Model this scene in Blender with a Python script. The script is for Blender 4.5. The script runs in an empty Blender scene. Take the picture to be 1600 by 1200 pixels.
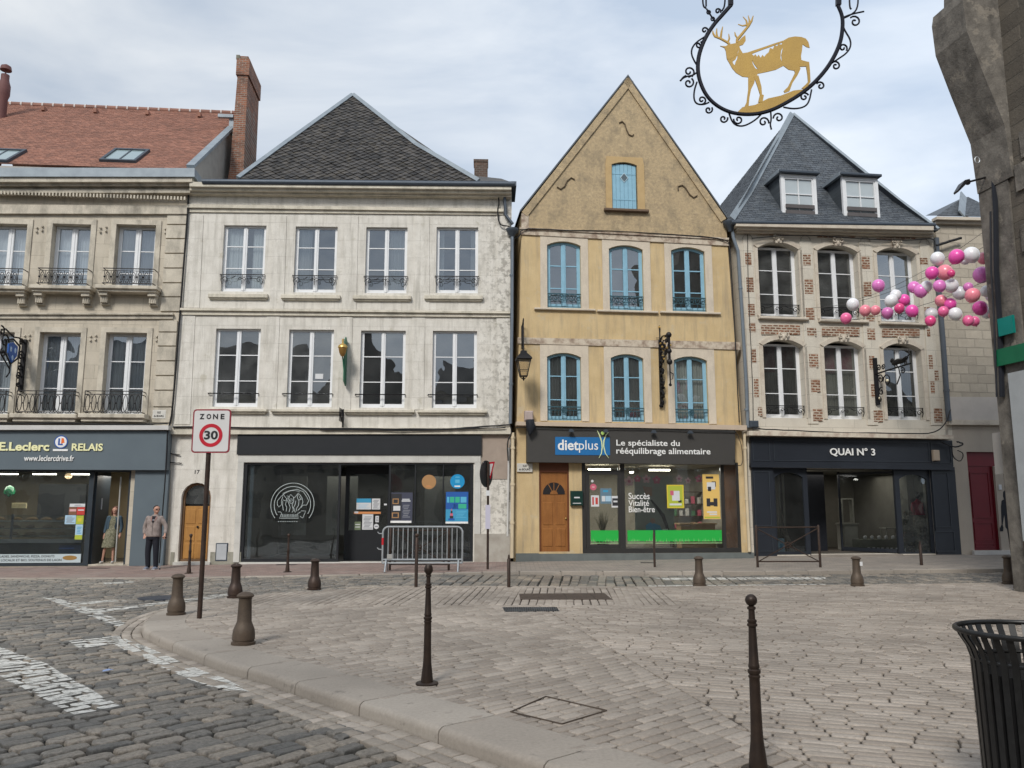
import bpy, math, random
import numpy as np
from mathutils import Vector, geometry
R = math.radians
random.seed(7); rng = np.random.default_rng(7)
scene = bpy.context.scene
# ---------------------------------------------------------------- camera
CAM_H, FPX, PITCH = 1.6, 1280.0, R(8.66)
CP, SP = math.cos(PITCH), math.sin(PITCH)
cd = bpy.data.cameras.new('camera'); cam = bpy.data.objects.new('camera', cd)
scene.collection.objects.link(cam); scene.camera = cam
cam.location = (0, 0, CAM_H); cam.rotation_euler = (R(90) + PITCH, 0, 0)
cd.sensor_width = 36; cd.lens = 36 * FPX / 1600; cd.clip_end = 2000; cd.clip_start = 0.05
# ---------------------------------------------------------------- world and sun
SUN_EL, SUN_AZ = R(40), R(200)      # azimuth clockwise from +Y: behind the camera, a little to the left
w = bpy.data.worlds.new('World'); scene.world = w; w.use_nodes = True
nt = w.node_tree; nt.nodes.clear()
def wn(t): return nt.nodes.new(t)
sky = wn('ShaderNodeTexSky'); sky.sky_type = 'NISHITA'; sky.sun_disc = False
sky.sun_elevation = SUN_EL; sky.sun_rotation = SUN_AZ; sky.altitude = 100; sky.air_density = 1.0; sky.dust_density = 1.5
tc = wn('ShaderNodeTexCoord'); mp = wn('ShaderNodeMapping'); mp.inputs['Scale'].default_value = (1.0, 1.0, 2.6)
mp.inputs['Rotation'].default_value = (0.25, 0.35, 0.4)
nt.links.new(tc.outputs['Generated'], mp.inputs['Vector'])
n1 = wn('ShaderNodeTexNoise'); n1.inputs['Scale'].default_value = 2.1; n1.inputs['Detail'].default_value = 6; n1.inputs['Roughness'].default_value = .52
n1.inputs['Distortion'].default_value = .5
nt.links.new(mp.outputs[0], n1.inputs['Vector'])
r1 = wn('ShaderNodeValToRGB'); r1.color_ramp.elements[0].position = .36; r1.color_ramp.elements[1].position = .66
r1.color_ramp.elements[0].color = (4.7, 5.6, 6.9, 1); r1.color_ramp.elements[1].color = (8.8, 9.2, 9.6, 1)
nt.links.new(n1.outputs['Fac'], r1.inputs['Fac'])
sp = wn('ShaderNodeSeparateXYZ'); nt.links.new(tc.outputs['Generated'], sp.inputs[0])
mr = wn('ShaderNodeMapRange'); mr.inputs['From Min'].default_value = -.5; mr.inputs['From Max'].default_value = .55
mr.inputs['To Min'].default_value = .80; mr.inputs['To Max'].default_value = 1.16      # the cloud is thinner, so brighter, to the east
nt.links.new(sp.outputs['X'], mr.inputs['Value'])
sc_ = wn('ShaderNodeVectorMath'); sc_.operation = 'SCALE'
nt.links.new(r1.outputs['Color'], sc_.inputs[0]); nt.links.new(mr.outputs[0], sc_.inputs['Scale'])
mx = wn('ShaderNodeMix'); mx.data_type = 'RGBA'; mx.inputs['Factor'].default_value = .93
nt.links.new(sky.outputs[0], mx.inputs['A']); nt.links.new(sc_.outputs[0], mx.inputs['B'])
bg = wn('ShaderNodeBackground'); bg.inputs['Strength'].default_value = .1
wo = wn('ShaderNodeOutputWorld'); nt.links.new(mx.outputs['Result'], bg.inputs['Color']); nt.links.new(bg.outputs[0], wo.inputs[0])
sd = bpy.data.lights.new('sun', 'SUN'); sd.energy = 2.4; sd.angle = R(14); sd.color = (1, .96, .9)
so = bpy.data.objects.new('sun', sd); scene.collection.objects.link(so)
sv = Vector((math.sin(SUN_AZ) * math.cos(SUN_EL), math.cos(SUN_AZ) * math.cos(SUN_EL), math.sin(SUN_EL)))
so.rotation_euler = sv.to_track_quat('Z', 'Y').to_euler()
vs = scene.view_settings; vs.view_transform = 'Standard'; vs.look = 'None'; vs.exposure = 0.22; vs.gamma = 1; vs.use_curve_mapping = False
scene.cycles.use_denoising = True; scene.cycles.max_bounces = 6; scene.cycles.transparent_max_bounces = 12
scene.cycles.sample_clamp_indirect = 4
# ---------------------------------------------------------------- picture <-> place
def ray(px, py):
    v = (600 - py) / FPX
    return Vector(((px - 800) / FPX, CP - v * SP, SP + v * CP))
def G(px, py, z=0.0):                       # a pixel on the level plane z
    d = ray(px, py); t = (z - CAM_H) / d.z
    return Vector((d.x * t, d.y * t, z))
def PY(px, py, Y):                          # a pixel at the distance Y
    d = ray(px, py); t = Y / d.y
    return Vector((d.x * t, Y, CAM_H + d.z * t))
# ---------------------------------------------------------------- materials
MATS = {}
def nodes_of(name):
    m = bpy.data.materials.new(name); m.use_nodes = True; t = m.node_tree; t.nodes.clear()
    return m, t
def mat(name, col, rough=.75, metal=0.0, col2=None, nscale=3.0, namt=.5, stain=None, sscale=(1.2, 1.2, .35), samt=.4, brick=None,
        bump=.15, bscale=40.0, island=0.0, emis=0.0, spec=.35, coat=0.0, wear=None, trans=0.0, patch=None, speck=False):
    """col/col2 mottled by noise; stain = colour run through a stretched noise; brick = (w, h, mortar, joint colour, offset, cellvar) on x,z"""
    if name in MATS: return MATS[name]
    m, t = nodes_of(name); N = t.nodes.new; L = t.links.new
    out = N('ShaderNodeOutputMaterial'); bs = N('ShaderNodeBsdfPrincipled'); L(bs.outputs[0], out.inputs[0])
    bs.inputs['Roughness'].default_value = rough; bs.inputs['Metallic'].default_value = metal
    bs.inputs['Specular IOR Level'].default_value = spec
    if coat: bs.inputs['Coat Weight'].default_value = coat; bs.inputs['Coat Roughness'].default_value = .15
    if trans: bs.inputs['Subsurface Weight'].default_value = trans; bs.inputs['Subsurface Radius'].default_value = (.1, .08, .08)
    co = N('ShaderNodeTexCoord'); P = co.outputs['Object']
    def noise(scale, vec=None, det=4, ro=.6):
        n = N('ShaderNodeTexNoise'); n.inputs['Scale'].default_value = scale; n.inputs['Detail'].default_value = det
        n.inputs['Roughness'].default_value = ro; L(vec or P, n.inputs['Vector']); return n.outputs['Fac']
    def ramp(fac, a, b):
        r = N('ShaderNodeMapRange'); r.inputs['From Min'].default_value = a; r.inputs['From Max'].default_value = b
        L(fac, r.inputs['Value']); return r.outputs[0]
    def mixc(fac, a, b):
        x = N('ShaderNodeMix'); x.data_type = 'RGBA'
        if isinstance(fac, (int, float)): x.inputs['Factor'].default_value = fac
        else: L(fac, x.inputs['Factor'])
        for s, k in ((a, 'A'), (b, 'B')):
            if isinstance(s, tuple): x.inputs[k].default_value = (*s, 1)
            else: L(s, x.inputs[k])
        return x.outputs['Result']
    def mul(a, b):
        x = N('ShaderNodeMath'); x.operation = 'MULTIPLY'
        for i, s in enumerate((a, b)):
            if isinstance(s, (int, float)): x.inputs[i].default_value = s
            else: L(s, x.inputs[i])
        return x.outputs[0]
    c = tuple(col)
    if namt:
        c2 = col2 or tuple(v * .72 for v in col)
        c = mixc(mul(ramp(noise(nscale), .38, .68), namt), c, tuple(c2))
    hb = None
    if brick:
        bw, bh, mo, jc, off, cv = brick
        s = N('ShaderNodeSeparateXYZ'); L(P, s.inputs[0]); cb = N('ShaderNodeCombineXYZ'); L(s.outputs['X'], cb.inputs['X'])
        if patch != 'flat': L(s.outputs['Z'], cb.inputs['Y'])
        else: L(s.outputs['Y'], cb.inputs['Y'])
        b = N('ShaderNodeTexBrick'); b.offset = off; b.inputs['Scale'].default_value = 1
        b.inputs['Brick Width'].default_value = bw; b.inputs['Row Height'].default_value = bh
        b.inputs['Mortar Size'].default_value = mo; b.inputs['Mortar Smooth'].default_value = .3
        b.inputs['Color1'].default_value = (0, 0, 0, 1); b.inputs['Color2'].default_value = (1, 1, 1, 1); b.inputs['Mortar'].default_value = (.5, .5, .5, 1)
        wv = N('ShaderNodeVectorMath'); wv.operation = 'ADD'; nn = N('ShaderNodeTexNoise'); nn.inputs['Scale'].default_value = 2.5
        L(P, nn.inputs['Vector']); ws = N('ShaderNodeVectorMath'); ws.operation = 'SCALE'; ws.inputs['Scale'].default_value = mo * 1.5
        L(nn.outputs['Color'], ws.inputs[0]); L(cb.outputs[0], wv.inputs[0]); L(ws.outputs[0], wv.inputs[1]); L(wv.outputs[0], b.inputs['Vector'])
        cell = mixc(mul(b.outputs['Color'], cv), c, tuple(v * .5 for v in (col2 or col)))
        jf = mul(b.outputs['Fac'], ramp(noise(3.1), .25, .55))
        c = mixc(jf, cell, tuple(jc)); hb = b.outputs['Fac']
    if island:
        g = N('ShaderNodeNewGeometry'); rr = N('ShaderNodeValToRGB'); L(g.outputs['Random Per Island'], rr.inputs[0])
        lo, hi = 1 - island, 1 + island
        rr.color_ramp.elements[0].color = (lo, lo, lo, 1); rr.color_ramp.elements[1].color = (hi, hi * .98, hi * .94, 1)
        k = N('ShaderNodeMix'); k.data_type = 'RGBA'; k.blend_type = 'MULTIPLY'; k.inputs['Factor'].default_value = 1
        if isinstance(c, tuple): k.inputs['A'].default_value = (*c, 1)
        else: L(c, k.inputs['A'])
        L(rr.outputs[0], k.inputs['B']); c = k.outputs['Result']
    if stain or speck:
        sf_ = ramp(noise(scale=55, det=3), .25, .75); kk = N('ShaderNodeMapRange'); kk.inputs['To Min'].default_value = 1 - .17; kk.inputs['To Max'].default_value = 1.15; L(sf_, kk.inputs['Value'])
        vv = N('ShaderNodeVectorMath'); vv.operation = 'SCALE'; L(kk.outputs[0], vv.inputs['Scale'])
        if isinstance(c, tuple): vv.inputs[0].default_value = c
        else: L(c, vv.inputs[0])
        c = vv.outputs[0]
    if stain:
        v = N('ShaderNodeVectorMath'); v.operation = 'MULTIPLY'; v.inputs[1].default_value = sscale; L(P, v.inputs[0])
        f = mul(ramp(noise(1.6, v.outputs[0], 6, .65), .48, .70), samt)
        c = mixc(f, c, tuple(stain))
    if wear:                                # flaked patches: (colour, amount, scale, threshold)
        f = mul(ramp(noise(wear[2], None, 8, .7), wear[3], wear[3] + .05), wear[1]); c = mixc(f, c, tuple(wear[0]))
    if patch and patch != 'flat':           # wear that sits in one stretch of the wall: (x0, x1, colour, threshold)
        s = N('ShaderNodeSeparateXYZ'); L(P, s.inputs[0]); a = ramp(s.outputs['X'], patch[0], patch[1])
        f = mul(ramp(noise(5.5, None, 8, .72), patch[3], patch[3] + .06), a); c = mixc(f, c, tuple(patch[2]))
    if isinstance(c, tuple): bs.inputs['Base Color'].default_value = (*c, 1)
    else: L(c, bs.inputs['Base Color'])
    if bump:
        bu = N('ShaderNodeBump'); bu.inputs['Strength'].default_value = bump; bu.inputs['Distance'].default_value = .02
        h = noise(bscale, None, 5, .7)
        if hb is not None:
            a = N('ShaderNodeMath'); a.operation = 'MULTIPLY_ADD'; L(hb, a.inputs[0]); a.inputs[1].default_value = -1.2; L(h, a.inputs[2]); h = a.outputs[0]
        L(h, bu.inputs['Height']); L(bu.outputs[0], bs.inputs['Normal'])
    if emis:
        bs.inputs['Emission Color'].default_value = (*col, 1); bs.inputs['Emission Strength'].default_value = emis
    MATS[name] = m; return m
def glass(name, tint, fac, rough=.0, dust_haze=.09):
    if name in MATS: return MATS[name]
    m, t = nodes_of(name); N = t.nodes.new; L = t.links.new
    out = N('ShaderNodeOutputMaterial'); mi = N('ShaderNodeMixShader'); L(mi.outputs[0], out.inputs[0])
    tr = N('ShaderNodeBsdfTransparent'); tr.inputs[0].default_value = (*tint, 1)
    gl = N('ShaderNodeBsdfGlossy'); gl.inputs['Roughness'].default_value = rough; gl.inputs['Color'].default_value = (.86, .93, 1.0, 1)
    fr = N('ShaderNodeFresnel'); fr.inputs['IOR'].default_value = 1.5
    ad = N('ShaderNodeMath'); ad.operation = 'ADD'; ad.inputs[1].default_value = fac; ad.use_clamp = True
    # old panes are never quite flat
    no = N('ShaderNodeTexNoise'); no.inputs['Scale'].default_value = 1.3; no.inputs['Detail'].default_value = 1; co = N('ShaderNodeTexCoord')
    L(co.outputs['Object'], no.inputs['Vector']); bu = N('ShaderNodeBump'); bu.inputs['Strength'].default_value = .2; bu.inputs['Distance'].default_value = .04
    L(no.outputs['Fac'], bu.inputs['Height']); L(bu.outputs[0], gl.inputs['Normal'])
    df = N('ShaderNodeBsdfDiffuse'); df.inputs[0].default_value = (.34, .35, .34, 1); m2 = N('ShaderNodeMixShader'); dn = N('ShaderNodeTexNoise'); dn.inputs['Scale'].default_value = 2.3; dn.inputs['Detail'].default_value = 5   # a dusty haze mixed in to lift near-black panes towards grey
    dm = N('ShaderNodeMapRange'); dm.inputs['From Min'].default_value = .3; dm.inputs['From Max'].default_value = .75; dm.inputs['To Min'].default_value = dust_haze * .5; dm.inputs['To Max'].default_value = dust_haze * 1.6
    L(co.outputs['Object'], dn.inputs['Vector']); L(dn.outputs['Fac'], dm.inputs['Value']); L(dm.outputs[0], m2.inputs[0]); L(tr.outputs[0], m2.inputs[1]); L(df.outputs[0], m2.inputs[2])
    L(fr.outputs[0], ad.inputs[0]); L(ad.outputs[0], mi.inputs[0]); L(m2.outputs[0], mi.inputs[1]); L(gl.outputs[0], mi.inputs[2])
    MATS[name] = m; return m
# ---------------------------------------------------------------- mesh building
def tess(loops):
    ar = lambda p: abs(sum(p[i][0] * p[(i + 1) % len(p)][1] - p[(i + 1) % len(p)][0] * p[i][1] for i in range(len(p)))) / 2
    want = ar(loops[0]) - sum(ar(l) for l in loops[1:]); flat = [p for l in loops for p in l]; best = None
    for sx, sy, an in ((1000, 1000, 0), (1, 1, 0), (1000, -1000, 0), (-100, 100, .3), (700, 700, 1.1), (333, -333, 2.0)):
        c, s = math.cos(an), math.sin(an); t = geometry.tessellate_polygon([[Vector(((p[0] * c - p[1] * s) * sx, (p[0] * s + p[1] * c) * sy, 0)) for p in l] for l in loops])
        e = abs(sum(ar([flat[i] for i in f]) for f in t) - want)
        if best is None or e < best[0]: best = (e, t)
        if e < want * 1e-3: break
    return best[1]
class MB:
    def __init__(s): s.v = []; s.f = []; s.mi = []; s.smooth = False; s.cur = 0
    def add(s, vs, fs):
        b = len(s.v); s.v.extend([tuple(p) for p in vs])
        for f in fs: s.f.append(tuple(i + b for i in f)); s.mi.append(s.cur)
    def box(s, x0, x1, y0, y1, z0, z1, c=0.0):
        if x1 < x0: x0, x1 = x1, x0
        if y1 < y0: y0, y1 = y1, y0
        if z1 < z0: z0, z1 = z1, z0
        if c:   # front edges chamfered
            o = [(x0, z0), (x1, z0), (x1, z1), (x0, z1)]; i = [(x0 + c, z0 + c), (x1 - c, z0 + c), (x1 - c, z1 - c), (x0 + c, z1 - c)]
            vs = [(a, y1, b) for a, b in o] + [(a, y0 + c, b) for a, b in o] + [(a, y0, b) for a, b in i]
            fs = [(3, 2, 1, 0), (8, 9, 10, 11)]
            for k in range(4):
                n = (k + 1) % 4; fs += [(k, n, 4 + n, 4 + k), (4 + k, 4 + n, 8 + n, 8 + k)]
            s.add(vs, fs); return s
        vs = [(x, y, z) for z in (z0, z1) for y in (y0, y1) for x in (x0, x1)]
        s.add(vs, [(0, 2, 3, 1), (4, 5, 7, 6), (0, 1, 5, 4), (2, 6, 7, 3), (0, 4, 6, 2), (1, 3, 7, 5)]); return s
    def prism(s, pts, y0, y1, cap=True):            # outline in (x, z), from y0 (front) to y1
        n = len(pts)
        vs = [(a, y0, b) for a, b in pts] + [(a, y1, b) for a, b in pts]
        fs = [(k, (k + 1) % n, n + (k + 1) % n, n + k) for k in range(n)]
        if cap:
            tr = tess([pts])
            fs += [tuple(t) for t in tr] + [tuple(i + n for i in reversed(t)) for t in tr]
        s.add(vs, fs); return s
    def ring(s, outer, inner, y0, y1):
        n = len(outer)
        vs = [(a, y0, b) for a, b in outer] + [(a, y0, b) for a, b in inner] + [(a, y1, b) for a, b in outer] + [(a, y1, b) for a, b in inner]
        fs = []
        for k in range(n):
            m = (k + 1) % n
            fs += [(k, m, n + m, n + k), (2 * n + k, 3 * n + k, 3 * n + m, 2 * n + m), (k, 2 * n + k, 2 * n + m, m), (n + k, n + m, 3 * n + m, 3 * n + k)]
        s.add(vs, fs); return s
    def tube(s, pts, r, n=6, closed=False, flat=1.0):
        pts = [Vector(p) for p in pts]; m = len(pts); rr = r if isinstance(r, (list, tuple)) else [r] * m
        up = None; vs = []
        for i, p in enumerate(pts):
            a = pts[(i - 1) % m] if (closed or i > 0) else p; b = pts[(i + 1) % m] if (closed or i < m - 1) else p
            d = (b - a)
            if d.length < 1e-9: d = Vector((0, 0, 1))
            d.normalize()
            if up is None: up = d.orthogonal().normalized() if abs(d.y) > .9 else (Vector((0, 1, 0)) - d * d.y).normalized()
            else:
                up = up - d * up.dot(d)
                up = up.normalized() if up.length > 1e-6 else d.orthogonal().normalized()
            q = d.cross(up)
            for k in range(n):
                t = 2 * math.pi * k / n + math.pi / n
                vs.append(p + up * (math.cos(t) * rr[i] * flat) + q * (math.sin(t) * rr[i]))
        fs = []
        for i in range(m if closed else m - 1):
            j = (i + 1) % m
            for k in range(n):
                l = (k + 1) % n; fs.append((i * n + k, i * n + l, j * n + l, j * n + k))
        if not closed: fs += [tuple(range(n))[::-1], tuple(range((m - 1) * n, m * n))]
        s.add(vs, fs); return s
    def lathe(s, prof, cx=0, cy=0, cz=0, n=20):     # (radius, z) upward
        vs = []; m = len(prof)
        for r, z in prof:
            for k in range(n):
                t = 2 * math.pi * k / n; vs.append((cx + r * math.cos(t), cy + r * math.sin(t), cz + z))
        fs = [(i * n + k, i * n + (k + 1) % n, (i + 1) * n + (k + 1) % n, (i + 1) * n + k) for i in range(m - 1) for k in range(n)]
        fs += [tuple(range(n))[::-1], tuple(range((m - 1) * n, m * n))]
        s.add(vs, fs); return s
    def ball(s, c, r, n=10, m=7):
        rx, ry, rz = r if isinstance(r, (tuple, list)) else (r, r, r); vs = [(c[0], c[1], c[2] - rz)]; fs = []
        for i in range(1, m):
            a = math.pi * i / m
            for k in range(n):
                t = 2 * math.pi * k / n; vs.append((c[0] + rx * math.sin(a) * math.cos(t), c[1] + ry * math.sin(a) * math.sin(t), c[2] - rz * math.cos(a)))
        vs.append((c[0], c[1], c[2] + rz)); e = len(vs) - 1
        for k in range(n):
            l = (k + 1) % n; fs.append((0, 1 + l, 1 + k)); fs.append((e, 1 + (m - 2) * n + k, 1 + (m - 2) * n + l))
            for i in range(m - 2): fs.append((1 + i * n + k, 1 + i * n + l, 1 + (i + 1) * n + l, 1 + (i + 1) * n + k))
        s.add(vs, fs); return s
    def disc(s, cx, cz, r, y0, y1, n=24, rz=None):
        s.prism([(cx + r * math.cos(2 * math.pi * k / n), cz + (rz or r) * math.sin(2 * math.pi * k / n)) for k in range(n)], y0, y1); return s
    def bar(s, a, b, w, h=None):                    # square bar between two points
        h = h or w; a, b = Vector(a), Vector(b); d = (b - a).normalized()
        u = Vector((0, 1, 0)) if abs(d.y) < .9 else Vector((1, 0, 0)); p = d.cross(u).normalized() * w / 2; q = d.cross(p).normalized() * h / 2
        vs = [e + i * p + j * q for e in (a, b) for i, j in ((-1, -1), (1, -1), (1, 1), (-1, 1))]
        s.add(vs, [(0, 1, 2, 3), (7, 6, 5, 4), (0, 4, 5, 1), (1, 5, 6, 2), (2, 6, 7, 3), (3, 7, 4, 0)]); return s
    def build(s, name, m=None, parent=None, smooth=None, loc=None, normals=True):
        me = bpy.data.meshes.new(name); me.from_pydata(s.v, [], s.f)
        if m is not None:
            for x in (m if isinstance(m, (list, tuple)) else [m]): me.materials.append(x)
        if len(me.materials) > 1: me.polygons.foreach_set('material_index', s.mi)
        if normals:
            import bmesh
            bm = bmesh.new(); bm.from_mesh(me); bmesh.ops.recalc_face_normals(bm, faces=bm.faces); bm.to_mesh(me); bm.free()
        if smooth is None: smooth = s.smooth
        if smooth:
            me.polygons.foreach_set('use_smooth', [True] * len(me.polygons))
            me.set_sharp_from_angle(angle=R(45))
        me.update()
        o = bpy.data.objects.new(name, me); scene.collection.objects.link(o)
        if loc is not None: o.location = loc
        if parent is not None: o.parent = parent
        return o
def tag(o, label, cat, group=None, kind=None):
    if label: o['label'] = label
    if cat: o['category'] = cat
    if group: o['group'] = group
    if kind: o['kind'] = kind
    return o
def struct(o): o['kind'] = 'structure'; return o
def thing(name, label, cat, loc=(0, 0, 0), rot=0.0, group=None):
    o = bpy.data.objects.new(name, None); scene.collection.objects.link(o); o.empty_display_size = .2
    o.location = loc; o.rotation_euler = (0, 0, rot); return tag(o, label, cat, group)
def copy_thing(o, parent=None):
    c = o.copy(); scene.collection.objects.link(c)
    if parent is not None: c.parent = parent
    for ch in list(o.children): copy_thing(ch, c)
    return c
def arch(u0, u1, z0, z1, rise, n=8, k=1.0):          # opening outline, counter clockwise from the lower left
    if rise <= 0: return [(u0, z0), (u1, z0)] + [(u1 + (u0 - u1) * i / n, z1) for i in range(n + 1)]
    c = (u0 + u1) / 2; h = (u1 - u0) / 2; r = (h * h + rise * rise) / (2 * rise); cz = z1 - r
    a = math.asin(min(1, h / r))
    if rise > h: a = math.pi - a
    return [(u0, z0), (u1, z0)] + [(c + r * math.sin(a - 2 * a * i / n), cz + r * math.cos(a - 2 * a * i / n)) for i in range(n + 1)]
def inset(u0, u1, z0, z1, rise, d, n=8):
    return arch(u0 + d, u1 - d, z0 + d, z1 - d, max(0, rise * (1 - 2 * d / (u1 - u0))) if rise else 0, n)
def text(name, s, u0, u1, z0, z1, y, m, parent, bold=0.0, depth=.01, shear=0.0, loc_fn=None):
    cu = bpy.data.curves.new('t', 'FONT'); cu.body = s; cu.size = 1; cu.offset = bold; cu.extrude = .02; cu.shear = shear; cu.resolution_u = 3
    ob = bpy.data.objects.new('t', cu); scene.collection.objects.link(ob)
    bpy.context.view_layer.update(); dg = bpy.context.evaluated_depsgraph_get()
    me = bpy.data.meshes.new_from_object(ob.evaluated_get(dg)); bpy.data.objects.remove(ob)
    co = np.array([v.co[:] for v in me.vertices]); mn = co.min(0); mxx = co.max(0)
    vs = [(u0 + (c[0] - mn[0]) / (mxx[0] - mn[0]) * (u1 - u0), y - (c[2] - mn[2]) / (mxx[2] - mn[2]) * depth, z0 + (c[1] - mn[1]) / (mxx[1] - mn[1]) * (z1 - z0)) for c in co]
    me2 = bpy.data.meshes.new(name); me2.from_pydata(vs, [], [tuple(p.vertices) for p in me.polygons]); me2.materials.append(m); bpy.data.meshes.remove(me)
    o = bpy.data.objects.new(name, me2); scene.collection.objects.link(o)
    if parent is not None: o.parent = parent
    return o
# clipping of a small polygon by a convex region (counter clockwise points)
def clip(poly, region):
    out = poly
    for i in range(len(region)):
        ax, ay = region[i]; bx, by = region[(i + 1) % len(region)]; inp = out; out = []
        if not inp: return []
        def sd_(p): return (bx - ax) * (p[1] - ay) - (by - ay) * (p[0] - ax)
        for k in range(len(inp)):
            p, q = inp[k], inp[(k + 1) % len(inp)]; a, b = sd_(p), sd_(q)
            if a >= 0: out.append(p)
            if (a >= 0) != (b >= 0):
                t = a / (a - b); out.append((p[0] + t * (q[0] - p[0]), p[1] + t * (q[1] - p[1])))
    return out
def area(p): return .5 * sum(p[i][0] * p[(i + 1) % len(p)][1] - p[(i + 1) % len(p)][0] * p[i][1] for i in range(len(p)))
def inside(p, poly):
    c = False; n = len(poly)
    for i in range(n):
        a, b = poly[i], poly[i - 1]
        if (a[1] > p[1]) != (b[1] > p[1]) and p[0] < (b[0] - a[0]) * (p[1] - a[1]) / (b[1] - a[1]) + a[0]: c = not c
    return c
# ---------------------------------------------------------------- colours
IRON = mat('black_iron', (.012, .011, .012), .55, .3, namt=.3, bump=.1)
BROWN = mat('brown_cast_iron', (.055, .036, .028), .5, .35, col2=(.028, .019, .016), nscale=7, namt=.8, bump=.12, bscale=60, stain=(.09, .05, .03), samt=.35, sscale=(3, 3, 2))
BROWNL = mat('weathered_cast_iron', (.10, .075, .055), .6, .25, col2=(.06, .045, .035), nscale=6, namt=.8, bump=.12, bscale=60, stain=(.12, .08, .05), samt=.4, sscale=(3, 3, 2))
WHITEF = mat('white_painted_wood', (.73, .74, .75), .45, namt=.25, bump=.03)
BLUEF = mat('light_blue_painted_wood', (.25, .45, .57), .5, namt=.5, col2=(.19, .36, .46), nscale=5, bump=.06)
ZINC = mat('zinc_sheet', (.27, .31, .34), .55, .25, col2=(.19, .22, .25), nscale=2.5, namt=.7, bump=.05)
LEAD = mat('dark_gutter_metal', (.07, .085, .105), .5, .4, namt=.5, bump=.05)
ROOMW = mat('room_plaster', (.36, .34, .31), .9, namt=.3, bump=0)
CURT = mat('net_curtain', (.80, .82, .84), .9, namt=.2, bump=0)
PANE = glass('window_glass', (.60, .64, .66), .17)
PANED = glass('dark_window_glass', (.55, .57, .57), .13, dust_haze=.16)
SHOPG = glass('shop_glass', (.85, .88, .88), .02, dust_haze=.035)
BLACKM = mat('black_board', (.012, .014, .017), .5, namt=.4, col2=(.02, .022, .026), bump=.05)
WHITE = mat('white_lettering', (.78, .78, .76), .5, namt=0, bump=0)
PAPER = mat('white_paper', (.62, .63, .64), .8, namt=.15, bump=0)
INK = mat('black_ink', (.02, .02, .022), .7, namt=0, bump=0)
LAMPW = mat('lit_tube', (1, .93, .78), .5, namt=0, bump=0, emis=9)
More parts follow.
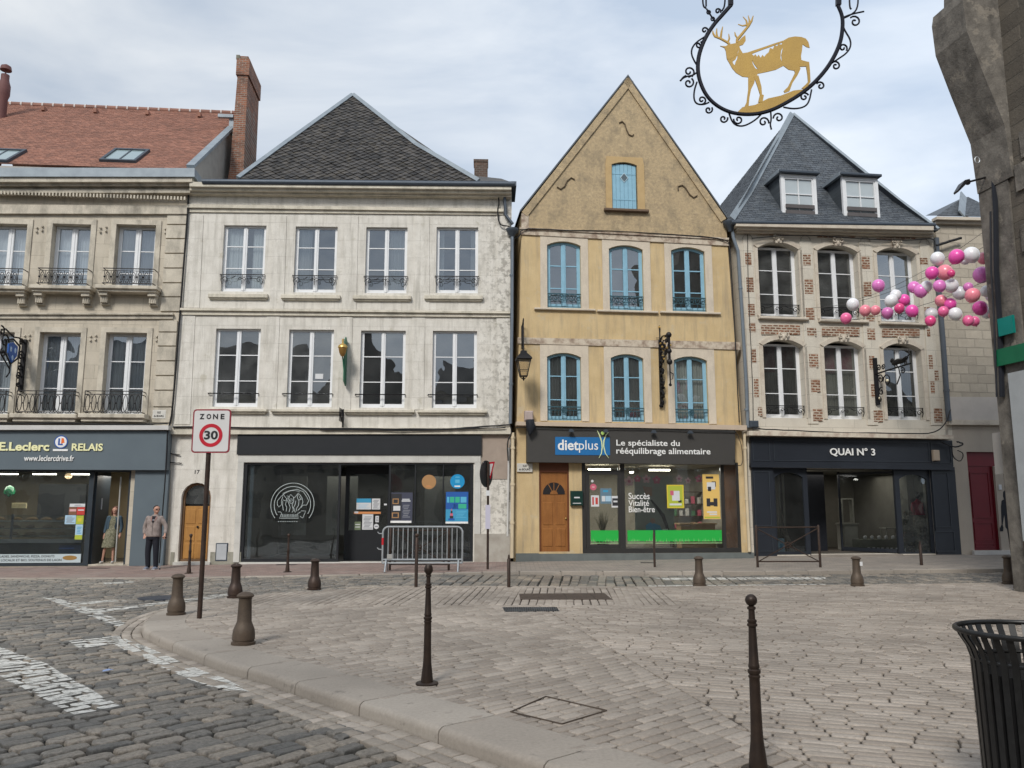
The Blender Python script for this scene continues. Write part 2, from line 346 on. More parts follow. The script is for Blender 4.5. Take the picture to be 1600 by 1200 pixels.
# ---------------------------------------------------------------- facade frames
class Bld:
    def __init__(s, name, label, cat, x, y, ang, group=None):
        s.o = Vector((x, y, 0)); s.a = R(ang); s.dx = Vector((math.cos(s.a), math.sin(s.a), 0)); s.n = Vector((-math.sin(s.a), math.cos(s.a), 0))
        s.root = thing(name, label, cat, (x, y, 0), s.a, group)
    def F(s, px, py, yl=0.0):
        d = ray(px, py); t = (s.o.dot(s.n) + yl) / d.dot(s.n); P = d * t
        return ((P - s.o).dot(s.dx), CAM_H + P.z)
    def W(s, u, y, z): return s.o + s.dx * u + s.n * y + Vector((0, 0, z))
    def rect(s, xl, xr, yt, yb, yl=0.0):
        ym = (yt + yb) / 2; xm = (xl + xr) / 2
        return s.F(xl, ym, yl)[0], s.F(xr, ym, yl)[0], s.F(xm, yb, yl)[1], s.F(xm, yt, yl)[1]
    def quad(s, pts, yl=0.0): return [s.F(a, b, yl) for a, b in pts]
    def band(s, name, m, x0, t0, b0, x1, t1, b1, out, back=.03, parent=None, mb=None):
        pts = s.quad([(x0, b0), (x1, b1), (x1, t1), (x0, t0)], -out)
        k = mb or MB(); k.prism(pts, -out, back)
        return k if mb else k.build(name, m, parent or s.root)
    def wall(s, outline, holes, m, reveal=.32, depth=7.0, name='wall'):
        k = MB(); loops = [outline] + holes; flat = [p for l in loops for p in l]
        tr = tess(loops)
        k.add([(a, 0, b) for a, b in flat], [tuple(t) for t in tr])
        n = len(outline)
        k.add([(a, 0, b) for a, b in outline] + [(a, depth, b) for a, b in outline], [(i, (i + 1) % n, n + (i + 1) % n, n + i) for i in range(n)])
        t2 = tess([outline])
        k.add([(a, depth, b) for a, b in outline], [tuple(t) for t in t2])
        for h in holes:
            q = len(h); k.add([(a, 0, b) for a, b in h] + [(a, reveal, b) for a, b in h], [(i, (i + 1) % q, q + (i + 1) % q, q + i) for i in range(q)])
        return k.build(name, m, s.root)
    def window(s, u0, u1, z0, z1, rise=0.0, m=WHITEF, pane=PANE, y=.2, rows=(.33, .66), fw=.06, cs=.12, curtain=None, bar=.028, name='window', bars=True, sill=True):
        o = inset(u0, u1, z0, z1, rise, 0.002); i = inset(u0, u1, z0, z1, rise, fw)
        k = MB(); k.ring(o, i, y - .03, y + .05)
        c = (u0 + u1) / 2; k.box(c - cs / 2, c + cs / 2, y - .045, y + .03, z0 + fw, z1 - fw - .004, .012)
        k.box(c - cs * .12, c + cs * .12, y - .06, y - .04, z0 + fw, z1 - fw - .01)
        for sgn in (-1, 1):     # the sash stile on the jamb side
            e = u0 + fw if sgn < 0 else u1 - fw
            k.box(e, e - sgn * .035, y - .022, y + .02, z0 + fw, z1 - fw - rise * .9)
        k.box(u0 + fw, u1 - fw, y - .024, y + .02, z0 + fw, z0 + fw + .07)
        for r in rows:
            zz = z0 + (z1 - z0) * r; k.box(u0 + fw, u1 - fw, y - .02, y + .018, zz - bar / 2, zz + bar / 2)
        w_ = k.build(name, m, s.root)
        g = MB(); g.add([(a, y + .002, b) for a, b in inset(u0, u1, z0, z1, rise, fw * .6)], [tuple(range(len(i)))]); g.build('pane', pane, w_)
        if curtain:
            cm, spans = curtain if isinstance(curtain, tuple) else (CURT, curtain)
            for a, b, zb in spans:
                x0 = u0 + (u1 - u0) * a; x1 = u0 + (u1 - u0) * b; nn = max(6, int((x1 - x0) / .025)); vs = []
                for q in range(nn + 1):
                    xx = x0 + (x1 - x0) * q / nn; yy = y + .12 + .018 * math.sin(q * 1.9 + a * 9) + .012 * math.sin(q * .73)
                    vs += [(xx, yy, z0 + (z1 - z0) * zb), (xx, yy, z1)]
                kk = MB(); kk.add(vs, [(2 * q, 2 * q + 2, 2 * q + 3, 2 * q + 1) for q in range(nn)]); kk.build('curtain', cm, w_, smooth=True)
        return w_
def spiral(cx, cz, r, a0, turns, n=14, r1=.15):
    return [(cx + r * (1 - (1 - r1) * i / n) * math.cos(a0 + turns * 2 * math.pi * i / n), cz + r * (1 - (1 - r1) * i / n) * math.sin(a0 + turns * 2 * math.pi * i / n)) for i in range(n + 1)]
# ---------------------------------------------------------------- tiles on a roof slope
def tiles(mb, p0, eu, ev, poly, tw, ex, th, diamond=False, jit=.004, lean=1.0):
    """poly: convex outline in (s,t) metres along eu / ev from p0"""
    p0, eu, ev = Vector(p0), Vector(eu).normalized(), Vector(ev).normalized(); nn = eu.cross(ev).normalized()
    if nn.z < 0: nn = -nn
    if area(poly) < 0: poly = poly[::-1]
    s0 = min(p[0] for p in poly); s1 = max(p[0] for p in poly); t0 = min(p[1] for p in poly); t1 = max(p[1] for p in poly)
    row = 0; t = t0 - ex
    while t < t1:
        s = s0 - tw * (1 if row % 2 else .5) - rng.uniform(0, .1 if diamond else .3) * tw * (0 if diamond else 1)
        while s < s1:
            g = tw * .02 + rng.uniform(0, jit)
            if diamond: q = [(s, t + ex), (s + tw / 2, t - ex * .1), (s + tw, t + ex), (s + tw / 2, t + ex * 2.1)]
            else:
                j = rng.uniform(-jit, jit) * 1.5; q = [(s + g, t + j), (s + tw - g, t + j + rng.uniform(-jit, jit)), (s + tw - g, t + ex * 1.25), (s + g, t + ex * 1.25)]
            c = clip(q, poly)
            if len(c) > 2 and abs(area(c)) > tw * ex * .06:
                n = len(c); L_ = ex * (2.1 if diamond else 1.25); k = rng.uniform(.75, 1.25)
                top = [p0 + eu * a + ev * b + nn * (th * k * (1 - .85 * lean * min(1, max(0, (b - t) / L_))) + .003) for a, b in c]
                bot = [p0 + eu * a + ev * b - nn * .004 for a, b in c]
                mb.add(top + bot, [tuple(range(n))] + [(i, n + i, n + (i + 1) % n, (i + 1) % n) for i in range(n)])
            s += tw
        t += ex; row += 1
def slope(root, name, m, A, Bp, C, D, tw, ex, th, diamond=False, under=None, mb=None):
    """A-B eave (left to right), C-D upper edge (right to left; C == D for a hip end), local coordinates"""
    A, Bp, C, D = Vector(A), Vector(Bp), Vector(C), Vector(D)
    eu = (Bp - A).normalized(); nn = eu.cross((C + D) / 2 - A).normalized(); ev = nn.cross(eu).normalized()
    if ev.z < 0: ev = -ev
    P = [((p - A).dot(eu), (p - A).dot(ev)) for p in (A, Bp, C, D)]
    if (C - D).length < .01: P = P[:3]
    k = mb or MB(); tiles(k, A, eu, ev, P, tw, ex, th, diamond)
    n = len(P); u = [A + eu * a + ev * b - nn * (.012 if nn.z > 0 else -.012) for a, b in P]
    k.add(u, [tuple(range(n))])
    return k if mb else k.build(name, m, root)
# ================================================================ facade planes (needed by the ground too)
P12 = ray(266, 880); P12 = P12 * (24.5 / P12.y)
P23 = ray(802, 877); P23 = P23 * (24.8 / P23.y)
B1 = Bld('corner_building', 'beige stone town house with red tiled roof over a grey bakery front', 'building', P12.x, P12.y, 5.0)
B2 = Bld('town_house', 'pale weathered stone house with black shop board and dark lozenge tiled hipped roof', 'building', P12.x, P12.y, math.degrees(math.atan2(P23.y - P12.y, P23.x - P12.x)))
B3 = Bld('gabled_house', 'narrow yellow house with steep pointed gable and blue windows', 'building', P23.x, P23.y, 6.4)
u34 = B3.F(1170, 871)[0]; q = B3.W(u34, 0, 0)
B4 = Bld('brick_and_stone_house', 'white stone house with brick inlays, slate roof and two dormers', 'building', q.x, q.y, 7.8)
u45 = B4.F(1497, 868)[0]; q = B4.W(u45, 0, 0)
B5 = Bld('side_house', 'rough stone house with a red door right of the dark shopfront', 'building', q.x, q.y, 8.5)
def fz(px, py):      # height and place of the wall foot at a pixel
    b = B1 if px < 266 else B2 if px < 802 else B3 if px < 1170 else B4 if px < 1497 else B5
    u, z = b.F(px, py); p = b.W(u, 0, z); return p
FOOT = [fz(*p) for p in ((-260, 889), (100, 885.5), (262, 883), (500, 880), (797, 877.5), (806, 877.5), (1168, 872), (1495, 867), (1700, 864))]
KERBF = [G(px, py, z) for px, py, z in ((-260, 904, -.07), (0, 903.5, -.065), (270, 903, -.05), (500, 899, -.02), (810, 893, .02), (1170, 893, .07), (1500, 889, .12), (1700, 887, .13))]
def interp(line, x, k):
    for a, b in zip(line, line[1:]):
        if x <= b.x or b is line[-1]:
            t = (x - a.x) / (b.x - a.x); return a[k] + (b[k] - a[k]) * t
def pz(x, y):
    yk, yf, zk, zf = interp(KERBF, x, 1), interp(FOOT, x, 1), interp(KERBF, x, 2), interp(FOOT, x, 2)
    t = min(1, max(0, (y - yk) / (yf - yk))); return zk + (zf - zk) * t
def smooth(a, b, v): t = min(1, max(0, (v - a) / (b - a))); return t * t * (3 - 2 * t)
def zr(x, y):
    far = -.055 + .0035 * x - .012; yk = interp(KERBF, x, 1)
    far += (interp(KERBF, x, 2) - (.02 if x < -3 else .02 + .07 * smooth(-3, 3, x)) - far) * smooth(17.5, yk, y)
    return -.11 + (far + .11) * smooth(11.5, 17, y)
def on_pave(px, py):
    p = G(px, py, 0)
    for _ in range(6): p = G(px, py, pz(p.x, p.y))
    return p
def on_road(px, py):
    p = G(px, py, 0)
    for _ in range(6): p = G(px, py, zr(p.x, p.y))
    return p
# ================================================================ ground
gm = mat('earth', (.10, .09, .08), .95, bump=.1)
k = MB(); k.add([(-300, -300, -.5), (300, -300, -.5), (300, 300, -.5), (-300, 300, -.5)], [(0, 1, 2, 3)]); struct(k.build('ground', gm))
def chaikin(P, n=2):
    for _ in range(n):
        Q = [P[0]]
        for a, b in zip(P, P[1:]): Q += [a * .75 + b * .25, a * .25 + b * .75]
        P = Q + [P[-1]]
    return P
KO = chaikin([G(*p) for p in ((540, 918), (482, 921), (434, 924), (380, 927.5), (330, 934), (289, 942), (253, 952), (229, 965), (219, 980), (245, 994), (278, 1007), (317, 1022), (362, 1038), (413, 1049), (472, 1070), (542, 1091.5), (626, 1117), (727, 1152), (854, 1193), (965, 1232), (1160, 1300), (1420, 1400), (1800, 1560))], 1)
for _p in KO: _p.z = 0
def offset_line(P, d):          # to the plaza side (right of travel far -> near is the left... sign checked below)
    out = []
    for i, p in enumerate(P):
        a = P[max(0, i - 1)]; b = P[min(len(P) - 1, i + 1)]; t = (b - a).normalized(); out.append(p + Vector((-t.y, t.x, 0)) * d)
    return out
FAR = [G(*p) for p in ((650, 915.5), (800, 916), (1000, 917), (1200, 915), (1400, 913), (1700, 909))]
end = KO[-1]
PLAZA = [(p.x, p.y) for p in KO] + [(16, end.y), (16, FAR[-1].y)] + [(p.x, p.y) for p in reversed(FAR)]
PIN = [(p.x, p.y) for p in offset_line(KO, .3)] + [(16, end.y), (16, FAR[-1].y - .1)] + [(p.x, p.y - .08) for p in reversed(FAR)]
POUT = [(p.x, p.y) for p in offset_line(KO, -.39)] + [(16, end.y - .3), (16, FAR[-1].y + .03)] + [(p.x, p.y + .03) for p in reversed(FAR)]
# bedding sheets under the stones
jm = mat('plaza_joint_sand', (.07, .058, .047), .95, col2=(.03, .026, .022), nscale=1.1, namt=1, bump=.3)

tp = tess([PIN])
k = MB(); k.add([(a, b, -.022) for a, b in PIN], [tuple(t) for t in tp]); struct(k.build('plaza_bedding', jm))
rm = mat('road_joint_sand', (.024, .021, .017), .95, col2=(.012, .011, .009), nscale=6, bump=.4, stain=(.05, .06, .03), samt=.5, sscale=(1, 1, 1))
k = MB(); nx, ny = 90, 60; vs = []
for j in range(ny + 1):
    for i in range(nx + 1):
        x = -22 + 44 * i / nx; y = .5 + 21.6 * j / ny; yk = interp(KERBF, x, 1)
        y = min(y, yk + .1); zz = zr(x, y) - .036
        vs.append((x, y, zz))
fs = []
for j in range(ny):
    for i in range(nx):
        a = j * (nx + 1) + i; c = vs[a]
        if inside((c[0], c[1]), PIN) and inside((vs[a + nx + 2][0], vs[a + nx + 2][1]), PIN): continue
        fs.append((a, a + 1, a + nx + 2, a + nx + 1))
k.add(vs, fs); struct(k.build('road_bedding', rm, normals=False))
# ---- painted markings: areas of the road whose stones carry white paint
def RP(pts): return [tuple(G(x, y, -.10)[:2]) for x, y in pts]
def z1(*pts): return RP([(x / 3.53, 860 + y / 3.53) for x, y in pts])
def PS(*pts): return [tuple(G(x, y, -.02)[:2]) for x, y in pts]
PAINT = [z1((230, 258), (330, 268), (500, 322), (470, 350)), z1((470, 350), (500, 322), (700, 398), (652, 420)), z1((330, 283), (500, 280), (760, 260), (760, 271), (500, 296), (360, 300)), z1((490, 330), (960, 280), (965, 292), (530, 345)), z1((960, 280), (1255, 243), (1262, 255), (965, 292)), z1((570, 183), (735, 176), (738, 184), (580, 191)),
         z1((380, 498), (640, 470), (660, 505), (440, 540)), z1((560, 475), (650, 470), (800, 530), (790, 575), (690, 550)), z1((760, 520), (800, 522), (1010, 605), (1000, 690), (800, 600)), z1((980, 595), (1110, 640), (1390, 778), (1230, 765), (1000, 690)),
         z1((-250, 440), (0, 530), (150, 560), (660, 855), (300, 925), (0, 690), (-250, 560)), PS((1020, 901.5), (1290, 902.5), (1290, 905.5), (1040, 904.5)), PS((1060, 896.5), (1250, 897.5), (1250, 899), (1040, 898)), PS((1010, 912.5), (1290, 911.5), (1290, 914), (1010, 914.5))]
PAINT = [p if area(p) > 0 else p[::-1] for p in PAINT]
PBB = [(min(p[0] for p in q) - .3, max(p[0] for p in q) + .3, min(p[1] for p in q) - .3, max(p[1] for p in q) + .3) for q in PAINT]
FILM = MB()
def film(poly, zf, cx, cy, tilt):
    for q, bb in zip(PAINT, PBB):
        if not (bb[0] < cx < bb[1] and bb[2] < cy < bb[3]) or rng.random() < .02: continue
        ins = [(x + (cx - x) * min(.5, .003 / max(.02, math.hypot(cx - x, cy - y))), y + (cy - y) * min(.5, .003 / max(.02, math.hypot(cx - x, cy - y)))) for x, y in poly]
        c = clip(ins, q)
        if len(c) > 2 and area(c) > .0006: FILM.add([(x, y, zf(x, y) + .0022 + (x - cx) * tilt[0] + (y - cy) * tilt[1]) for x, y in c] + [(cx, cy, zf(cx, cy) + .0045)] * 0, [tuple(range(len(c)))])
class Stones:
    def __init__(s): s.v = []; s.f = []; s.p = []; s.n = 0
    def add(s, poly, z, rings, tilt=(0, 0), dome=.004):
        n = len(poly); cx = sum(p[0] for p in poly) / n; cy = sum(p[1] for p in poly) / n; b = len(s.v)
        zf = z if callable(z) else (lambda x, y: z)
        for d, dz in rings:
            for x, y in poly:
                L = math.hypot(cx - x, cy - y) or 1e-6; f = min(.8, d / L); X = x + (cx - x) * f; Y = y + (cy - y) * f
                s.v.append((X, Y, zf(X, Y) + dz + (X - cx) * tilt[0] + (Y - cy) * tilt[1])); s.p.append((X, Y))
        m = len(rings)
        for r in range(m - 1):
            for i in range(n): s.f.append((b + r * n + i, b + r * n + (i + 1) % n, b + (r + 1) * n + (i + 1) % n, b + (r + 1) * n + i))
        if dome:
            s.v.append((cx, cy, zf(cx, cy) + rings[-1][1] + dome)); s.p.append((cx, cy)); e = len(s.v) - 1
            for i in range(n): s.f.append((b + (m - 1) * n + i, b + (m - 1) * n + (i + 1) % n, e))
        else: s.f.append(tuple(range(b + (m - 1) * n, b + m * n)))
        s.n += 1
    def build(s, name, m, paint=False, smooth=True):
        me = bpy.data.meshes.new(name); me.from_pydata(s.v, [], s.f); me.materials.append(m)
        if smooth: me.polygons.foreach_set('use_smooth', [True] * len(s.f)); me.set_sharp_from_angle(angle=R(50))
        if paint:
            pass
        o = bpy.data.objects.new(name, me); scene.collection.objects.link(o); return struct(o)
def rrect(cx, cy, L, W, a, corner=.25, jit=.008, n=3):
    ca, sa = math.cos(a), math.sin(a); c = W * corner; out = []
    for sx, sy, t0 in ((1, 1, 0), (-1, 1, 90), (-1, -1, 180), (1, -1, 270)):
        for i in range(n):
            t = R(t0 + 90 * i / (n - 1)) if n > 1 else R(t0 + 45)
            x = sx * (L / 2 - c) + c * math.cos(t) + rng.uniform(-jit, jit); y = sy * (W / 2 - c) + c * math.sin(t) + rng.uniform(-jit, jit)
            out.append((cx + x * ca - y * sa, cy + x * sa + y * ca))
    return out
def vis(x, y): return abs(x) < .70 * y + 4.2
def courses(st, ang, LW, region, z, rings, gap, jit, corner, n=3, dome=.004, tl=.02, cut=None, wob=.03, lv=.2, tt=.022, gw=1.0, zj=0.0):
    L0, W0 = LW; a = R(ang); ca, sa = math.cos(a), math.sin(a)
    x0, x1, y0, y1 = region[1]
    cs = [(x * ca + y * sa, -x * sa + y * ca) for x in (x0, x1) for y in (y0, y1)]
    s0, s1 = min(c[0] for c in cs), max(c[0] for c in cs); t0, t1 = min(c[1] for c in cs), max(c[1] for c in cs)
    t = t0; row = 0
    while t < t1:
        W = W0 * rng.uniform(.9, 1.1); s = s0 + rng.uniform(0, L0)
        while s < s1:
            L = L0 * rng.uniform(1 - lv, 1 + lv); cx0, cy0 = s + L / 2, t + W / 2 + wob * math.sin((s + row) * .7)
            x, y = cx0 * ca - cy0 * sa, cx0 * sa + cy0 * ca; s += L
            if not (x0 <= x <= x1 and y0 <= y <= y1 and vis(x, y) and region[0](x, y)): continue
            o = rrect(x, y, L - gap * rng.uniform(.7, 1.5), W - gap * gw * rng.uniform(.7, 1.4), a + rng.uniform(-tl, tl), corner, jit, n)
            if cut:
                for cc in cut: o = clip(o, cc)
                if len(o) < 3 or area(o) < L * W * .12: continue
            ti = (rng.uniform(-tt, tt), rng.uniform(-tt, tt)); zo = rng.uniform(-zj, zj); st.add(o, z, [(d, h + (zo if q_ else 0)) for q_, (d, h) in enumerate(rings)], ti, dome)
            if callable(z): film(o, lambda X_, Y_: zr(X_, Y_) + zo, sum(p[0] for p in o) / len(o), sum(p[1] for p in o) / len(o), ti)
        t += W; row += 1
def stone_mat(name, c1, c2, c3, rough=.6, isl=.3, paint=False, bump=.35):
    m, t = nodes_of(name); N = t.nodes.new; L = t.links.new
    out = N('ShaderNodeOutputMaterial'); bs = N('ShaderNodeBsdfPrincipled'); L(bs.outputs[0], out.inputs[0]); bs.inputs['Roughness'].default_value = rough
    bs.inputs['Specular IOR Level'].default_value = .45
    g = N('ShaderNodeNewGeometry'); r = N('ShaderNodeValToRGB'); L(g.outputs['Random Per Island'], r.inputs[0])
    r.color_ramp.elements[0].color = (*c1, 1); r.color_ramp.elements[1].color = (*c3, 1); e = r.color_ramp.elements.new(.5); e.color = (*c2, 1)
    co = N('ShaderNodeTexCoord'); n = N('ShaderNodeTexNoise'); n.inputs['Scale'].default_value = 34; n.inputs['Detail'].default_value = 8; n.inputs['Roughness'].default_value = .7
    L(co.outputs['Object'], n.inputs['Vector']); mr = N('ShaderNodeMapRange'); mr.inputs['From Min'].default_value = .3; mr.inputs['From Max'].default_value = .7
    mr.inputs['To Min'].default_value = 1 - isl; mr.inputs['To Max'].default_value = 1 + isl; L(n.outputs['Fac'], mr.inputs['Value'])
    n2 = N('ShaderNodeTexNoise'); n2.inputs['Scale'].default_value = .55; n2.inputs['Detail'].default_value = 5; L(co.outputs['Object'], n2.inputs['Vector'])
    m2 = N('ShaderNodeMapRange'); m2.inputs['From Min'].default_value = .3; m2.inputs['From Max'].default_value = .7; m2.inputs['To Min'].default_value = .76; m2.inputs['To Max'].default_value = 1.15
    L(n2.outputs['Fac'], m2.inputs['Value']); mm = N('ShaderNodeMath'); mm.operation = 'MULTIPLY'; L(mr.outputs[0], mm.inputs[0]); L(m2.outputs[0], mm.inputs[1])
    n4 = N('ShaderNodeTexNoise'); n4.inputs['Scale'].default_value = 5.5; n4.inputs['Detail'].default_value = 7; n4.inputs['Roughness'].default_value = .65; L(co.outputs['Object'], n4.inputs['Vector'])   # dirt and gum
    m4 = N('ShaderNodeMapRange'); m4.inputs['From Min'].default_value = .60; m4.inputs['From Max'].default_value = .68; m4.inputs['To Min'].default_value = 1; m4.inputs['To Max'].default_value = .68
    L(n4.outputs['Fac'], m4.inputs['Value']); m5 = N('ShaderNodeMath'); m5.operation = 'MULTIPLY'; L(mm.outputs[0], m5.inputs[0]); L(m4.outputs[0], m5.inputs[1]); mm = m5
    vm = N('ShaderNodeVectorMath'); vm.operation = 'SCALE'; L(r.outputs[0], vm.inputs[0]); L(mm.outputs[0], vm.inputs['Scale']); c = vm.outputs[0]
    L(c, bs.inputs['Base Color']); bu = N('ShaderNodeBump'); bu.inputs['Strength'].default_value = bump; bu.inputs['Distance'].default_value = .015
    L(n.outputs['Fac'], bu.inputs['Height']); L(bu.outputs[0], bs.inputs['Normal']); return m
COB = stone_mat('cobble_granite', (.11, .107, .10), (.185, .168, .145), (.28, .24, .195), .42, .55, False, 1.0)
PAV = stone_mat('pale_paver', (.245, .207, .172), (.29, .25, .21), (.345, .30, .255), .7, .22, False, .18)
KRB = stone_mat('kerb_stone', (.28, .245, .207), (.31, .275, .235), (.335, .298, .255), .75, .13, False, .2)
SET = stone_mat('gutter_sett', (.24, .205, .17), (.31, .27, .225), (.38, .33, .28), .7, .16, False, .3)
PCB = [(p.x, p.y) for p in offset_line(KO, -.32)] + [(16, end.y - .3), (16, FAR[-1].y + .03)] + [(p.x, p.y + .03) for p in reversed(FAR)]
def not_plaza(x, y): return not inside((x, y), PCB)
st = Stones()
RR = [(-.003, -.08), (.0, -.020), (.005, -.007), (.014, -.001), (.026, .0)]
courses(st, 49, (.285, .150), (lambda x, y: not_plaza(x, y) and y < 17.2 and (x < -1 or y < 9), (-17, 6, 2.6, 17.2)), zr, RR, .024, .009, .2, 3, .002, tl=.045, tt=.045, zj=.007)
courses(st, 38, (.28, .16), (lambda x, y: not_plaza(x, y) and y < interp(KERBF, x, 1) - .05 and y >= 17.2 and x < -2.5, (-17, -2.5, 17.2, 21.6)), zr, RR, .024, .009, .2, 3, .002, tl=.045, tt=.045, zj=.006)
courses(st, 84, (.34, .22), (lambda x, y: not_plaza(x, y) and y < interp(KERBF, x, 1) - .05 and x >= -2.5, (-2.5, 16, 15.8, 22)), zr, RR, .020, .009, .24, 3, .003)
st.build('cobbled_road', COB); print('cobbles', st.n)
pm_, pt = nodes_of('worn_road_paint'); pn = pt.nodes.new; pl = pt.links.new; po = pn('ShaderNodeOutputMaterial'); pmx = pn('ShaderNodeMixShader'); pb_ = pn('ShaderNodeBsdfPrincipled'); ptr = pn('ShaderNodeBsdfTransparent')
pb_.inputs['Base Color'].default_value = (.56, .55, .51, 1); pb_.inputs['Roughness'].default_value = .7; pc = pn('ShaderNodeTexCoord'); pno = pn('ShaderNodeTexNoise'); pno.inputs['Scale'].default_value = 13; pno.inputs['Detail'].default_value = 9; pno.inputs['Roughness'].default_value = .75
pmr = pn('ShaderNodeMapRange'); pmr.inputs['From Min'].default_value = .34; pmr.inputs['From Max'].default_value = .52; pl(pc.outputs['Object'], pno.inputs['Vector']); pl(pno.outputs['Fac'], pmr.inputs['Value']); pl(pmr.outputs[0], pmx.inputs[0]); pl(ptr.outputs[0], pmx.inputs[1]); pl(pb_.outputs[0], pmx.inputs[2]); pl(pmx.outputs[0], po.inputs[0])

# plaza paving: three fields laid in different directions
La, Lb = G(845, 948), G(1180, 1146); Ld = (Lb - La)
def side(x, y): return Ld.x * (y - La.y) - Ld.y * (x - La.x)
def far_y(x): return interp([KO[0]] + FAR, x, 1) if x > KO[0].x else KO[0].y
big = 40; nrm = Vector((-Ld.y, Ld.x, 0)).normalized(); ld = Ld.normalized()
pA = La - ld * big; pB = La + ld * big
hpR = [(p.x, p.y) for p in (pA + nrm * .006, pB + nrm * .006, pB + nrm * big, pA + nrm * big)]      # right of the joint
if area(hpR) < 0: hpR = hpR[::-1]
hpL = [(p.x, p.y) for p in (pB - nrm * .006, pA - nrm * .006, pA - nrm * big, pB - nrm * big)]
if area(hpL) < 0: hpL = hpL[::-1]
ZC = La.y + .25
def mk(y0, y1): return [(-40, y0), (40, y0), (40, y1), (-40, y1)]
st = Stones(); PR = [(0, -.04), (.0, -.009), (.004, -.0025), (.012, .0)]
inp = lambda x, y: inside((x, y), PIN)
left_is = side(-3, 8) > 0
courses(st, 42.5, (.27, .118), (lambda x, y: inp(x, y) and (side(x, y) > -1.2 if left_is else side(x, y) < 1.2) and y < ZC + .1, (-8, 10, 2.4, ZC + .1)), 0, PR, .0135, .003, .15, 2, .001, .01,
        [hpR if left_is else hpL, mk(0, ZC - .005)], .01, tt=.006)
courses(st, -19, (.27, .112), (lambda x, y: inp(x, y) and (side(x, y) < 1.2 if left_is else side(x, y) > -1.2) and y < ZC + .1, (-2, 16, 2.4, ZC + .1)), 0, PR, .0115, .003, .24, 3, .002, .012,
        [hpL if left_is else hpR, mk(0, ZC - .005)], .02, tt=.010, gw=1.5)
courses(st, 86, (.27, .13), (lambda x, y: inp(x, y) and y > ZC - .1 and x < 3, (-8, 3, ZC - .2, 19)), 0, PR, .012, .003, .2, 2, .002, .01, [mk(ZC + .005, 40)], .02, tt=.01, gw=.75)
courses(st, -12, (.29, .13), (lambda x, y: inp(x, y) and y > ZC - .1 and x >= 3, (3, 16, ZC - .2, 19)), 0, PR, .012, .003, .22, 2, .002, .012, [mk(ZC + .005, 40)], .03, tt=.012)
st.build('plaza_paving', PAV); print('pavers', st.n)
# kerb slabs, gutter setts
def cum(P):
    s = [0]
    for a, b in zip(P, P[1:]): s.append(s[-1] + (b - a).length)
    return s
KC = cum(KO)
def at(P, C, s):
    for i in range(len(C) - 1):
        if s <= C[i + 1] or i == len(C) - 2:
            t = (s - C[i]) / (C[i + 1] - C[i]); p = P[i].lerp(P[i + 1], t)
            a = P[max(0, i - (t < .5))]; b = P[min(len(P) - 1, i + 1 + (t >= .5))]; d = (b - a).normalized(); return p, Vector((-d.y, d.x, 0))
inw = 1.0 if inside(tuple((at(KO, KC, 8)[0] + at(KO, KC, 8)[1] * .5)[:2]), PLAZA) else -1.0
km = MB(); s = 4.2; KW = .56
prof = [(0.0, -.3), (0.0, -.05), (.008, -.022), (.03, -.004), (.06, .003), (KW, .004), (KW, -.06)]
while s < KC[-1] - 1:
    L = rng.uniform(.95, 1.15) if s > 7 else rng.uniform(.5, .8); m_ = 4; vs = []
    for i in range(m_ + 1):
        p, nn = at(KO, KC, s + .007 + (L - .014) * i / m_)
        e = .012 if i in (0, m_) else 0
        for d, z in prof: vs.append(p + nn * inw * (d + e * (d < .05)) + Vector((0, 0, z - (.004 if i in (0, m_) and z > -.1 else 0))))
    q_ = len(prof); fs = [(i * q_ + j, i * q_ + j + 1, (i + 1) * q_ + j + 1, (i + 1) * q_ + j) for i in range(m_) for j in range(q_ - 1)]
    fs += [tuple(range(q_)), tuple(range(m_ * q_, m_ * q_ + q_))[::-1]]
    km.add(vs, fs); s += L
struct(km.build('kerb', KRB, smooth=True))
gs = Stones(); s = 2.0
for row in range(3):
    s = 2.0 + rng.uniform(0, .15)
    while s < KC[-1] - 1:
        L = rng.uniform(.14, .24)
        cr = []
        for ds, dd in ((.007, .009 + row * .130), (L - .006, .008 + row * .130), (L - .006, .124 + row * .130), (.006, .124 + row * .130)):
            p, nn = at(KO, KC, s + ds); p = p - nn * inw * (dd + rng.uniform(-.004, .004)); cr.append((p.x, p.y))
        if area(cr) < 0: cr = cr[::-1]
        cc = (cr[0][0] + cr[2][0]) / 2, (cr[0][1] + cr[2][1]) / 2
        if vis(*cc): ti = (rng.uniform(-.02, .02), rng.uniform(-.02, .02)); gs.add(cr, lambda x, y: zr(x, y) + .004, [(0, -.06), (.0, -.012), (.006, -.003), (.014, 0)], ti, .002); film(cr, lambda x, y: zr(x, y) + .005, cc[0], cc[1], ti) if rng.random() < .8 and row > 0 else None
        s += L
gs.build('gutter_setts', SET); struct(FILM.build('road_marking', pm_, normals=False))
# flush border of the plaza along the street
st = Stones(); FL = [KO[0]] + FAR; FC = cum(FL); s = 0
while s < FC[-1] - .4:
    L = rng.uniform(.3, .5); cr = []
    for ds, dd in ((.005, -.03), (L - .005, -.03), (L - .005, .12), (.005, .12)):
        p, nn = at(FL, FC, s + ds); p = p - nn * dd; cr.append((p.x, p.y))
    if area(cr) < 0: cr = cr[::-1]
    st.add(cr, .006, [(0, -.08), (0, -.008), (.008, 0)], (0, 0), .001); s += L
st.build('plaza_edging', SET)
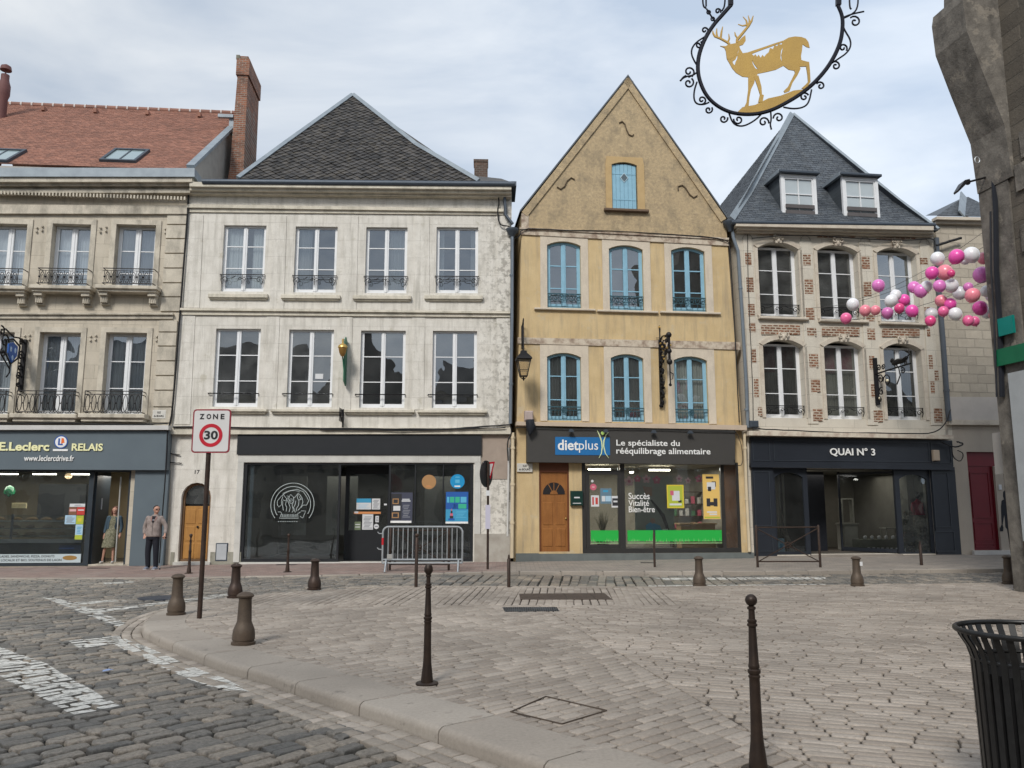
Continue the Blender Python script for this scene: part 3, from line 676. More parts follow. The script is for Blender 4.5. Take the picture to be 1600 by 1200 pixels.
# far pavement
pm1 = mat('pink_brick_pavement', (.33, .235, .20), .85, col2=(.20, .15, .135), nscale=3, namt=.6, brick=(.22, .11, .008, (.12, .10, .09), .5, .4), patch='flat', bump=.3, stain=(.30, .27, .24), samt=.5, sscale=(.6, .6, .6))
pm2 = mat('grey_paved_pavement', (.33, .285, .24), .85, col2=(.22, .20, .18), nscale=2, namt=.6, brick=(.25, .125, .009, (.13, .115, .10), .5, .3), patch='flat', bump=.3, stain=(.18, .16, .14), samt=.4, sscale=(.8, .8, .8))
def pavement(x0, x1, name, m):
    k = MB(); nx = max(4, int((x1 - x0) / .5)); ny = 5; vs = []
    for j in range(ny + 1):
        for i in range(nx + 1):
            x = x0 + (x1 - x0) * i / nx; yk, yf = interp(KERBF, x, 1) + .13, interp(FOOT, x, 1) + .9; y = yk + (yf - yk) * j / ny; vs.append((x, y, pz(x, y)))
    k.add(vs, [(j * (nx + 1) + i, j * (nx + 1) + i + 1, (j + 1) * (nx + 1) + i + 1, (j + 1) * (nx + 1) + i) for j in range(ny) for i in range(nx)])
    struct(k.build(name, m, normals=False))
pavement(-24, -.05, 'pavement', pm1); pavement(-.05, 20, 'pavement', pm2)
st = Stones(); FC = cum(KERBF); s = 0
while s < FC[-1] - 1:
    L = rng.uniform(.9, 1.1); cr = []; p0, _ = at(KERBF, FC, s)
    for ds, dd in ((.006, 0), (L - .006, 0), (L - .006, .16), (.006, .16)):
        p, nn = at(KERBF, FC, s + ds); sg = 1 if nn.y > 0 else -1; p = p + nn * sg * dd; cr.append((p.x, p.y))
    if area(cr) < 0: cr = cr[::-1]
    zz = at(KERBF, FC, s + L / 2)[0].z; st.add(cr, zz + .003, [(0, -.3), (0, -.02), (.012, -.003), (.03, 0)], (0, 0), 0); s += L
st.build('kerb', KRB)
# ================================================================ corner building (left)
ST1 = mat('beige_limestone', (.56, .50, .405), .85, col2=(.46, .41, .325), nscale=1.6, namt=.6, brick=(.85, .42, .004, (.20, .175, .14), .5, .18), stain=(.24, .215, .175), samt=.5, sscale=(2.2, 2.2, .45), bump=.2, bscale=30,
          wear=((.30, .265, .21), .6, 1.1, .6))
ST1C = mat('beige_stone_moulding', (.58, .525, .43), .85, col2=(.42, .38, .31), nscale=2.5, namt=.7, stain=(.13, .12, .10), samt=.65, sscale=(1.5, 1.5, .6), bump=.25)
REDT = mat('red_clay_tile', (.30, .15, .11), .85, col2=(.22, .11, .08), nscale=1.2, namt=.5, island=.22, bump=.2, stain=(.12, .07, .055), samt=.35, sscale=(1.5, 1.5, 1))
GREYP = mat('grey_shopfront_paint', (.115, .145, .165), .45, col2=(.095, .12, .14), nscale=1.2, namt=.6, bump=.05)
BR = mat('red_brick', (.36, .15, .085), .9, col2=(.20, .09, .06), nscale=2.5, namt=.8, brick=(.22, .075, .012, (.30, .26, .22), .5, .75), bump=.5, stain=(.07, .05, .04), samt=.5, sscale=(1, 1, .8))
PLAS = mat('grey_render', (.40, .38, .35), .9, namt=.5, bump=.2)
def holes_for(B, lst, rise=0.0):
    out = []
    for (xl, xr, yt, yb) in lst:
        u0, u1, z0, z1_ = B.rect(xl, xr, yt, yb); out.append((u0, u1, z0, z1_, rise))
    return out
def hole(h): return arch(*h) if h[4] else [(h[0], h[2]), (h[1], h[2]), (h[1], h[3]), (h[0], h[3])]
up1 = holes_for(B1, [(-124, -63, 349, 452), (-22, 39, 350, 452), (79, 139, 350.5, 452), (179, 241, 351.5, 452)])
lo1 = holes_for(B1, [(-150, -86, 518, 648), (-46, 18, 519, 648), (58, 122, 519.5, 648), (162, 226, 520, 648)])
shop1 = (B1.F(-200, 800)[0], B1.F(201, 800)[0], B1.F(100, 885)[1] + .02, B1.F(100, 734)[1])
gz1 = shop1[2] - .3
out1 = B1.quad([(266.5, 884), (268, 664), (294, 330), (299, 276)]) ; left_u = B1.F(-260, 600)[0]
out1 = [(left_u, gz1)] + [(out1[0][0], gz1)] + out1[1:] + [(left_u, B1.F(0, 276)[1])]
B1.wall(out1, [hole(h) for h in up1 + lo1] + [[(shop1[0], shop1[2]), (shop1[1], shop1[2]), (shop1[1], shop1[3]), (shop1[0], shop1[3])]], ST1, .36, 7.5)
# shells of the rooms: floors and a back wall
def rooms(B, u0, u1, zs, y=4.0, m=ROOMW):
    k = MB()
    for z in zs: k.box(u0 + .05, u1 - .05, .37, y, z - .12, z + .12)
    k.box(u0 + .05, u1 - .05, y, y + .1, zs[0], zs[-1]); k.build('floor', m, B.root)
rooms(B1, left_u, out1[1][0], [B1.F(100, 655)[1] - .05, B1.F(100, 470)[1], B1.F(100, 330)[1]])
for n_, h in enumerate(up1): B1.window(*h, m=WHITEF, rows=(.27, .62), fw=.07, cs=.17, curtain=[(0, .5, .0), (.5, 1, .0)], y=.26)
for n_, h in enumerate(lo1): B1.window(*h, m=WHITEF, rows=(.33, .66), fw=.07, cs=.17, curtain=[(0, .49, .0), (.52, 1, .0)], y=.26)
# cornice, string courses, quoins
B1.band('frieze', ST1C, -260, 318, 333, 292, 321, 334, .10)
k = MB(); 
for t, b, o in ((276, 284, .50), (284, 290, .36), (290, 296, .20), (296, 301, .28)): B1.band('', None, -260, t, b, 300 - (t > 283) * 3, t, b, o, mb=k)
k.build('cornice', ST1C, B1.root)
k = MB(); uA, zA = B1.F(-240, 293, -.28); uB, zB = B1.F(292, 293, -.28); d = uA
while d < uB: k.box(d, d + .045, -.30, -.2, zA - .06, zA + .05); d += .1
k.build('dentils', ST1C, B1.root)
B1.band('gutter', ZINC, -260, 261, 275.5, 304, 262.5, 276, .56, .2)
k = MB(); B1.band('', None, -260, 488, 490.5, 270, 489, 491.5, .13, mb=k); B1.band('', None, -260, 490.5, 497, 270, 491.5, 498, .06, mb=k); k.build('string_course', ST1C, B1.root)
k = MB()
ys = [334, 351, 373, 396, 419, 442, 464, 487]
for a, b in zip(ys, ys[1:]):
    l0, l1 = 261.5 - (a - 334) * .072, 291.5 - (a - 334) * .075; m0, m1 = 261.5 - (b - 334) * .072, 291.5 - (b - 334) * .075
    k.prism(B1.quad([(m0, b - 1.3), (m1, b - 1.3), (l1, a + .8), (l0, a + .8)], -.05), -.05, .03)
ys = [500, 519, 541, 564, 587, 610, 636, 661]
for a, b in zip(ys, ys[1:]):
    l0, l1 = 249 - (a - 500) * .075, 277 - (a - 500) * .06; m0, m1 = 249 - (b - 500) * .075, 277 - (b - 500) * .06
    k.prism(B1.quad([(m0, b - 1.3), (m1, b - 1.3), (l1, a + .8), (l0, a + .8)], -.05), -.05, .03)
k.build('quoins', ST1C, B1.root)
for hs in (up1, lo1):           # flat raised architraves
    k = MB()
    for h in hs:
        o = [(h[0] - .16, h[2] - .0), (h[1] + .16, h[2]), (h[1] + .16, h[3] + .16), (h[0] - .16, h[3] + .16)]
        for a, b in ((h[0] - .16, h[0] - .004), (h[1] + .004, h[1] + .16)): k.box(a, b, -.035, .02, h[2], h[3] + .003)
        k.box(h[0] - .16, h[1] + .16, -.038, .02, h[3] + .003, h[3] + .16)
        for sx in (h[0] - .33, h[1] + .26):   # shutter hooks
            k.box(sx, sx + .05, -.06, 0, h[3] - .25, h[3] - .2); k.box(sx, sx + .05, -.06, 0, h[3] - .12, h[3] - .08)
    k.build('architraves', ST1C, B1.root)
def ringpts(cx, cz, rx, rz, y, n=12): return [(cx + rx * math.cos(2 * math.pi * i / n), y, cz + rz * math.sin(2 * math.pi * i / n)) for i in range(n)]
for h in up1:
    L0, L1 = h[0] - .12, h[1] + .02; zb = h[2] + .03; zt = zb + .52; yo = -.34; k = MB()
    for a in (zt, zb + .06): k.tube([(L0 - .05, .0, a), (L0 - .05, yo, a), (L1 + .12, yo, a), (L1 + .12, .0, a)], .016, 4)
    k.tube([(L0 - .05, yo, zt - .07), (L1 + .12, yo, zt - .07)], .010, 4)
    nn = 7; w_ = (L1 - L0) / nn
    for i in range(nn):
        cx = L0 + w_ * (i + .5); k.tube(ringpts(cx, (zt + zb) / 2 - .02, w_ * .34, .17, yo), .011, 4, closed=True); k.tube([(cx - w_ / 2, yo, zb + .06), (cx - w_ / 2, yo, zt - .07)], .010, 4)
        k.ball((cx - w_ / 2, yo, (zb + zt) / 2), .03, 6, 4); k.tube(ringpts(cx, (zt + zb) / 2 - .02, w_ * .15, .09, yo, 8), .009, 4, closed=True)
    k.tube([(L1, yo, zb + .06), (L1, yo, zt)], .012, 4)
    k.build('balcony_railing', IRON, B1.root)
    k = MB(); a, b = L0 - .22, L1 + .28
    k.box(a, b, -.44, .05, h[2] - .10, h[2] + .01, .015); k.box(a + .05, b - .05, -.36, .05, h[2] - .17, h[2] - .10)
    for cx in (a + .2, b - .2):
        k.box(cx - .12, cx + .12, -.30, .02, h[2] - .28, h[2] - .17, .01); k.box(cx - .10, cx + .10, -.20, .02, h[2] - .48, h[2] - .28)
        k.box(cx - .12, cx + .12, -.11, .02, h[2] - .53, h[2] - .48, .01)
        for e in (-.06, 0, .06): k.tube([(cx + e, -.2, h[2] - .47), (cx + e, -.21, h[2] - .29)], .018, 5)
    k.build('balcony_slab', ST1C, B1.root)
for h in lo1:
    L0, L1 = h[0] - .34, h[1] + .08; zb = h[2] + .04; zt = zb + .62; yo = -.36; k = MB()
    for a in (zt, zb, zb + .52): k.tube([(L0, .0, a), (L0, yo, a), (L1, yo, a), (L1, .0, a)], .015, 4)
    nn = 9; w_ = (L1 - L0) / nn
    for i in range(nn):
        cx = L0 + w_ * (i + .5); k.tube(ringpts(cx, zb + .26, w_ * .36, .24, yo), .012, 4, closed=True); k.ball((cx + w_ / 2, yo, zb + .26), .022, 6, 4)
    for s_ in (L0, L0 + w_ * 3, L0 + w_ * 6, L1): k.tube([(s_, yo, zb), (s_, yo, zt)], .014, 4)
    for i in range(7):
        cx = L0 + (L1 - L0) * (i + .5) / 7; k.tube([(cx - .08, yo, zb - .01), (cx - .04, yo, zb - .06), (cx, yo, zb - .02), (cx + .04, yo, zb - .06), (cx + .08, yo, zb - .01)], .010, 4)
    k.build('balcony_railing', IRON, B1.root)
    k = MB(); k.box(L0 - .12, L1 + .16, -.46, .05, h[2] - .15, h[2] - .02, .02); k.box(L0 - .05, L1 + .1, -.38, .05, h[2] - .24, h[2] - .15); k.build('balcony_slab', ST1C, B1.root)
# roof
def P3(B, px, py, y): u, z = B.F(px, py, y); return Vector((u, y, z))
e0 = P3(B1, 305, 266, -.15); zE = e0.z; ue = e0.x; uR = P3(B1, 299, 268, 0).x + .02
zr_ = P3(B1, 200, 171, 6.3).z; yR = 6.3
slope(B1.root, 'roof', REDT, (left_u, -.15, zE), (uR, -.15, zE), (uR, yR, zr_), (left_u, yR, zr_), .17, .115, .014)
k = MB()
k.add([(left_u, yR, zr_), (uR, yR, zr_), (uR, 2 * yR, zE), (left_u, 2 * yR, zE)], [(0, 1, 2, 3)]); k.build('roof_back', REDT, B1.root)
k = MB(); k.add([(uR + .012, -.1, zE - .6), (uR + .012, 2 * yR, zE - .6), (uR + .012, 2 * yR, zE), (uR + .012, yR, zr_), (uR + .012, -.1, zE)], [(0, 1, 2, 3, 4)])
k.add([(uR + .012, -.1, zE - .6), (left_u, -.1, zE - .6), (left_u, -.1, zE - .05), (uR, -.1, zE - .05)], [(0, 1, 2, 3)]); k.build('gable_end', PLAS, B1.root)
k = MB(); n_ = int((uR - left_u) / .40)
for i in range(n_):
    a = left_u + .40 * i; k.tube([(a + .01, yR, zr_ + .02), (a + .39, yR, zr_ + .015)], .10, 8)
k.build('ridge_tiles', mat('ridge_clay', (.25, .13, .10), .8, island=.15), B1.root, smooth=True)
k = MB()
for i in range(n_ + 1): k.tube([(left_u + .40 * i - .03, yR, zr_ + .02), (left_u + .40 * i + .03, yR, zr_ + .02)], .115, 8)
k.build('ridge_mortar', mat('pale_mortar', (.55, .50, .47), .9), B1.root)
kz = MB(); kz.bar((uR + .02, -.25, zE + .08), (uR + .02, yR * .66, zE + (zr_ - zE) * .66 + .14), .24, .10)
kz.bar((uR + .02, yR * .66, zE + (zr_ - zE) * .66 - .15), (uR + .02, yR * .66, zE + (zr_ - zE) * .66 + .55), .16, .12)
kz.bar((uR - .45, yR * .645, zE + (zr_ - zE) * .66 + .52), (uR + .10, yR * .645, zE + (zr_ - zE) * .66 + .52), .12, .14); kz.build('zinc_coping', ZINC, B1.root)
def skylight(B, px0, px1, pyt, pyb, root, frac=(zr_ - zE) / (yR + .15)):
    ang = math.atan(frac)
    ys_ = []
    for py in (pyb, pyt):
        d = ray((px0 + px1) / 2, py); lo, hi = -.2, 7
        for _ in range(30):
            mid = (lo + hi) / 2; z = B.F((px0 + px1) / 2, py, mid)[1]
            if z > zE + (mid + .15) * frac: lo = mid
            else: hi = mid
        ys_.append(mid)
    y0, y1 = ys_; u0, u1 = B.F(px0, (pyt + pyb) / 2, (y0 + y1) / 2)[0], B.F(px1, (pyt + pyb) / 2, (y0 + y1) / 2)[0]
    n = Vector((0, -math.sin(ang), math.cos(ang)))
    def pt(u, y, h): return Vector((u, y, zE + (y + .15) * frac)) + n * h
    k = MB()
    for a, b, c, d_ in ((u0, u1, y0, y0 + .09), (u0, u1, y1 - .09, y1), (u0, u0 + .09, y0 + .09, y1 - .09), (u1 - .09, u1, y0 + .09, y1 - .09)):
        vs = [pt(a, c, -.02), pt(b, c, -.02), pt(b, d_, -.02), pt(a, d_, -.02), pt(a, c, .1), pt(b, c, .1), pt(b, d_, .1), pt(a, d_, .1)]
        k.add(vs, [(0, 3, 2, 1), (4, 5, 6, 7), (0, 1, 5, 4), (1, 2, 6, 5), (2, 3, 7, 6), (3, 0, 4, 7)])
    f = k.build('skylight', LEAD, root)
    k = MB(); k.add([pt(u0 + .09, y0 + .09, .06), pt(u1 - .09, y0 + .09, .06), pt(u1 - .09, y1 - .09, .06), pt(u0 + .09, y1 - .09, .06)], [(0, 1, 2, 3)]); k.build('pane', mat('skylight_pane', (.26, .33, .34), .08, namt=0, bump=0, spec=1.0), f)
    k = MB(); c = (u0 + u1) / 2; k.add([pt(c - .025, y0 + .08, .075), pt(c + .025, y0 + .08, .075), pt(c + .025, y1 - .08, .075), pt(c - .025, y1 - .08, .075)], [(0, 1, 2, 3)]); k.build('glazing_bar', LEAD, f)
skylight(B1, 168, 224, 236, 255, B1.root); skylight(B1, -30, 28, 236, 255, B1.root)
k = MB()
for i in range(4):
    u = B1.F(68 + 81 * i, 181 + i * 1.6, 5.7)[0]; y = 5.7; k.box(u, u + .12, y - .25, y, zE + (y + .15) * (zr_ - zE) / (yR + .15) - .1, zE + (y + .15) * (zr_ - zE) / (yR + .15) + .06)
k.build('vent_tiles', REDT, B1.root)
# tall brick chimney, and the terracotta one at the picture's edge
y0 = 3.4; u0, z0 = B1.F(363, 268, y0); u1 = B1.F(384, 180, y0)[0]; zt = B1.F(380, 88, y0)[1]
k = MB()
k.prism([(u0 - .34, zE - .5), (u1 + .04, zE - .5), (u1 + .02, zE + 1.6), (u1, zt - .75), (u0, zt - .75), (u0 - .10, zE + 1.6)], y0, y0 + 1.85); k.box(u0 - .05, u1 + .05, y0 - .05, y0 + 1.9, zt - .75, zt - .12)
k.box(u0 + .01, u1 - .02, y0 + .02, y0 + .5, zt - .12, zt + .02); k.box(u0 + .03, u1 - .0, y0 + .55, y0 + 1.5, zt - .12, zt - .03)
k.build('chimney', BR, B1.root)
k = MB(); k.box(u0 - .04, u1 + .04, y0 - .04, y0 + 1.58, zt - .2, zt - .10); k.box(u0 - .08, u0 + .05, y0 - .02, y0 + 1.0, zt - .12, zt + .04); k.build('chimney_cap', mat('mossy_mortar', (.22, .21, .17), .95, col2=(.10, .10, .07), namt=.9, bump=.5), B1.root)
u, z = B1.F(-2, 222, 4.6); zt2 = B1.F(0, 100, 4.6)[1]
k = MB(); H = zt2 - z; k.lathe([(.15, z - 1), (.16, z), (.16, z + H * .55), (.21, z + H * .60), (.21, z + H * .72), (.17, z + H * .76), (.14, z + H * .8), (.14, z + H * .86)], u, 4.6, 0, 14)
k.lathe([(.03, z + H * .84), (.03, z + H * .93)], u, 4.6, 0, 6); k.lathe([(.20, z + H * .92), (.17, z + H * .97), (.02, z + H)], u, 4.6, 0, 12)
k.build('chimney_pot', mat('dark_terracotta', (.14, .06, .055), .7), B1.root, smooth=True)
# --- bakery shopfront
B1.band('ledge', mat('pale_ledge', (.55, .54, .52), .7), -260, 664, 671.5, 263, 664.5, 671.5, .42)
def panel(B, name, m, xl, xr, yt, yb, yfront, yback, parent=None, c=0):
    a, b, z0, z1_ = B.rect(xl, xr, yt, yb, yfront); k = MB(); k.box(a, b, yfront, yback, z0, z1_, c); return k.build(name, m, parent or B.root)
sf = panel(B1, 'shopfront', GREYP, -260, 262.5, 671.5, 733.5, -.30, .05)
panel(B1, 'side_panel', GREYP, 206.5, 259.5, 734.5, 884, -.16, .05, sf)
a, b, z0, z1_ = B1.rect(-40, 141, 735, 882, .0); zb1 = shop1[2]
ux = lambda px, py=800, yl=0: B1.F(px, py, yl)[0]; uz = lambda py, px=100, yl=0: B1.F(px, py, yl)[1]
DG = mat('dark_grey_frame', (.035, .045, .055), .4, bump=.03)
k = MB(); k.box(ux(136), ux(143.5), -.02, .10, zb1, shop1[3]); k.box(ux(-200), ux(136), -.02, .10, zb1, uz(880)); k.box(ux(-200), ux(201), -.02, .12, shop1[3] - .06, shop1[3] + .02)
k.box(ux(143.5), ux(143.5) + .05, .1, 1.1, zb1, shop1[3]); k.box(ux(201) - .05, ux(201), .0, 1.1, zb1, shop1[3]); k.box(ux(55), ux(55) + .05, .0, .08, uz(880), shop1[3]) if False else None
k.build('window_frame', DG, sf)
k = MB(); k.box(ux(-200), ux(137), .03, .045, uz(880), shop1[3] - .05); k.build('shop_window', SHOPG, sf)
k = MB(); k.box(ux(140), ux(204), .0, 1.3, zb1 - .1, zb1 + .03); k.build('threshold', ST1C, B1.root)
def room(B, u0, u1, z0, z1_, y0, y1, mw, mf, name='shop_room'):
    k = MB(); k.add([(u0, y1, z0), (u1, y1, z0), (u1, y1, z1_), (u0, y1, z1_)], [(0, 1, 2, 3)])
    k.add([(u0, y0, z0), (u0, y1, z0), (u0, y1, z1_), (u0, y0, z1_)], [(0, 1, 2, 3)]); k.add([(u1, y0, z0), (u1, y1, z0), (u1, y1, z1_), (u1, y0, z1_)], [(0, 1, 2, 3)])
    k.add([(u0, y0, z1_), (u1, y0, z1_), (u1, y1, z1_), (u0, y1, z1_)], [(0, 1, 2, 3)]); r = k.build(name, mw, B.root, normals=False)
    k = MB(); k.add([(u0, y0, z0), (u1, y0, z0), (u1, y1, z0), (u0, y1, z0)], [(0, 1, 2, 3)]); k.build('floor', mf, r, normals=False); return r
room(B1, ux(-200), ux(201), zb1 + .01, shop1[3] + .05, .11, 3.6, mat('bakery_wall', (.24, .20, .13), .9, namt=.3), mat('dark_tile_floor', (.05, .045, .04), .4))
k = MB(); k.box(ux(60, 800, 2.5), ux(134, 800, 2.5), 2.4, 2.55, zb1 + 1.2, shop1[3] - .35); k.build('menu_board', BLACKM, B1.root)
# door leaf standing open with its long pale pull bar
k = MB(); dl0 = ux(203) - .03
k.box(dl0 - .03, dl0, .15, .95, zb1 + .05, shop1[3] - .12); dr = k.build('door', glass('door_glass', (.45, .48, .5), .06), sf)
k = MB(); xa, za = B1.F(189, 745, .25); xb, zb_ = B1.F(179, 880, .25); k.tube([(xa, .25, za), (xb + .02, .25, zb1 + .08)], .022, 8); k.build('door_edge', mat('pale_aluminium', (.55, .55, .52), .4, .4), sf)
def shop_fill(B, u, y, z, w, d, e, col=(1, .93, .82)):      # the light of the lit ceiling tubes, and an added fill where none hang
    l = bpy.data.lights.new('ceiling_tube_light', 'AREA'); l.shape = 'RECTANGLE'; l.size = w; l.size_y = d; l.energy = e; l.color = col
    o = bpy.data.objects.new('ceiling_tube_light', l); scene.collection.objects.link(o); o.location = B.W(u, y, z); o.rotation_euler = (0, 0, B.a)
shop_fill(B1, ux(50), 1.0, shop1[3] - .15, 5, 1.0, 95)
# lit tubes
for px in (10, 70, 127):
    u = B1.F(px, 737.5, 1.2)[0]; k = MB(); k.box(u - .33, u + .33, 1.15, 1.25, shop1[3] - .10, shop1[3] - .07)
    tag(k.build('tube_light', LAMPW, None, loc=None), None, None); o = bpy.data.objects['tube_light'] if px == 10 else bpy.context.scene.objects[-1]
for i, o in enumerate([o for o in scene.objects if o.name.startswith('tube_light')]):
    o.location = B1.root.location; o.rotation_euler = B1.root.rotation_euler
    tag(o, ['lit white ceiling tube at the far left of the bakery window', 'lit white ceiling tube in the middle of the bakery window', 'lit white ceiling tube beside the bakery doorway'][i], 'ceiling light', 'ceiling tubes in the bakery')
# lettering on the fascia
YEL = mat('pale_yellow_lettering', (.80, .78, .45), .5, namt=0, bump=0)
def sign_text(B, s, xl, xr, yt, yb, y, m, parent, bold=.0, shear=0, name='lettering', depth=.02):
    a, b = B.F(xl, (yt + yb) / 2, y)[0], B.F(xr, (yt + yb) / 2, y)[0]; xm = (xl + xr) / 2; return text(name, s, a, b, B.F(xm, yb, y)[1], B.F(xm, yt, y)[1], y, m, parent, bold, depth, shear)
sign_text(B1, 'E.Leclerc', -1, 77.5, 691, 704.5, -.31, YEL, sf, .03, .0); sign_text(B1, 'RELAIS', 112.5, 161, 693, 704.5, -.31, YEL, sf, .025)
sign_text(B1, 'www.leclercdrive.fr', 38, 116, 711.5, 720.5, -.31, WHITE, sf, .012)
BLUEM = mat('sign_blue', (.03, .09, .32), .5, namt=0, bump=0); ORG = mat('sign_orange', (.75, .16, .03), .5, namt=0, bump=0)
cu_, cz_ = B1.F(95.5, 690.5, -.31); s_ = (ux(106, 690, -.31) - ux(85, 690, -.31)) / 2
k = MB(); k.disc(cu_, cz_, s_ * 1.03, -.316, -.30); lg = k.build('logo', BLUEM, sf)
k = MB(); k.disc(cu_, cz_, s_ * .86, -.320, -.315); k.box(cu_ - s_ * 1.1, cu_ + s_ * 1.1, -.319, -.30, cz_ - s_ * 1.42, cz_ - s_ * 1.12); k.build('logo_disc', WHITE, lg)
k = MB(); k.disc(cu_, cz_, s_ * .70, -.3225, -.319)
k.build('logo_ring', mat('logo_pale', (.75, .76, .8), .5, namt=0, bump=0), lg)
k = MB(); k.prism([(cu_ + s_ * .05, cz_ - s_ * .3), (cu_ + s_ * .55, cz_ - s_ * .1), (cu_ + s_ * .4, cz_ + s_ * .55), (cu_ + s_ * .05, cz_ + s_ * .6)], -.3255, -.322); k.build('logo_orange', ORG, lg)
text('logo_letter', 'L', cu_ - s_ * .4, cu_ + s_ * .3, cz_ - s_ * .5, cz_ + s_ * .55, -.326, BLUEM, lg, .03, .004)
# strip of wording at the foot of the window
wp = panel(B1, 'lower_sign', mat('pale_blue_sign', (.46, .53, .55), .6, namt=.1, bump=0), -60, 126, 866, 879.5, -.03, .0, sf)
sign_text(B1, 'SALADES, SANDWICHS, PIZZA, DONUTS', -6, 85, 867.5, 871.5, -.032, INK, wp, .0, .0, 'lettering', .004)
sign_text(B1, 'ET LOCAUX ET BIO, SOUTENUS DE LAON', -6, 96, 873.3, 877.5, -.032, INK, wp, .0, .0, 'lettering', .004)
u, z = B1.F(109, 871.5, -.032); k = MB(); k.disc(u, z, .20, -.036, -.030, 20, .065); k.build('printed_tart', mat('printed_tart_brown', (.32, .18, .05), .6), wp)
# ================================================================ house with the black shop board
ST2 = mat('pale_weathered_limestone', (.69, .66, .60), .85, col2=(.56, .53, .47), nscale=2.6, namt=.8, brick=(1.1, .55, .003, (.45, .42, .37), .5, .06), stain=(.34, .32, .275), samt=.6, sscale=(3.4, 3.4, .35), bump=.5, bscale=25,
          wear=((.46, .43, .35), .7, 2.3, .60), patch=(8.6, 10.6, (.20, .185, .155), .50))
ST2C = mat('pale_moulding', (.65, .60, .50), .85, col2=(.48, .45, .37), nscale=2.2, namt=.7, stain=(.28, .26, .21), samt=.6, sscale=(2.2, 2.2, .8), bump=.3)
SLATE = mat('dark_lozenge_tile', (.05, .047, .046), .6, col2=(.024, .023, .023), nscale=4, namt=.6, island=.6, bump=.3, stain=(.13, .11, .08), samt=.5, sscale=(3, 3, 3))
up2 = holes_for(B2, [(347.5, 414, 352, 455.5), (460, 526, 354, 457), (571, 636, 355, 458), (681.5, 747, 355, 458)])
lo2 = holes_for(B2, [(334.5, 405, 513.5, 635.5), (449.5, 520, 515, 636), (562.5, 633, 516.5, 637), (675.5, 745, 517, 637.5)])
shop2 = B2.rect(378, 739.5, 723.5, 878); d17 = B2.rect(281, 327.5, 754, 877.5)
gz2 = shop2[2] - .4
o = B2.quad([(265, 884), (266.5, 664), (293, 330), (297, 286), (800, 291), (797, 500), (798, 880)])
out2 = [(o[0][0], gz2), o[1], o[2], o[3], o[4], o[5], (o[6][0], gz2)]
B2.wall(out2, [hole(h) for h in up2 + lo2] + [[(shop2[0], shop2[2]), (shop2[1], shop2[2]), (shop2[1], shop2[3]), (shop2[0], shop2[3])], arch(d17[0], d17[1], d17[2], d17[3], .42)], ST2, .26, 8)
rooms(B2, o[1][0] + .1, o[4][0] - .1, [B2.F(500, 690)[1], B2.F(500, 480)[1], B2.F(500, 330)[1]])
cur2 = [[(0, .47, .0), (.66, 1, .0)], [(0, .36, 0)], [(.5, 1, 0)], [(0, .18, 0), (.82, 1, 0)]]
DRAPE = mat('grey_net_curtain', (.75, .76, .74), .9, namt=.2, bump=0)
for h, c in zip(up2, cur2): B2.window(*h, rows=(.36, .69), fw=.055, cs=.135, y=.14, curtain=(DRAPE, c))
for i, h in enumerate(lo2):
    wdw = B2.window(*h, rows=(.335, .665), fw=.055, cs=.135, y=.14, pane=PANED if i < 2 else PANE)
    if i == 1:
        a, b, c, d = B2.rect(492.5, 505, 584, 592, .12); k = MB(); k.box(a, b, .118, .122, c, d); k.build('notice', PAPER, wdw)
k = MB()
for t, b, oo in ((285, 292, .46), (292, 298, .34), (298, 303.5, .20)): B2.band('', None, 296, t - 1, b - 1, 799, t + 4, b + 4, oo, mb=k)
k.build('cornice', ST2C, B2.root)
k = MB(); B2.band('', None, 292, 319, 324, 786, 326, 330.5, .12, mb=k); B2.band('', None, 292, 324, 331, 786, 330.5, 335.5, .05, mb=k); k.build('frieze_moulding', ST2C, B2.root)
k = MB(); B2.band('', None, 281, 481, 484.5, 797, 486.5, 489.5, .13, mb=k); B2.band('', None, 281, 484.5, 491.5, 797, 489.5, 495.5, .06, mb=k); k.build('string_course', ST2C, B2.root)
k = MB(); B2.band('', None, 266, 668, 678.5, 798, 668.5, 678, .16, mb=k); k.build('shop_cornice', ST2C, B2.root)
k = MB()      # pilasters and slightly sunk wall fields
for a0, a1, b0, b1 in ((300, 320, 286, 303),): pass
for xs, yt, yb in (((293.5, 318), 336, 481), ((776, 797.5), 337, 486), ((426, 448), 337, 484), ((537, 560), 338, 485), ((648, 671), 338, 486)):
    pts = B2.quad([(xs[0] - (yb - yt) * .045 * (xs[0] < 560) * (800 - xs[0]) / 500, yb), (xs[1] - (yb - yt) * .045 * (xs[0] < 560) * (800 - xs[0]) / 500, yb), (xs[1], yt), (xs[0], yt)], -.02); k.prism(pts, -.022, .02)
for xs, yt, yb in (((281, 305), 493, 663), ((775, 797), 497, 666), ((417, 437), 494, 640), ((531, 551), 495, 640), ((644, 664), 496, 640)):
    pts = B2.quad([(xs[0] - (yb - yt) * .05 * max(0, 800 - xs[0]) / 500, yb), (xs[1] - (yb - yt) * .05 * max(0, 800 - xs[1]) / 500, yb), (xs[1], yt), (xs[0], yt)], -.02); k.prism(pts, -.022, .02)
k.build('pilasters', ST2, B2.root)
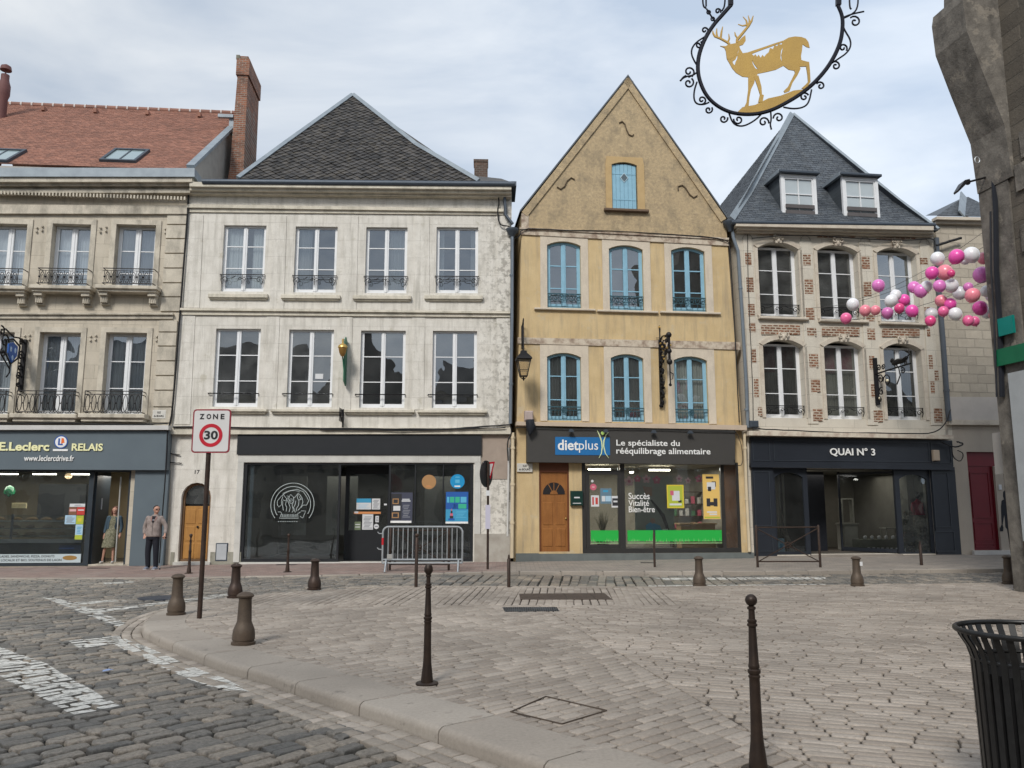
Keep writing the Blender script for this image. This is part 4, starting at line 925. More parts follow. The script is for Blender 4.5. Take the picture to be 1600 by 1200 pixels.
def scrollrail(h, y=-.06, hh=.28, m=IRON, B=B2, zoff=.24, bottom=False):
    L0, L1 = h[0] - .03, h[1] + .03; zt = h[2] + zoff + hh; k = MB(); k.tube([(L0, y + .08, zt), (L0, y, zt), (L1, y, zt), (L1, y + .08, zt)], .016, 4); k.tube([(L0, y, zt - .05), (L1, y, zt - .05)], .009, 4)
    c = (L0 + L1) / 2
    for s_ in (-1, 1):
        e = c + s_ * (L1 - L0) * .46
        k.tube([(p, y, q) for p, q in spiral(e - s_ * .11, zt - .16, .10, 0 if s_ > 0 else math.pi, s_ * 1.25)], .013, 4)
        k.tube([(e, y, zt), (e + s_ * .02, y, zt - .17), (e - s_ * .03, y, zt - .30)], .013, 4)
        k.tube([(e - s_ * .2, y, zt - .12), (e - s_ * .34, y, zt - .10), (c + s_ * .2, y, zt - .04)], .012, 4)
        k.tube([(p, y, q) for p, q in spiral(c + s_ * .07, zt - .14, .065, 0 if s_ < 0 else math.pi, -s_ * 1.1)], .012, 4)
    k.tube([(c, y, zt), (c, y, zt - .3)], .011, 4)
    if bottom: k.tube([(L0, y, h[2] + .03), (L1, y, h[2] + .03)], .012, 4)
    return k.build('railing', m, B.root)
for h in up2: scrollrail(h)
for h in lo2:
    k = MB(); z = h[2] + (h[3] - h[2]) * .165; k.tube([(h[0] - .12, .0, z), (h[0] - .12, -.06, z), (h[1] + .02, -.06, z), (h[1] + .02, .0, z)], .018, 5); k.build('railing', IRON, B2.root)
k = MB()
for h in up2: k.box(h[0] - .34, h[1] + .16, -.12, .03, h[2] - .22, h[2] - .10, .01); k.box(h[0] - .30, h[1] + .12, -.07, .03, h[2] - .26, h[2] - .22)
for h in lo2: k.box(h[0] - .42, h[1] + .32, -.15, .03, h[2] - .16, h[2] - .08, .01); k.box(h[0] - .36, h[1] + .26, -.09, .03, h[2] - .21, h[2] - .16)
k.build('sills', ST2C, B2.root)
k = MB(); u, z = B2.F(315, 282, -.55); u2, z2 = B2.F(804, 286, -.55)
k.tube([(u, -.46, z), (u2, -.46, z2)], .085, 8); k.box(u2 - .1, u2 + .06, -.5, .9, z2 - .06, z2 + .08); k.build('gutter', LEAD, B2.root, smooth=True)
# hipped roof built up in three levels so that the hips flare towards the gutter
lv = [(-.35, (372, 280.5), (748, 284)), (1.5, (447, 225), (650, 227)), (4.4, (551, 150), (552, 150))]
def level(B, y, l, r):
    a = P3(B, *l, y); lo, hi = r[1] - 20, r[1] + 20
    for _ in range(30):
        m_ = (lo + hi) / 2
        if P3(B, r[0], m_, y).z > a.z: lo = m_
        else: hi = m_
    b = P3(B, r[0], m_, y); b.z = a.z; return a, b
pts = [level(B2, y, l, r) for y, l, r in lv]
k = MB()
for (a, b), (d, c) in zip(pts, pts[1:]): slope(B2.root, '', None, a, b, c, d, .27, .135, .045, True, mb=k)
k.build('roof', SLATE, B2.root, normals=False)
ap = pts[2][0]; bk = Vector((ap.x, 11, ap.z)); bl = Vector((pts[0][0].x - .6, 14, pts[0][0].z)); br_ = Vector((pts[0][1].x + .6, 14, pts[0][1].z))
k = MB(); k.add([pts[0][0], pts[1][0], ap, bk, bl], [(0, 1, 2), (0, 2, 3, 4)]); k.add([pts[0][1], pts[1][1], ap, bk, br_], [(0, 1, 2), (0, 2, 3, 4)]); k.add([bl, br_, bk], [(0, 1, 2)]); k.build('roof_back', SLATE, B2.root)
k = MB()
for s_ in (0, 1):
    for a, b in zip(pts, pts[1:]): k.bar(a[s_] + Vector((0, -.02, .05)), b[s_] + Vector((0, -.02, .05)), .13, .09)
k.build('hip_flashing', ZINC, B2.root)
k = MB(); u, z = B2.F(741, 275, 5.5); u1, _ = B2.F(762, 275, 5.5); zt = B2.F(750, 249, 5.5)[1]; k.box(u, u1, 5.5, 6.1, z - 1.5, zt - .1); k.box(u - .03, u1 + .02, 5.47, 6.13, zt - .1, zt); k.build('chimney', mat('sooty_brick', (.15, .085, .06), .9, col2=(.08, .06, .05), nscale=4, namt=.9, brick=(.22, .075, .012, (.16, .14, .12), .5, .6)), B2.root)
k = MB(); a = P3(B2, 712, 277, 2.5); b = P3(B2, 800, 285, .4); c = P3(B2, 745, 277, 6); k.add([P3(B2, 700, 284, -.1), b, P3(B2, 783, 279, 3), P3(B2, 716, 272, 5)], [(0, 1, 2, 3)]); k.build('roof_flat', SLATE, B2.root)
# black board, white surround, shop interior
sb = panel(B2, 'shop_board', BLACKM, 370.5, 752.5, 679.5, 710.5, -.10, .03)
WST = mat('pale_grey_stone', (.56, .55, .51), .8, namt=.5, brick=(.9, .6, .003, (.35, .34, .31), .5, .1))
k = MB(); a, b, c, d = B2.rect(372, 751, 711, 722.5, -.06); k.box(a, b, -.06, .03, c, d); k.box(B2.F(741, 800, -.06)[0], b, -.058, .03, shop2[2], c - .002); k.box(a, shop2[0] - .002, -.058, .03, shop2[2], c - .002); k.build('shop_surround', WST, B2.root)
k = MB(); a, b, c, d = B2.rect(752.5, 796, 680, 748.5, -.02); k.box(a, b, -.02, .02, c, d); k.build('render_patch', mat('beige_render', (.35, .285, .235), .9, namt=.5), B2.root)
k = MB(); a, b, c, d = B2.rect(741, 797, 834, 880, -.03); k.box(a, b, -.072, .02, gz2, d); k.build('pier_base', mat('stained_stone', (.40, .375, .33), .9, col2=(.27, .24, .2), nscale=2.5, namt=.8, bump=.2), B2.root)
k = MB(); a, b, c, d = B2.rect(266, 376, 868, 886, -.02); k.box(a, d17[0] - .1, -.022, .02, gz2, d + .1); k.box(d17[1] + .08, b, -.022, .02, gz2, d + .1); k.build('wall_foot', mat('mossy_stone', (.32, .31, .26), .9, col2=(.17, .16, .12), nscale=3, namt=.9, bump=.3), B2.root)
k = MB(); k.box(d17[0] - .1, d17[1] + .1, -.10, .2, gz2, d17[2] - .01); k.box(shop2[0], shop2[1], -.06, .5, gz2, shop2[2] - .005); k.build('doorstep', WST, B2.root)
WOODY = mat('honey_wood_door', (.40, .20, .055), .5, col2=(.30, .14, .035), nscale=2, namt=.6, bump=.08, stain=(.22, .10, .03), samt=.5, sscale=(8, 8, .8))
h = d17; k = MB(); k.ring(inset(*h[:4], .42, .002), inset(*h[:4], .42, .07), .12, .22); zs = h[2] + (h[3] - h[2]) * .70
fr = k.build('door', mat('brown_door_frame', (.16, .09, .045), .6), B2.root)
k = MB(); k.box(h[0] + .07, h[1] - .07, .16, .20, h[2], zs, .01)
c_ = (h[0] + h[1]) / 2
for i in range(3):
    for s_ in (-1, 1):
        x0 = c_ + .03 if s_ > 0 else h[0] + .12; x1 = h[1] - .12 if s_ > 0 else c_ - .03; za = h[2] + .08 + i * (zs - h[2] - .1) / 3; k.box(x0, x1, .145, .17, za, za + (zs - h[2] - .1) / 3 - .07, .012)
k.build('door_leaf', WOODY, fr)
k = MB(); k.add([(a, .17, b) for a, b in inset(h[0], h[1], zs, h[3], .42, .06)], [tuple(range(11))]); k.build('fanlight', PANED, fr)
k = MB(); k.ball((c_ + .05, .12, h[2] + 1.0), .035, 8, 6); k.build('door_knob', IRON, fr)
k = MB(); k.add([(h[0] - .02, .3, h[2]), (h[1] + .02, .3, h[2]), (h[1] + .02, .3, h[3]), (h[0] - .02, .3, h[3])], [(0, 1, 2, 3)]); k.build('dark_passage_sheet', BLACKM, B2.root)  # black sheet standing in for the unlit depth behind the door
sign_text(B2, '17', 304.5, 312, 734.5, 740.5, -.003, INK, B2.root, .01, 0, 'house_number', .004)
k = MB(); a, b, c, d = B2.rect(336.5, 355.5, 848.5, 877, -.03); k.box(a, b, -.03, .02, c, d, .01); ub = k.build('meter_box', LEAD, B2.root); k = MB(); k.box(a + .03, b - .03, -.038, -.02, c + .04, d - .03, .005); k.build('meter_box_lid', mat('grey_box_lid', (.42, .44, .46), .6), ub)
# shop 2: room, frames, glass
s0, s1, sz0, sz1 = shop2; X = lambda px, py=800, yl=0.0: B2.F(px, py, yl)[0]; Z = lambda py, px=560, yl=0.0: B2.F(px, py, yl)[1]
room(B2, s0 - .02, s1 + .02, sz0 + .004, sz1 + .02, .27, 4.5, mat('dark_shop_wall', (.11, .112, .105), .9), mat('shop_floor_dark', (.05, .05, .05), .5))
k = MB()
k.box(s0, s1, .0, .10, sz1 - .05, sz1 - .001); k.box(s0, X(531), .0, .10, sz0 + .001, sz0 + .09); k.box(X(607), s1, .0, .10, sz0 + .001, sz0 + .09)
for px, w_ in ((380.5, .10), (529, .06), (608, .06), (648, .04), (692, .035), (737, .08)): k.box(X(px) - w_ / 2, X(px) + w_ / 2, .001, .098, sz0 + .09, sz1 - .05)
sf2 = k.build('shopfront', mat('black_frame', (.018, .02, .023), .4, bump=.02), B2.root)
k = MB(); k.box(X(389) - .05, X(389) + .05, .13, .2, sz0 + .05, sz1 - .06); k.build('inner_post', ZINC, sf2)
k = MB(); k.box(s0 + .05, X(529), .05, .06, sz0 + .09, sz1 - .05); k.build('shop_window', SHOPG, sf2); k = MB(); k.box(X(608), s1 - .05, .05, .06, sz0 + .09, sz1 - .05); k.build('shop_window', SHOPG, sf2)
k = MB(); yd = .75; k.ring([(X(531) + .02, sz0 + .01), (X(608) - .02, sz0 + .01), (X(608) - .02, sz1 - .06), (X(531) + .02, sz1 - .06)], [(X(531) + .14, sz0 + .9), (X(608) - .14, sz0 + .9), (X(608) - .14, sz1 - .3), (X(531) + .14, sz1 - .3)], yd, yd + .05)
dd = k.build('shop_door', mat('black_frame', (.018, .02, .023)), sf2)
k = MB(); k.box(X(531) + .14, X(608) - .14, yd + .02, yd + .03, sz0 + .9, sz1 - .3); k.build('pane', SHOPG, dd)
k = MB(); k.box(X(531) + .03, X(608) - .03, yd + .012, yd + .04, sz0 + .02, sz0 + .9); k.build('kick_panel', mat('dark_slat_panel', (.03, .028, .027), .6), dd)
k = MB()
for a, b in ((s0 + .55, s0 + 1.35), (s0 + 2.0, s0 + 3.0), (s0 + 5.2, s0 + 6.2)): k.box(a, b, 2.5, 2.56, sz0 + .7, sz1 - .3)
k.build('wall_panels', mat('panel_grey', (.17, .175, .165), .8), B2.root)
shop_fill(B2, (s0 + s1) / 2 + .6, 2.2, sz1 - .1, 5, 1, 26)  # added fill light; this shop has no ceiling tubes
# round emblem etched on the left pane
EM = mat('etched_white', (.48, .54, .53), .7, namt=.4, bump=0)
ec = B2.F(457, 788.5, .045); er = (X(491, 788, .045) - X(423.5, 788, .045)) / 2
def E(x, y): return (ec[0] + (x - 765) / 450 * er, .044, ec[1] - (y - 640) / 450 * er)
k = MB()
def arcp(r, a0, a1, n=36): return [(ec[0] + r * math.cos(R(a0 + (a1 - a0) * i / n)), .044, ec[1] + r * math.sin(R(a0 + (a1 - a0) * i / n))) for i in range(n + 1)]
k.tube(arcp(er, -38, 218), .010, 4); k.tube(arcp(er * .84, -30, 215), .010, 4)
for pl in ([(520, 470), (600, 400), (700, 350), (850, 320), (980, 370), (1060, 480), (1100, 560), (1060, 650), (980, 650), (950, 700)], [(520, 470), (450, 560), (450, 640), (480, 690), (540, 640), (530, 560), (560, 470)],
           [(560, 540), (610, 560), (640, 520), (620, 640), (650, 700), (640, 780)], [(560, 560), (560, 650), (580, 760)], [(640, 460), (700, 470), (660, 560), (690, 620), (720, 700), (700, 790)],
           [(700, 540), (720, 570), (760, 560), (750, 520), (710, 520), (690, 580), (740, 620), (790, 580)], [(780, 480), (790, 560), (760, 650), (790, 760), (760, 800)], [(830, 560), (820, 640), (790, 700), (830, 800)],
           [(880, 400), (860, 500), (900, 560), (890, 660), (850, 720), (850, 780)], [(900, 420), (960, 500), (980, 590), (960, 660), (920, 720), (880, 760)], [(560, 420), (640, 520), (720, 430), (800, 500), (880, 400)],
           [(900, 470), (930, 520), (900, 540), (960, 520)], [(470, 790), (530, 790), (550, 830), (500, 920), (900, 920), (880, 830), (940, 790)], [(950, 770), (1050, 770), (1020, 840), (990, 920), (930, 880)]):
    k.tube([E(*p) for p in pl], .009, 4)
emb = k.build('window_emblem', EM, sf2)
k = MB()
for i in range(15):
    p = E(535 + i * 24, 900); k.tube([p, (p[0] + rng.uniform(-.012, .012), p[1], p[2] + .075 * er / .55)], .007, 4)
    p = E(560 + i * 24, 415 - 60 * math.sin(i / 14 * 2.6)); k.tube([p, (p[0] + .01, p[1], p[2] + .03)], .008, 4)
for i in range(9):
    p = E(480 + i * 47, 990); k.tube([p, (p[0] + .035, p[1], p[2])], .010, 4)
k.build('emblem_strokes', EM, emb)
# ================================================================ yellow gabled house
YW = mat('yellow_ochre_render', (.59, .45, .25), .85, col2=(.49, .36, .19), nscale=1.3, namt=.9, stain=(.34, .27, .18), samt=.7, sscale=(3.5, 3.5, .35), bump=.3, wear=((.50, .42, .29), .6, 1.9, .58))
YG = mat('tan_gable_render', (.47, .36, .215), .9, col2=(.34, .265, .17), nscale=11, namt=.9, stain=(.17, .145, .105), samt=.7, sscale=(1.4, 1.4, .9), bump=1.0, bscale=13, wear=((.56, .44, .27), .5, 3.0, .58))
WS = mat('pale_window_surround', (.60, .525, .42), .85, col2=(.52, .45, .36), nscale=2.5, namt=.6, stain=(.38, .32, .26), samt=.4, sscale=(3, 3, 1), bump=.15)
WSD = mat('stained_pale_band', (.56, .49, .39), .85, col2=(.34, .25, .18), nscale=4, namt=.9, stain=(.16, .11, .09), samt=.7, sscale=(2.5, 2.5, 2.5), bump=.25)
up3 = holes_for(B3, [(855, 907.5, 377.5, 481), (952, 1005, 383.5, 484.5), (1049.5, 1102, 386.5, 486.5)], .13)
lo3 = holes_for(B3, [(855, 908, 551.5, 657), (955, 1006, 553.5, 659), (1054, 1106, 557, 661)], .13)
loft = holes_for(B3, [(956, 995.5, 254, 327)], .09)
door3 = B3.rect(842.5, 889.5, 722, 862); shop3 = B3.rect(909.5, 1156, 722, 864)
gz3 = door3[2] - .45
o3 = B3.quad([(803, 877), (808, 640), (812, 500), (815, 332), (981, 122), (1134, 342), (1158, 660), (1173, 871)])
out3 = [(o3[0][0], gz3)] + o3[1:7] + [(o3[7][0], gz3)]
zb_l, zb_r = B3.F(815, 357)[1], B3.F(1137, 374)[1]
rh = lambda h: [(h[0], h[2]), (h[1], h[2]), (h[1], h[3]), (h[0], h[3])]
# the wall below the band and the rougher gable above it
lowo = [(o3[0][0], gz3), o3[1], o3[2], B3.F(814.5, 360), B3.F(1136.5, 377), o3[6], (o3[7][0], gz3)]
B3.wall(lowo, [hole(h) for h in up3 + lo3] + [rh(door3), rh(shop3)], YW, .22, 7.5)
gab = [B3.F(814.5, 360), o3[3], o3[4], o3[5], B3.F(1136.5, 377)]
if area(gab) < 0: gab = gab[::-1]
B3.wall(gab, [hole(h) for h in loft], YG, .15, 7.5, 'gable_wall')
rooms(B3, o3[1][0] + .3, o3[6][0] - .3, [B3.F(1000, 672)[1], B3.F(1000, 520)[1], B3.F(1000, 372)[1]], 3.5)
GCU = mat('greenish_net_curtain', (.36, .38, .35), .9, namt=.3, bump=0)
for i, h in enumerate(up3): B3.window(*h, m=BLUEF, rows=(.30, .64), fw=.075, cs=.15, y=.13, bar=.035)
for i, h in enumerate(lo3): B3.window(*h, m=BLUEF, rows=(.31, .66), fw=.075, cs=.15, y=.13, bar=.03, curtain=(GCU, [(0, 1, 0)]), pane=glass('soft_glass', (.75, .78, .78), .09))
k = MB()
for hs, yt in ((up3, None), (lo3, None)):
    for h in hs:
        o_ = [(h[0] - .20, h[2] - .02), (h[1] + .24, h[2] - .02), (h[1] + .24, h[3] + .34), (h[0] - .20, h[3] + .34)]
        a = arch(h[0] - .001, h[1] + .001, h[2] - .0, h[3] + .002, .13, 8)
        # left, right jambs and an arched head
        k.box(h[0] - .22, h[0] - .002, -.022, .02, h[2] - .02, h[3] - .13); k.box(h[1] + .002, h[1] + .24, -.022, .02, h[2] - .02, h[3] - .13)
        hd = [(h[1] + .24, h[3] - .13), (h[1] + .24, h[3] + .30), (h[0] - .22, h[3] + .30), (h[0] - .22, h[3] - .13)] + [p for p in reversed(a[2:])]
        if area(hd) < 0: hd = hd[::-1]
        k.prism(hd, -.022, .02)
k.build('window_surrounds', WS, B3.root)
k = MB()
for h in up3: k.box(h[0] - .42, h[1] + .44, -.10, .03, h[2] - .09, h[2] - .03, .01)
k.build('sills', WS, B3.root)
k = MB(); B3.band('', None, 813, 356.5, 366, 1139, 373.5, 384, .05, mb=k); B3.band('', None, 812, 355, 357.5, 1139, 371.5, 374.5, .09, mb=k); k.build('upper_band', WSD, B3.root)
B3.band('lower_band', WSD, 809, 527, 536.5, 1157, 534.5, 546.5, .04)
B3.band('shop_ledge', mat('peach_ledge', (.52, .42, .32), .8, namt=.4), 807, 658.5, 664.5, 1167, 664.5, 672, .30)
def rail3(h, m, full):
    L0, L1 = h[0] + .01, h[1] - .01; y = .02; zt = h[2] + (h[3] - h[2]) * (.20 if full else .21) ; zb = h[2] + .04; k = MB()
    k.tube([(L0, y, zt), (L1, y, zt)], .022, 4); k.tube([(L0, y, zb), (L1, y, zb)], .014, 4)
    if not full:
        n = 6; w_ = (L1 - L0) / n; k.tube([(L0, y, zt - .2), (L1, y, zt - .2)], .010, 4)
        for i in range(n):
            c = L0 + w_ * (i + .5); k.tube(ringpts(c, zt - .1, w_ * .38, .085, y, 10), .012, 4, closed=True); k.ball((c, y, zt - .1), .022, 6, 4); k.tube([(c, y, zb), (c, y, zt - .2)], .008, 4)
    else:
        n = 9; w_ = (L1 - L0) / n; c = (L0 + L1) / 2; k.tube([(L0, y, zt - .1), (L1, y, zt - .1)], .012, 4)
        k.tube(ringpts(c, zt - .10, .075, .085, y, 10), .014, 4, closed=True); k.tube(ringpts(c, zt - .10, .035, .04, y, 10), .012, 4, closed=True)
        for i in range(1, n): k.tube([(L0 + w_ * i, y, zb), (L0 + w_ * i, y, zt - .1)], .009, 4)
    return k.build('railing', m, B3.root)
TEAL = mat('dark_teal_iron', (.04, .10, .125), .5, .1, bump=0)
for h in up3: rail3(h, TEAL, False)
for h in lo3: rail3(h, TEAL, True)
# loft shutter
h = loft[0]; k = MB(); n = 6; zs = B3.F(975, 258)[1]
k2 = inset(h[0], h[1], h[2], h[3], .09, .02)
for i in range(n):
    a = h[0] + .02 + (h[1] - h[0] - .04) * i / n; b = a + (h[1] - h[0] - .04) / n - .008; k.box(a, b, .04, .08, h[2] + .01, h[3] - .09 + .05 * math.sin(math.pi * (i + .5) / n))
for zz in (.2, .75): k.box(h[0] + .03, h[1] - .03, .03, .05, h[2] + (h[3] - h[2]) * zz, h[2] + (h[3] - h[2]) * zz + .03)
sh = k.build('loft_shutter', BLUEF, B3.root); c = (h[0] + h[1]) / 2; zc = B3.F(973, 277)[1]
k = MB(); k.prism([(c, zc - .17), (c + .14, zc), (c, zc + .17), (c - .14, zc)], .02, .035); dm = k.build('diamond_frame', mat('pale_blue_trim', (.45, .60, .68), .5, bump=0), sh)
k = MB(); k.prism([(c, zc - .14), (c + .11, zc), (c, zc + .14), (c - .11, zc)], .016, .03); k.build('diamond_light', mat('grey_glass', (.10, .13, .15), .1, bump=0), dm)
OC = mat('ochre_surround', (.48, .34, .17), .85, col2=(.42, .29, .14), nscale=4, namt=.8, bump=.3)
k = MB(); k.box(h[0] - .2, h[0] - .002, -.03, .02, h[2], h[3] - .09); k.box(h[1] + .002, h[1] + .24, -.03, .02, h[2], h[3] - .09)
a = arch(h[0], h[1], h[2], h[3] + .002, .09, 8); hd = [(h[1] + .24, h[3] - .09), (h[1] + .2, h[3] + .18), (h[0] - .16, h[3] + .18), (h[0] - .2, h[3] - .09)] + [p for p in reversed(a[2:])]
if area(hd) < 0: hd = hd[::-1]
k.prism(hd, -.03, .02); k.build('loft_surround', OC, B3.root)
k = MB(); k.box(h[0] - .28, h[1] + .34, -.14, .03, h[2] - .10, h[2] - .02, .01); k.build('loft_sill', mat('rusty_stone_sill', (.16, .11, .075), .9, namt=.7), B3.root)
k = MB()
def zz3(pts): return [(lambda u_z: (u_z[0], -.025, u_z[1]))(B3.F(780 + x / 4, 100 + y / 4, -.025)) for x, y in pts]
for pl in ([(750, 368), (768, 358), (785, 375), (795, 410), (810, 440), (830, 450), (842, 440)], [(362, 768), (385, 782), (408, 765), (425, 730), (450, 710), (472, 722)], [(1118, 790), (1118, 765), (1145, 757), (1165, 775), (1190, 815), (1215, 835), (1238, 822)]):
    k.tube(zz3(pl), .022, 5)
k.build('wall_anchors', mat('ochre_iron', (.12, .085, .05), .7), B3.root)
# roof: two slopes running back, a rake moulding and the slate edge above it
apx = o3[4]; el = (o3[3][0] - .05, o3[3][1] - .02); er_ = (o3[5][0] + .05, o3[5][1] - .05); D3 = 9
k = MB()
for a, b in ((el, apx), (apx, er_)):
    vs = [(a[0], -.06, a[1] + .02), (b[0], -.06, b[1] + .04), (b[0], D3, b[1] + .04), (a[0], D3, a[1] + .02)]; k.add(vs, [(0, 1, 2, 3)]); k.add([(v[0], v[1], v[2] + .07) for v in vs], [(0, 1, 2, 3)])
    k.add([vs[0], vs[1], (vs[1][0], -.06, vs[1][2] + .07), (vs[0][0], -.06, vs[0][2] + .07)], [(0, 1, 2, 3)])
k.build('roof', mat('slate_edge', (.10, .115, .13), .6, namt=.6), B3.root)
k = MB()
def off(a, b, d):
    v = Vector((b[0] - a[0], b[1] - a[1])).normalized(); n_ = Vector((v.y, -v.x)) * d; return (a[0] + n_.x, a[1] + n_.y), (b[0] + n_.x, b[1] + n_.y)
for a, b in ((o3[3], apx), (apx, o3[5])):
    p, q_ = off(a, b, .0), off(a, b, .22); k.prism([p[0], p[1], q_[1], q_[0]], -.05, .02)
k.build('rake_moulding', YG, B3.root)
k = MB(); u0, z0 = B3.F(802, 337, -.02); k.prism(B3.quad([(814.8, 357), (826, 357.5), (826, 330), (814.8, 334)], -.03), -.035, .02); k.build('kneeler_stone', WSD, B3.root)
# shop fascia with its lettering
FAS = mat('grey_brown_fascia', (.055, .052, .048), .5, col2=(.045, .043, .04), namt=.4, bump=.03)
a0 = B3.quad([(823.5, 722), (1148.5, 726), (1149, 672.5), (823.5, 669)], -.28); k = MB(); k.prism(a0, -.28, -.02); fa = k.build('shop_fascia', FAS, B3.root)
DB = mat('logo_panel_blue', (.015, .14, .36), .5, namt=0, bump=0); GRN = mat('logo_green', (.42, .62, .16), .5, namt=0, bump=0); PGR = mat('logo_pale_green', (.66, .75, .42), .5, namt=0, bump=0)
lp = panel(B3, 'logo_panel', DB, 867.5, 953, 683, 711, -.292, -.28, fa)
sign_text(B3, 'diet', 871.5, 904, 687, 703.5, -.294, WHITE, lp, .02, name='lettering', depth=.008); sign_text(B3, 'plus', 904.5, 934.5, 688, 707.5, -.294, WHITE, lp, .0, name='lettering', depth=.008)
def Q3(x, y, yl=-.30): u, z = B3.F(860 + x / 5.926, 665 + y / 5.926, yl); return (u, yl, z)
k = MB(); k.tube([Q3(433, 45), Q3(455, 90), Q3(475, 150), Q3(480, 200), Q3(472, 260), Q3(450, 300)], [.008, .02, .022, .02, .016, .006], 5); k.tube([Q3(540, 60), Q3(515, 85), Q3(496, 140), Q3(493, 190), Q3(510, 260), Q3(540, 300)], [.006, .018, .02, .02, .016, .006], 5)
lf = k.build('logo_figure', PGR, lp); u, yy, z = Q3(484, 70); k = MB(); k.disc(u, z, .055, -.31, -.295, 16); k.build('logo_head', GRN, lf)
sign_text(B3, 'Le spécialiste du', 963, 1062, 687.5, 699.5, -.284, WHITE, fa, .012, depth=.008); sign_text(B3, 'rééquilibrage alimentaire', 963, 1110, 700, 712.5, -.284, WHITE, fa, .012, depth=.008)
for px in (892, 946, 1021, 1078):
    u, z = B3.F(px, 672.5 + (px - 892) * .014, -.40); k = MB(); k.tube([(u, -.27, z + .04), (u, -.42, z + .03)], .012, 5); k.prism([(u - .09, z - .05), (u + .09, z - .05), (u + .04, z + .04), (u - .04, z + .04)], -.47, -.38); k.build('sign_spotlight', LEAD, fa)
# wooden house door with fan light
h = door3; WD = mat('warm_wood_door', (.30, .125, .035), .45, col2=(.22, .085, .022), nscale=2, namt=.7, bump=.08, stain=(.15, .055, .018), samt=.5, sscale=(9, 9, .6))
zt = B3.F(866, 738)[1]; k = MB(); k.box(h[0] + .002, h[0] + .05, .02, .12, h[2], h[3]); k.box(h[1] - .05, h[1] - .002, .02, .12, h[2], h[3]); k.box(h[0] + .05, h[1] - .05, .02, .12, zt, h[3])
dfr = k.build('door', mat('red_brown_frame', (.14, .045, .018), .5), B3.root); k = MB(); k.box(h[0] + .05, h[1] - .05, .06, .11, h[2], zt); dl = k.build('door_leaf', WD, dfr)
k = MB(); c = (h[0] + h[1]) / 2
for z0, z1_ in ((.06, .29), (.33, .62)):
    for s_ in (-1, 1): x0, x1 = (c + .04, h[1] - .11) if s_ > 0 else (h[0] + .11, c - .04); k.box(x0, x1, .045, .07, h[2] + (zt - h[2]) * z0, h[2] + (zt - h[2]) * z1_, .02)
k.build('raised_panels', WD, dfr)
k = MB(); zf = h[2] + (zt - h[2]) * .72; k.prism([(c + .34 * math.cos(R(t)), zf + .36 * math.sin(R(t))) for t in range(0, 181, 15)], .048, .065); k.build('fanlight', mat('dark_fanlight', (.03, .028, .03), .1, bump=0), dfr)
k = MB()
for t in (60, 90, 120): k.bar((c + .12 * math.cos(R(t)), .044, zf + .12 * math.sin(R(t))), (c + .34 * math.cos(R(t)), .044, zf + .35 * math.sin(R(t))), .02, .01)
k.prism([(c + .12 * math.cos(R(t)), zf + .12 * math.sin(R(t))) for t in range(0, 181, 20)], .040, .06); k.build('fanlight_bars', WD, dfr)
k = MB(); k.ball((h[1] - .1, .03, h[2] + .98), .028, 8, 6); k.build('door_knob', mat('brass', (.5, .35, .12), .3, .8, bump=0), dfr)
k = MB(); k.add([(h[0] - .02, .23, h[2]), (h[1] + .02, .23, h[2]), (h[1] + .02, .23, h[3]), (h[0] - .02, .23, h[3])], [(0, 1, 2, 3)]); k.build('dark_passage_sheet', BLACKM, B3.root)  # black sheet closing the doorway in place of unlit depth
# shop 3
s0, s1, sz0, sz1 = shop3; X = lambda px, py=800, yl=0.0: B3.F(px, py, yl)[0]; Z = lambda py, px=1030, yl=0.0: B3.F(px, py, yl)[1]
room(B3, s0 - .02, s1 + .02, sz0 + .004, sz1 - .02, .15, 4.2, mat('shop_wall_olive', (.30, .275, .225), .9), mat('grey_shop_floor', (.10, .095, .085), .5))
k = MB(); k.box(s0, s1, .0, .09, sz0 + .001, sz0 + .14); k.box(s0, s1, .0, .09, sz1 - .30, sz1 - .001) if False else None
for px, w_ in ((912, .13), (973.5, .14), (1131, .10), (1154.5, .07)): k.box(X(px) - w_ / 2, X(px) + w_ / 2, .001, .088, sz0 + .14, sz1 - .002)
k.box(X(915), X(971), .0, .07, Z(742), Z(735)); k.box(X(916), X(921.5), .01, .08, sz0 + .14, Z(741)); k.box(X(966), X(970), .01, .08, sz0 + .14, Z(741)); k.box(X(921), X(967), .01, .08, sz0 + .14, Z(851))
shop_fill(B3, (s0 + s1) / 2, 1.9, sz1 - .12, 4, 1.4, 120)
f3 = k.build('shopfront', mat('anthracite_frame', (.035, .034, .033), .4, bump=.02), B3.root)
k = MB(); k.box(X(921), X(967), .04, .05, Z(851), sz1 - .01); k.build('door_pane', SHOPG, f3); k = MB(); k.box(X(977), X(1128), .04, .05, sz0 + .14, sz1 - .01); k.build('shop_window', SHOPG, f3)
k = MB(); k.box(X(1133), X(1153), .04, .05, sz0 + .14, sz1 - .01); k.build('shop_window', glass('brown_glass', (.55, .42, .34), .08), f3)
GR = mat('bright_green_film', (.02, .40, .06), .5, namt=.1, bump=0)
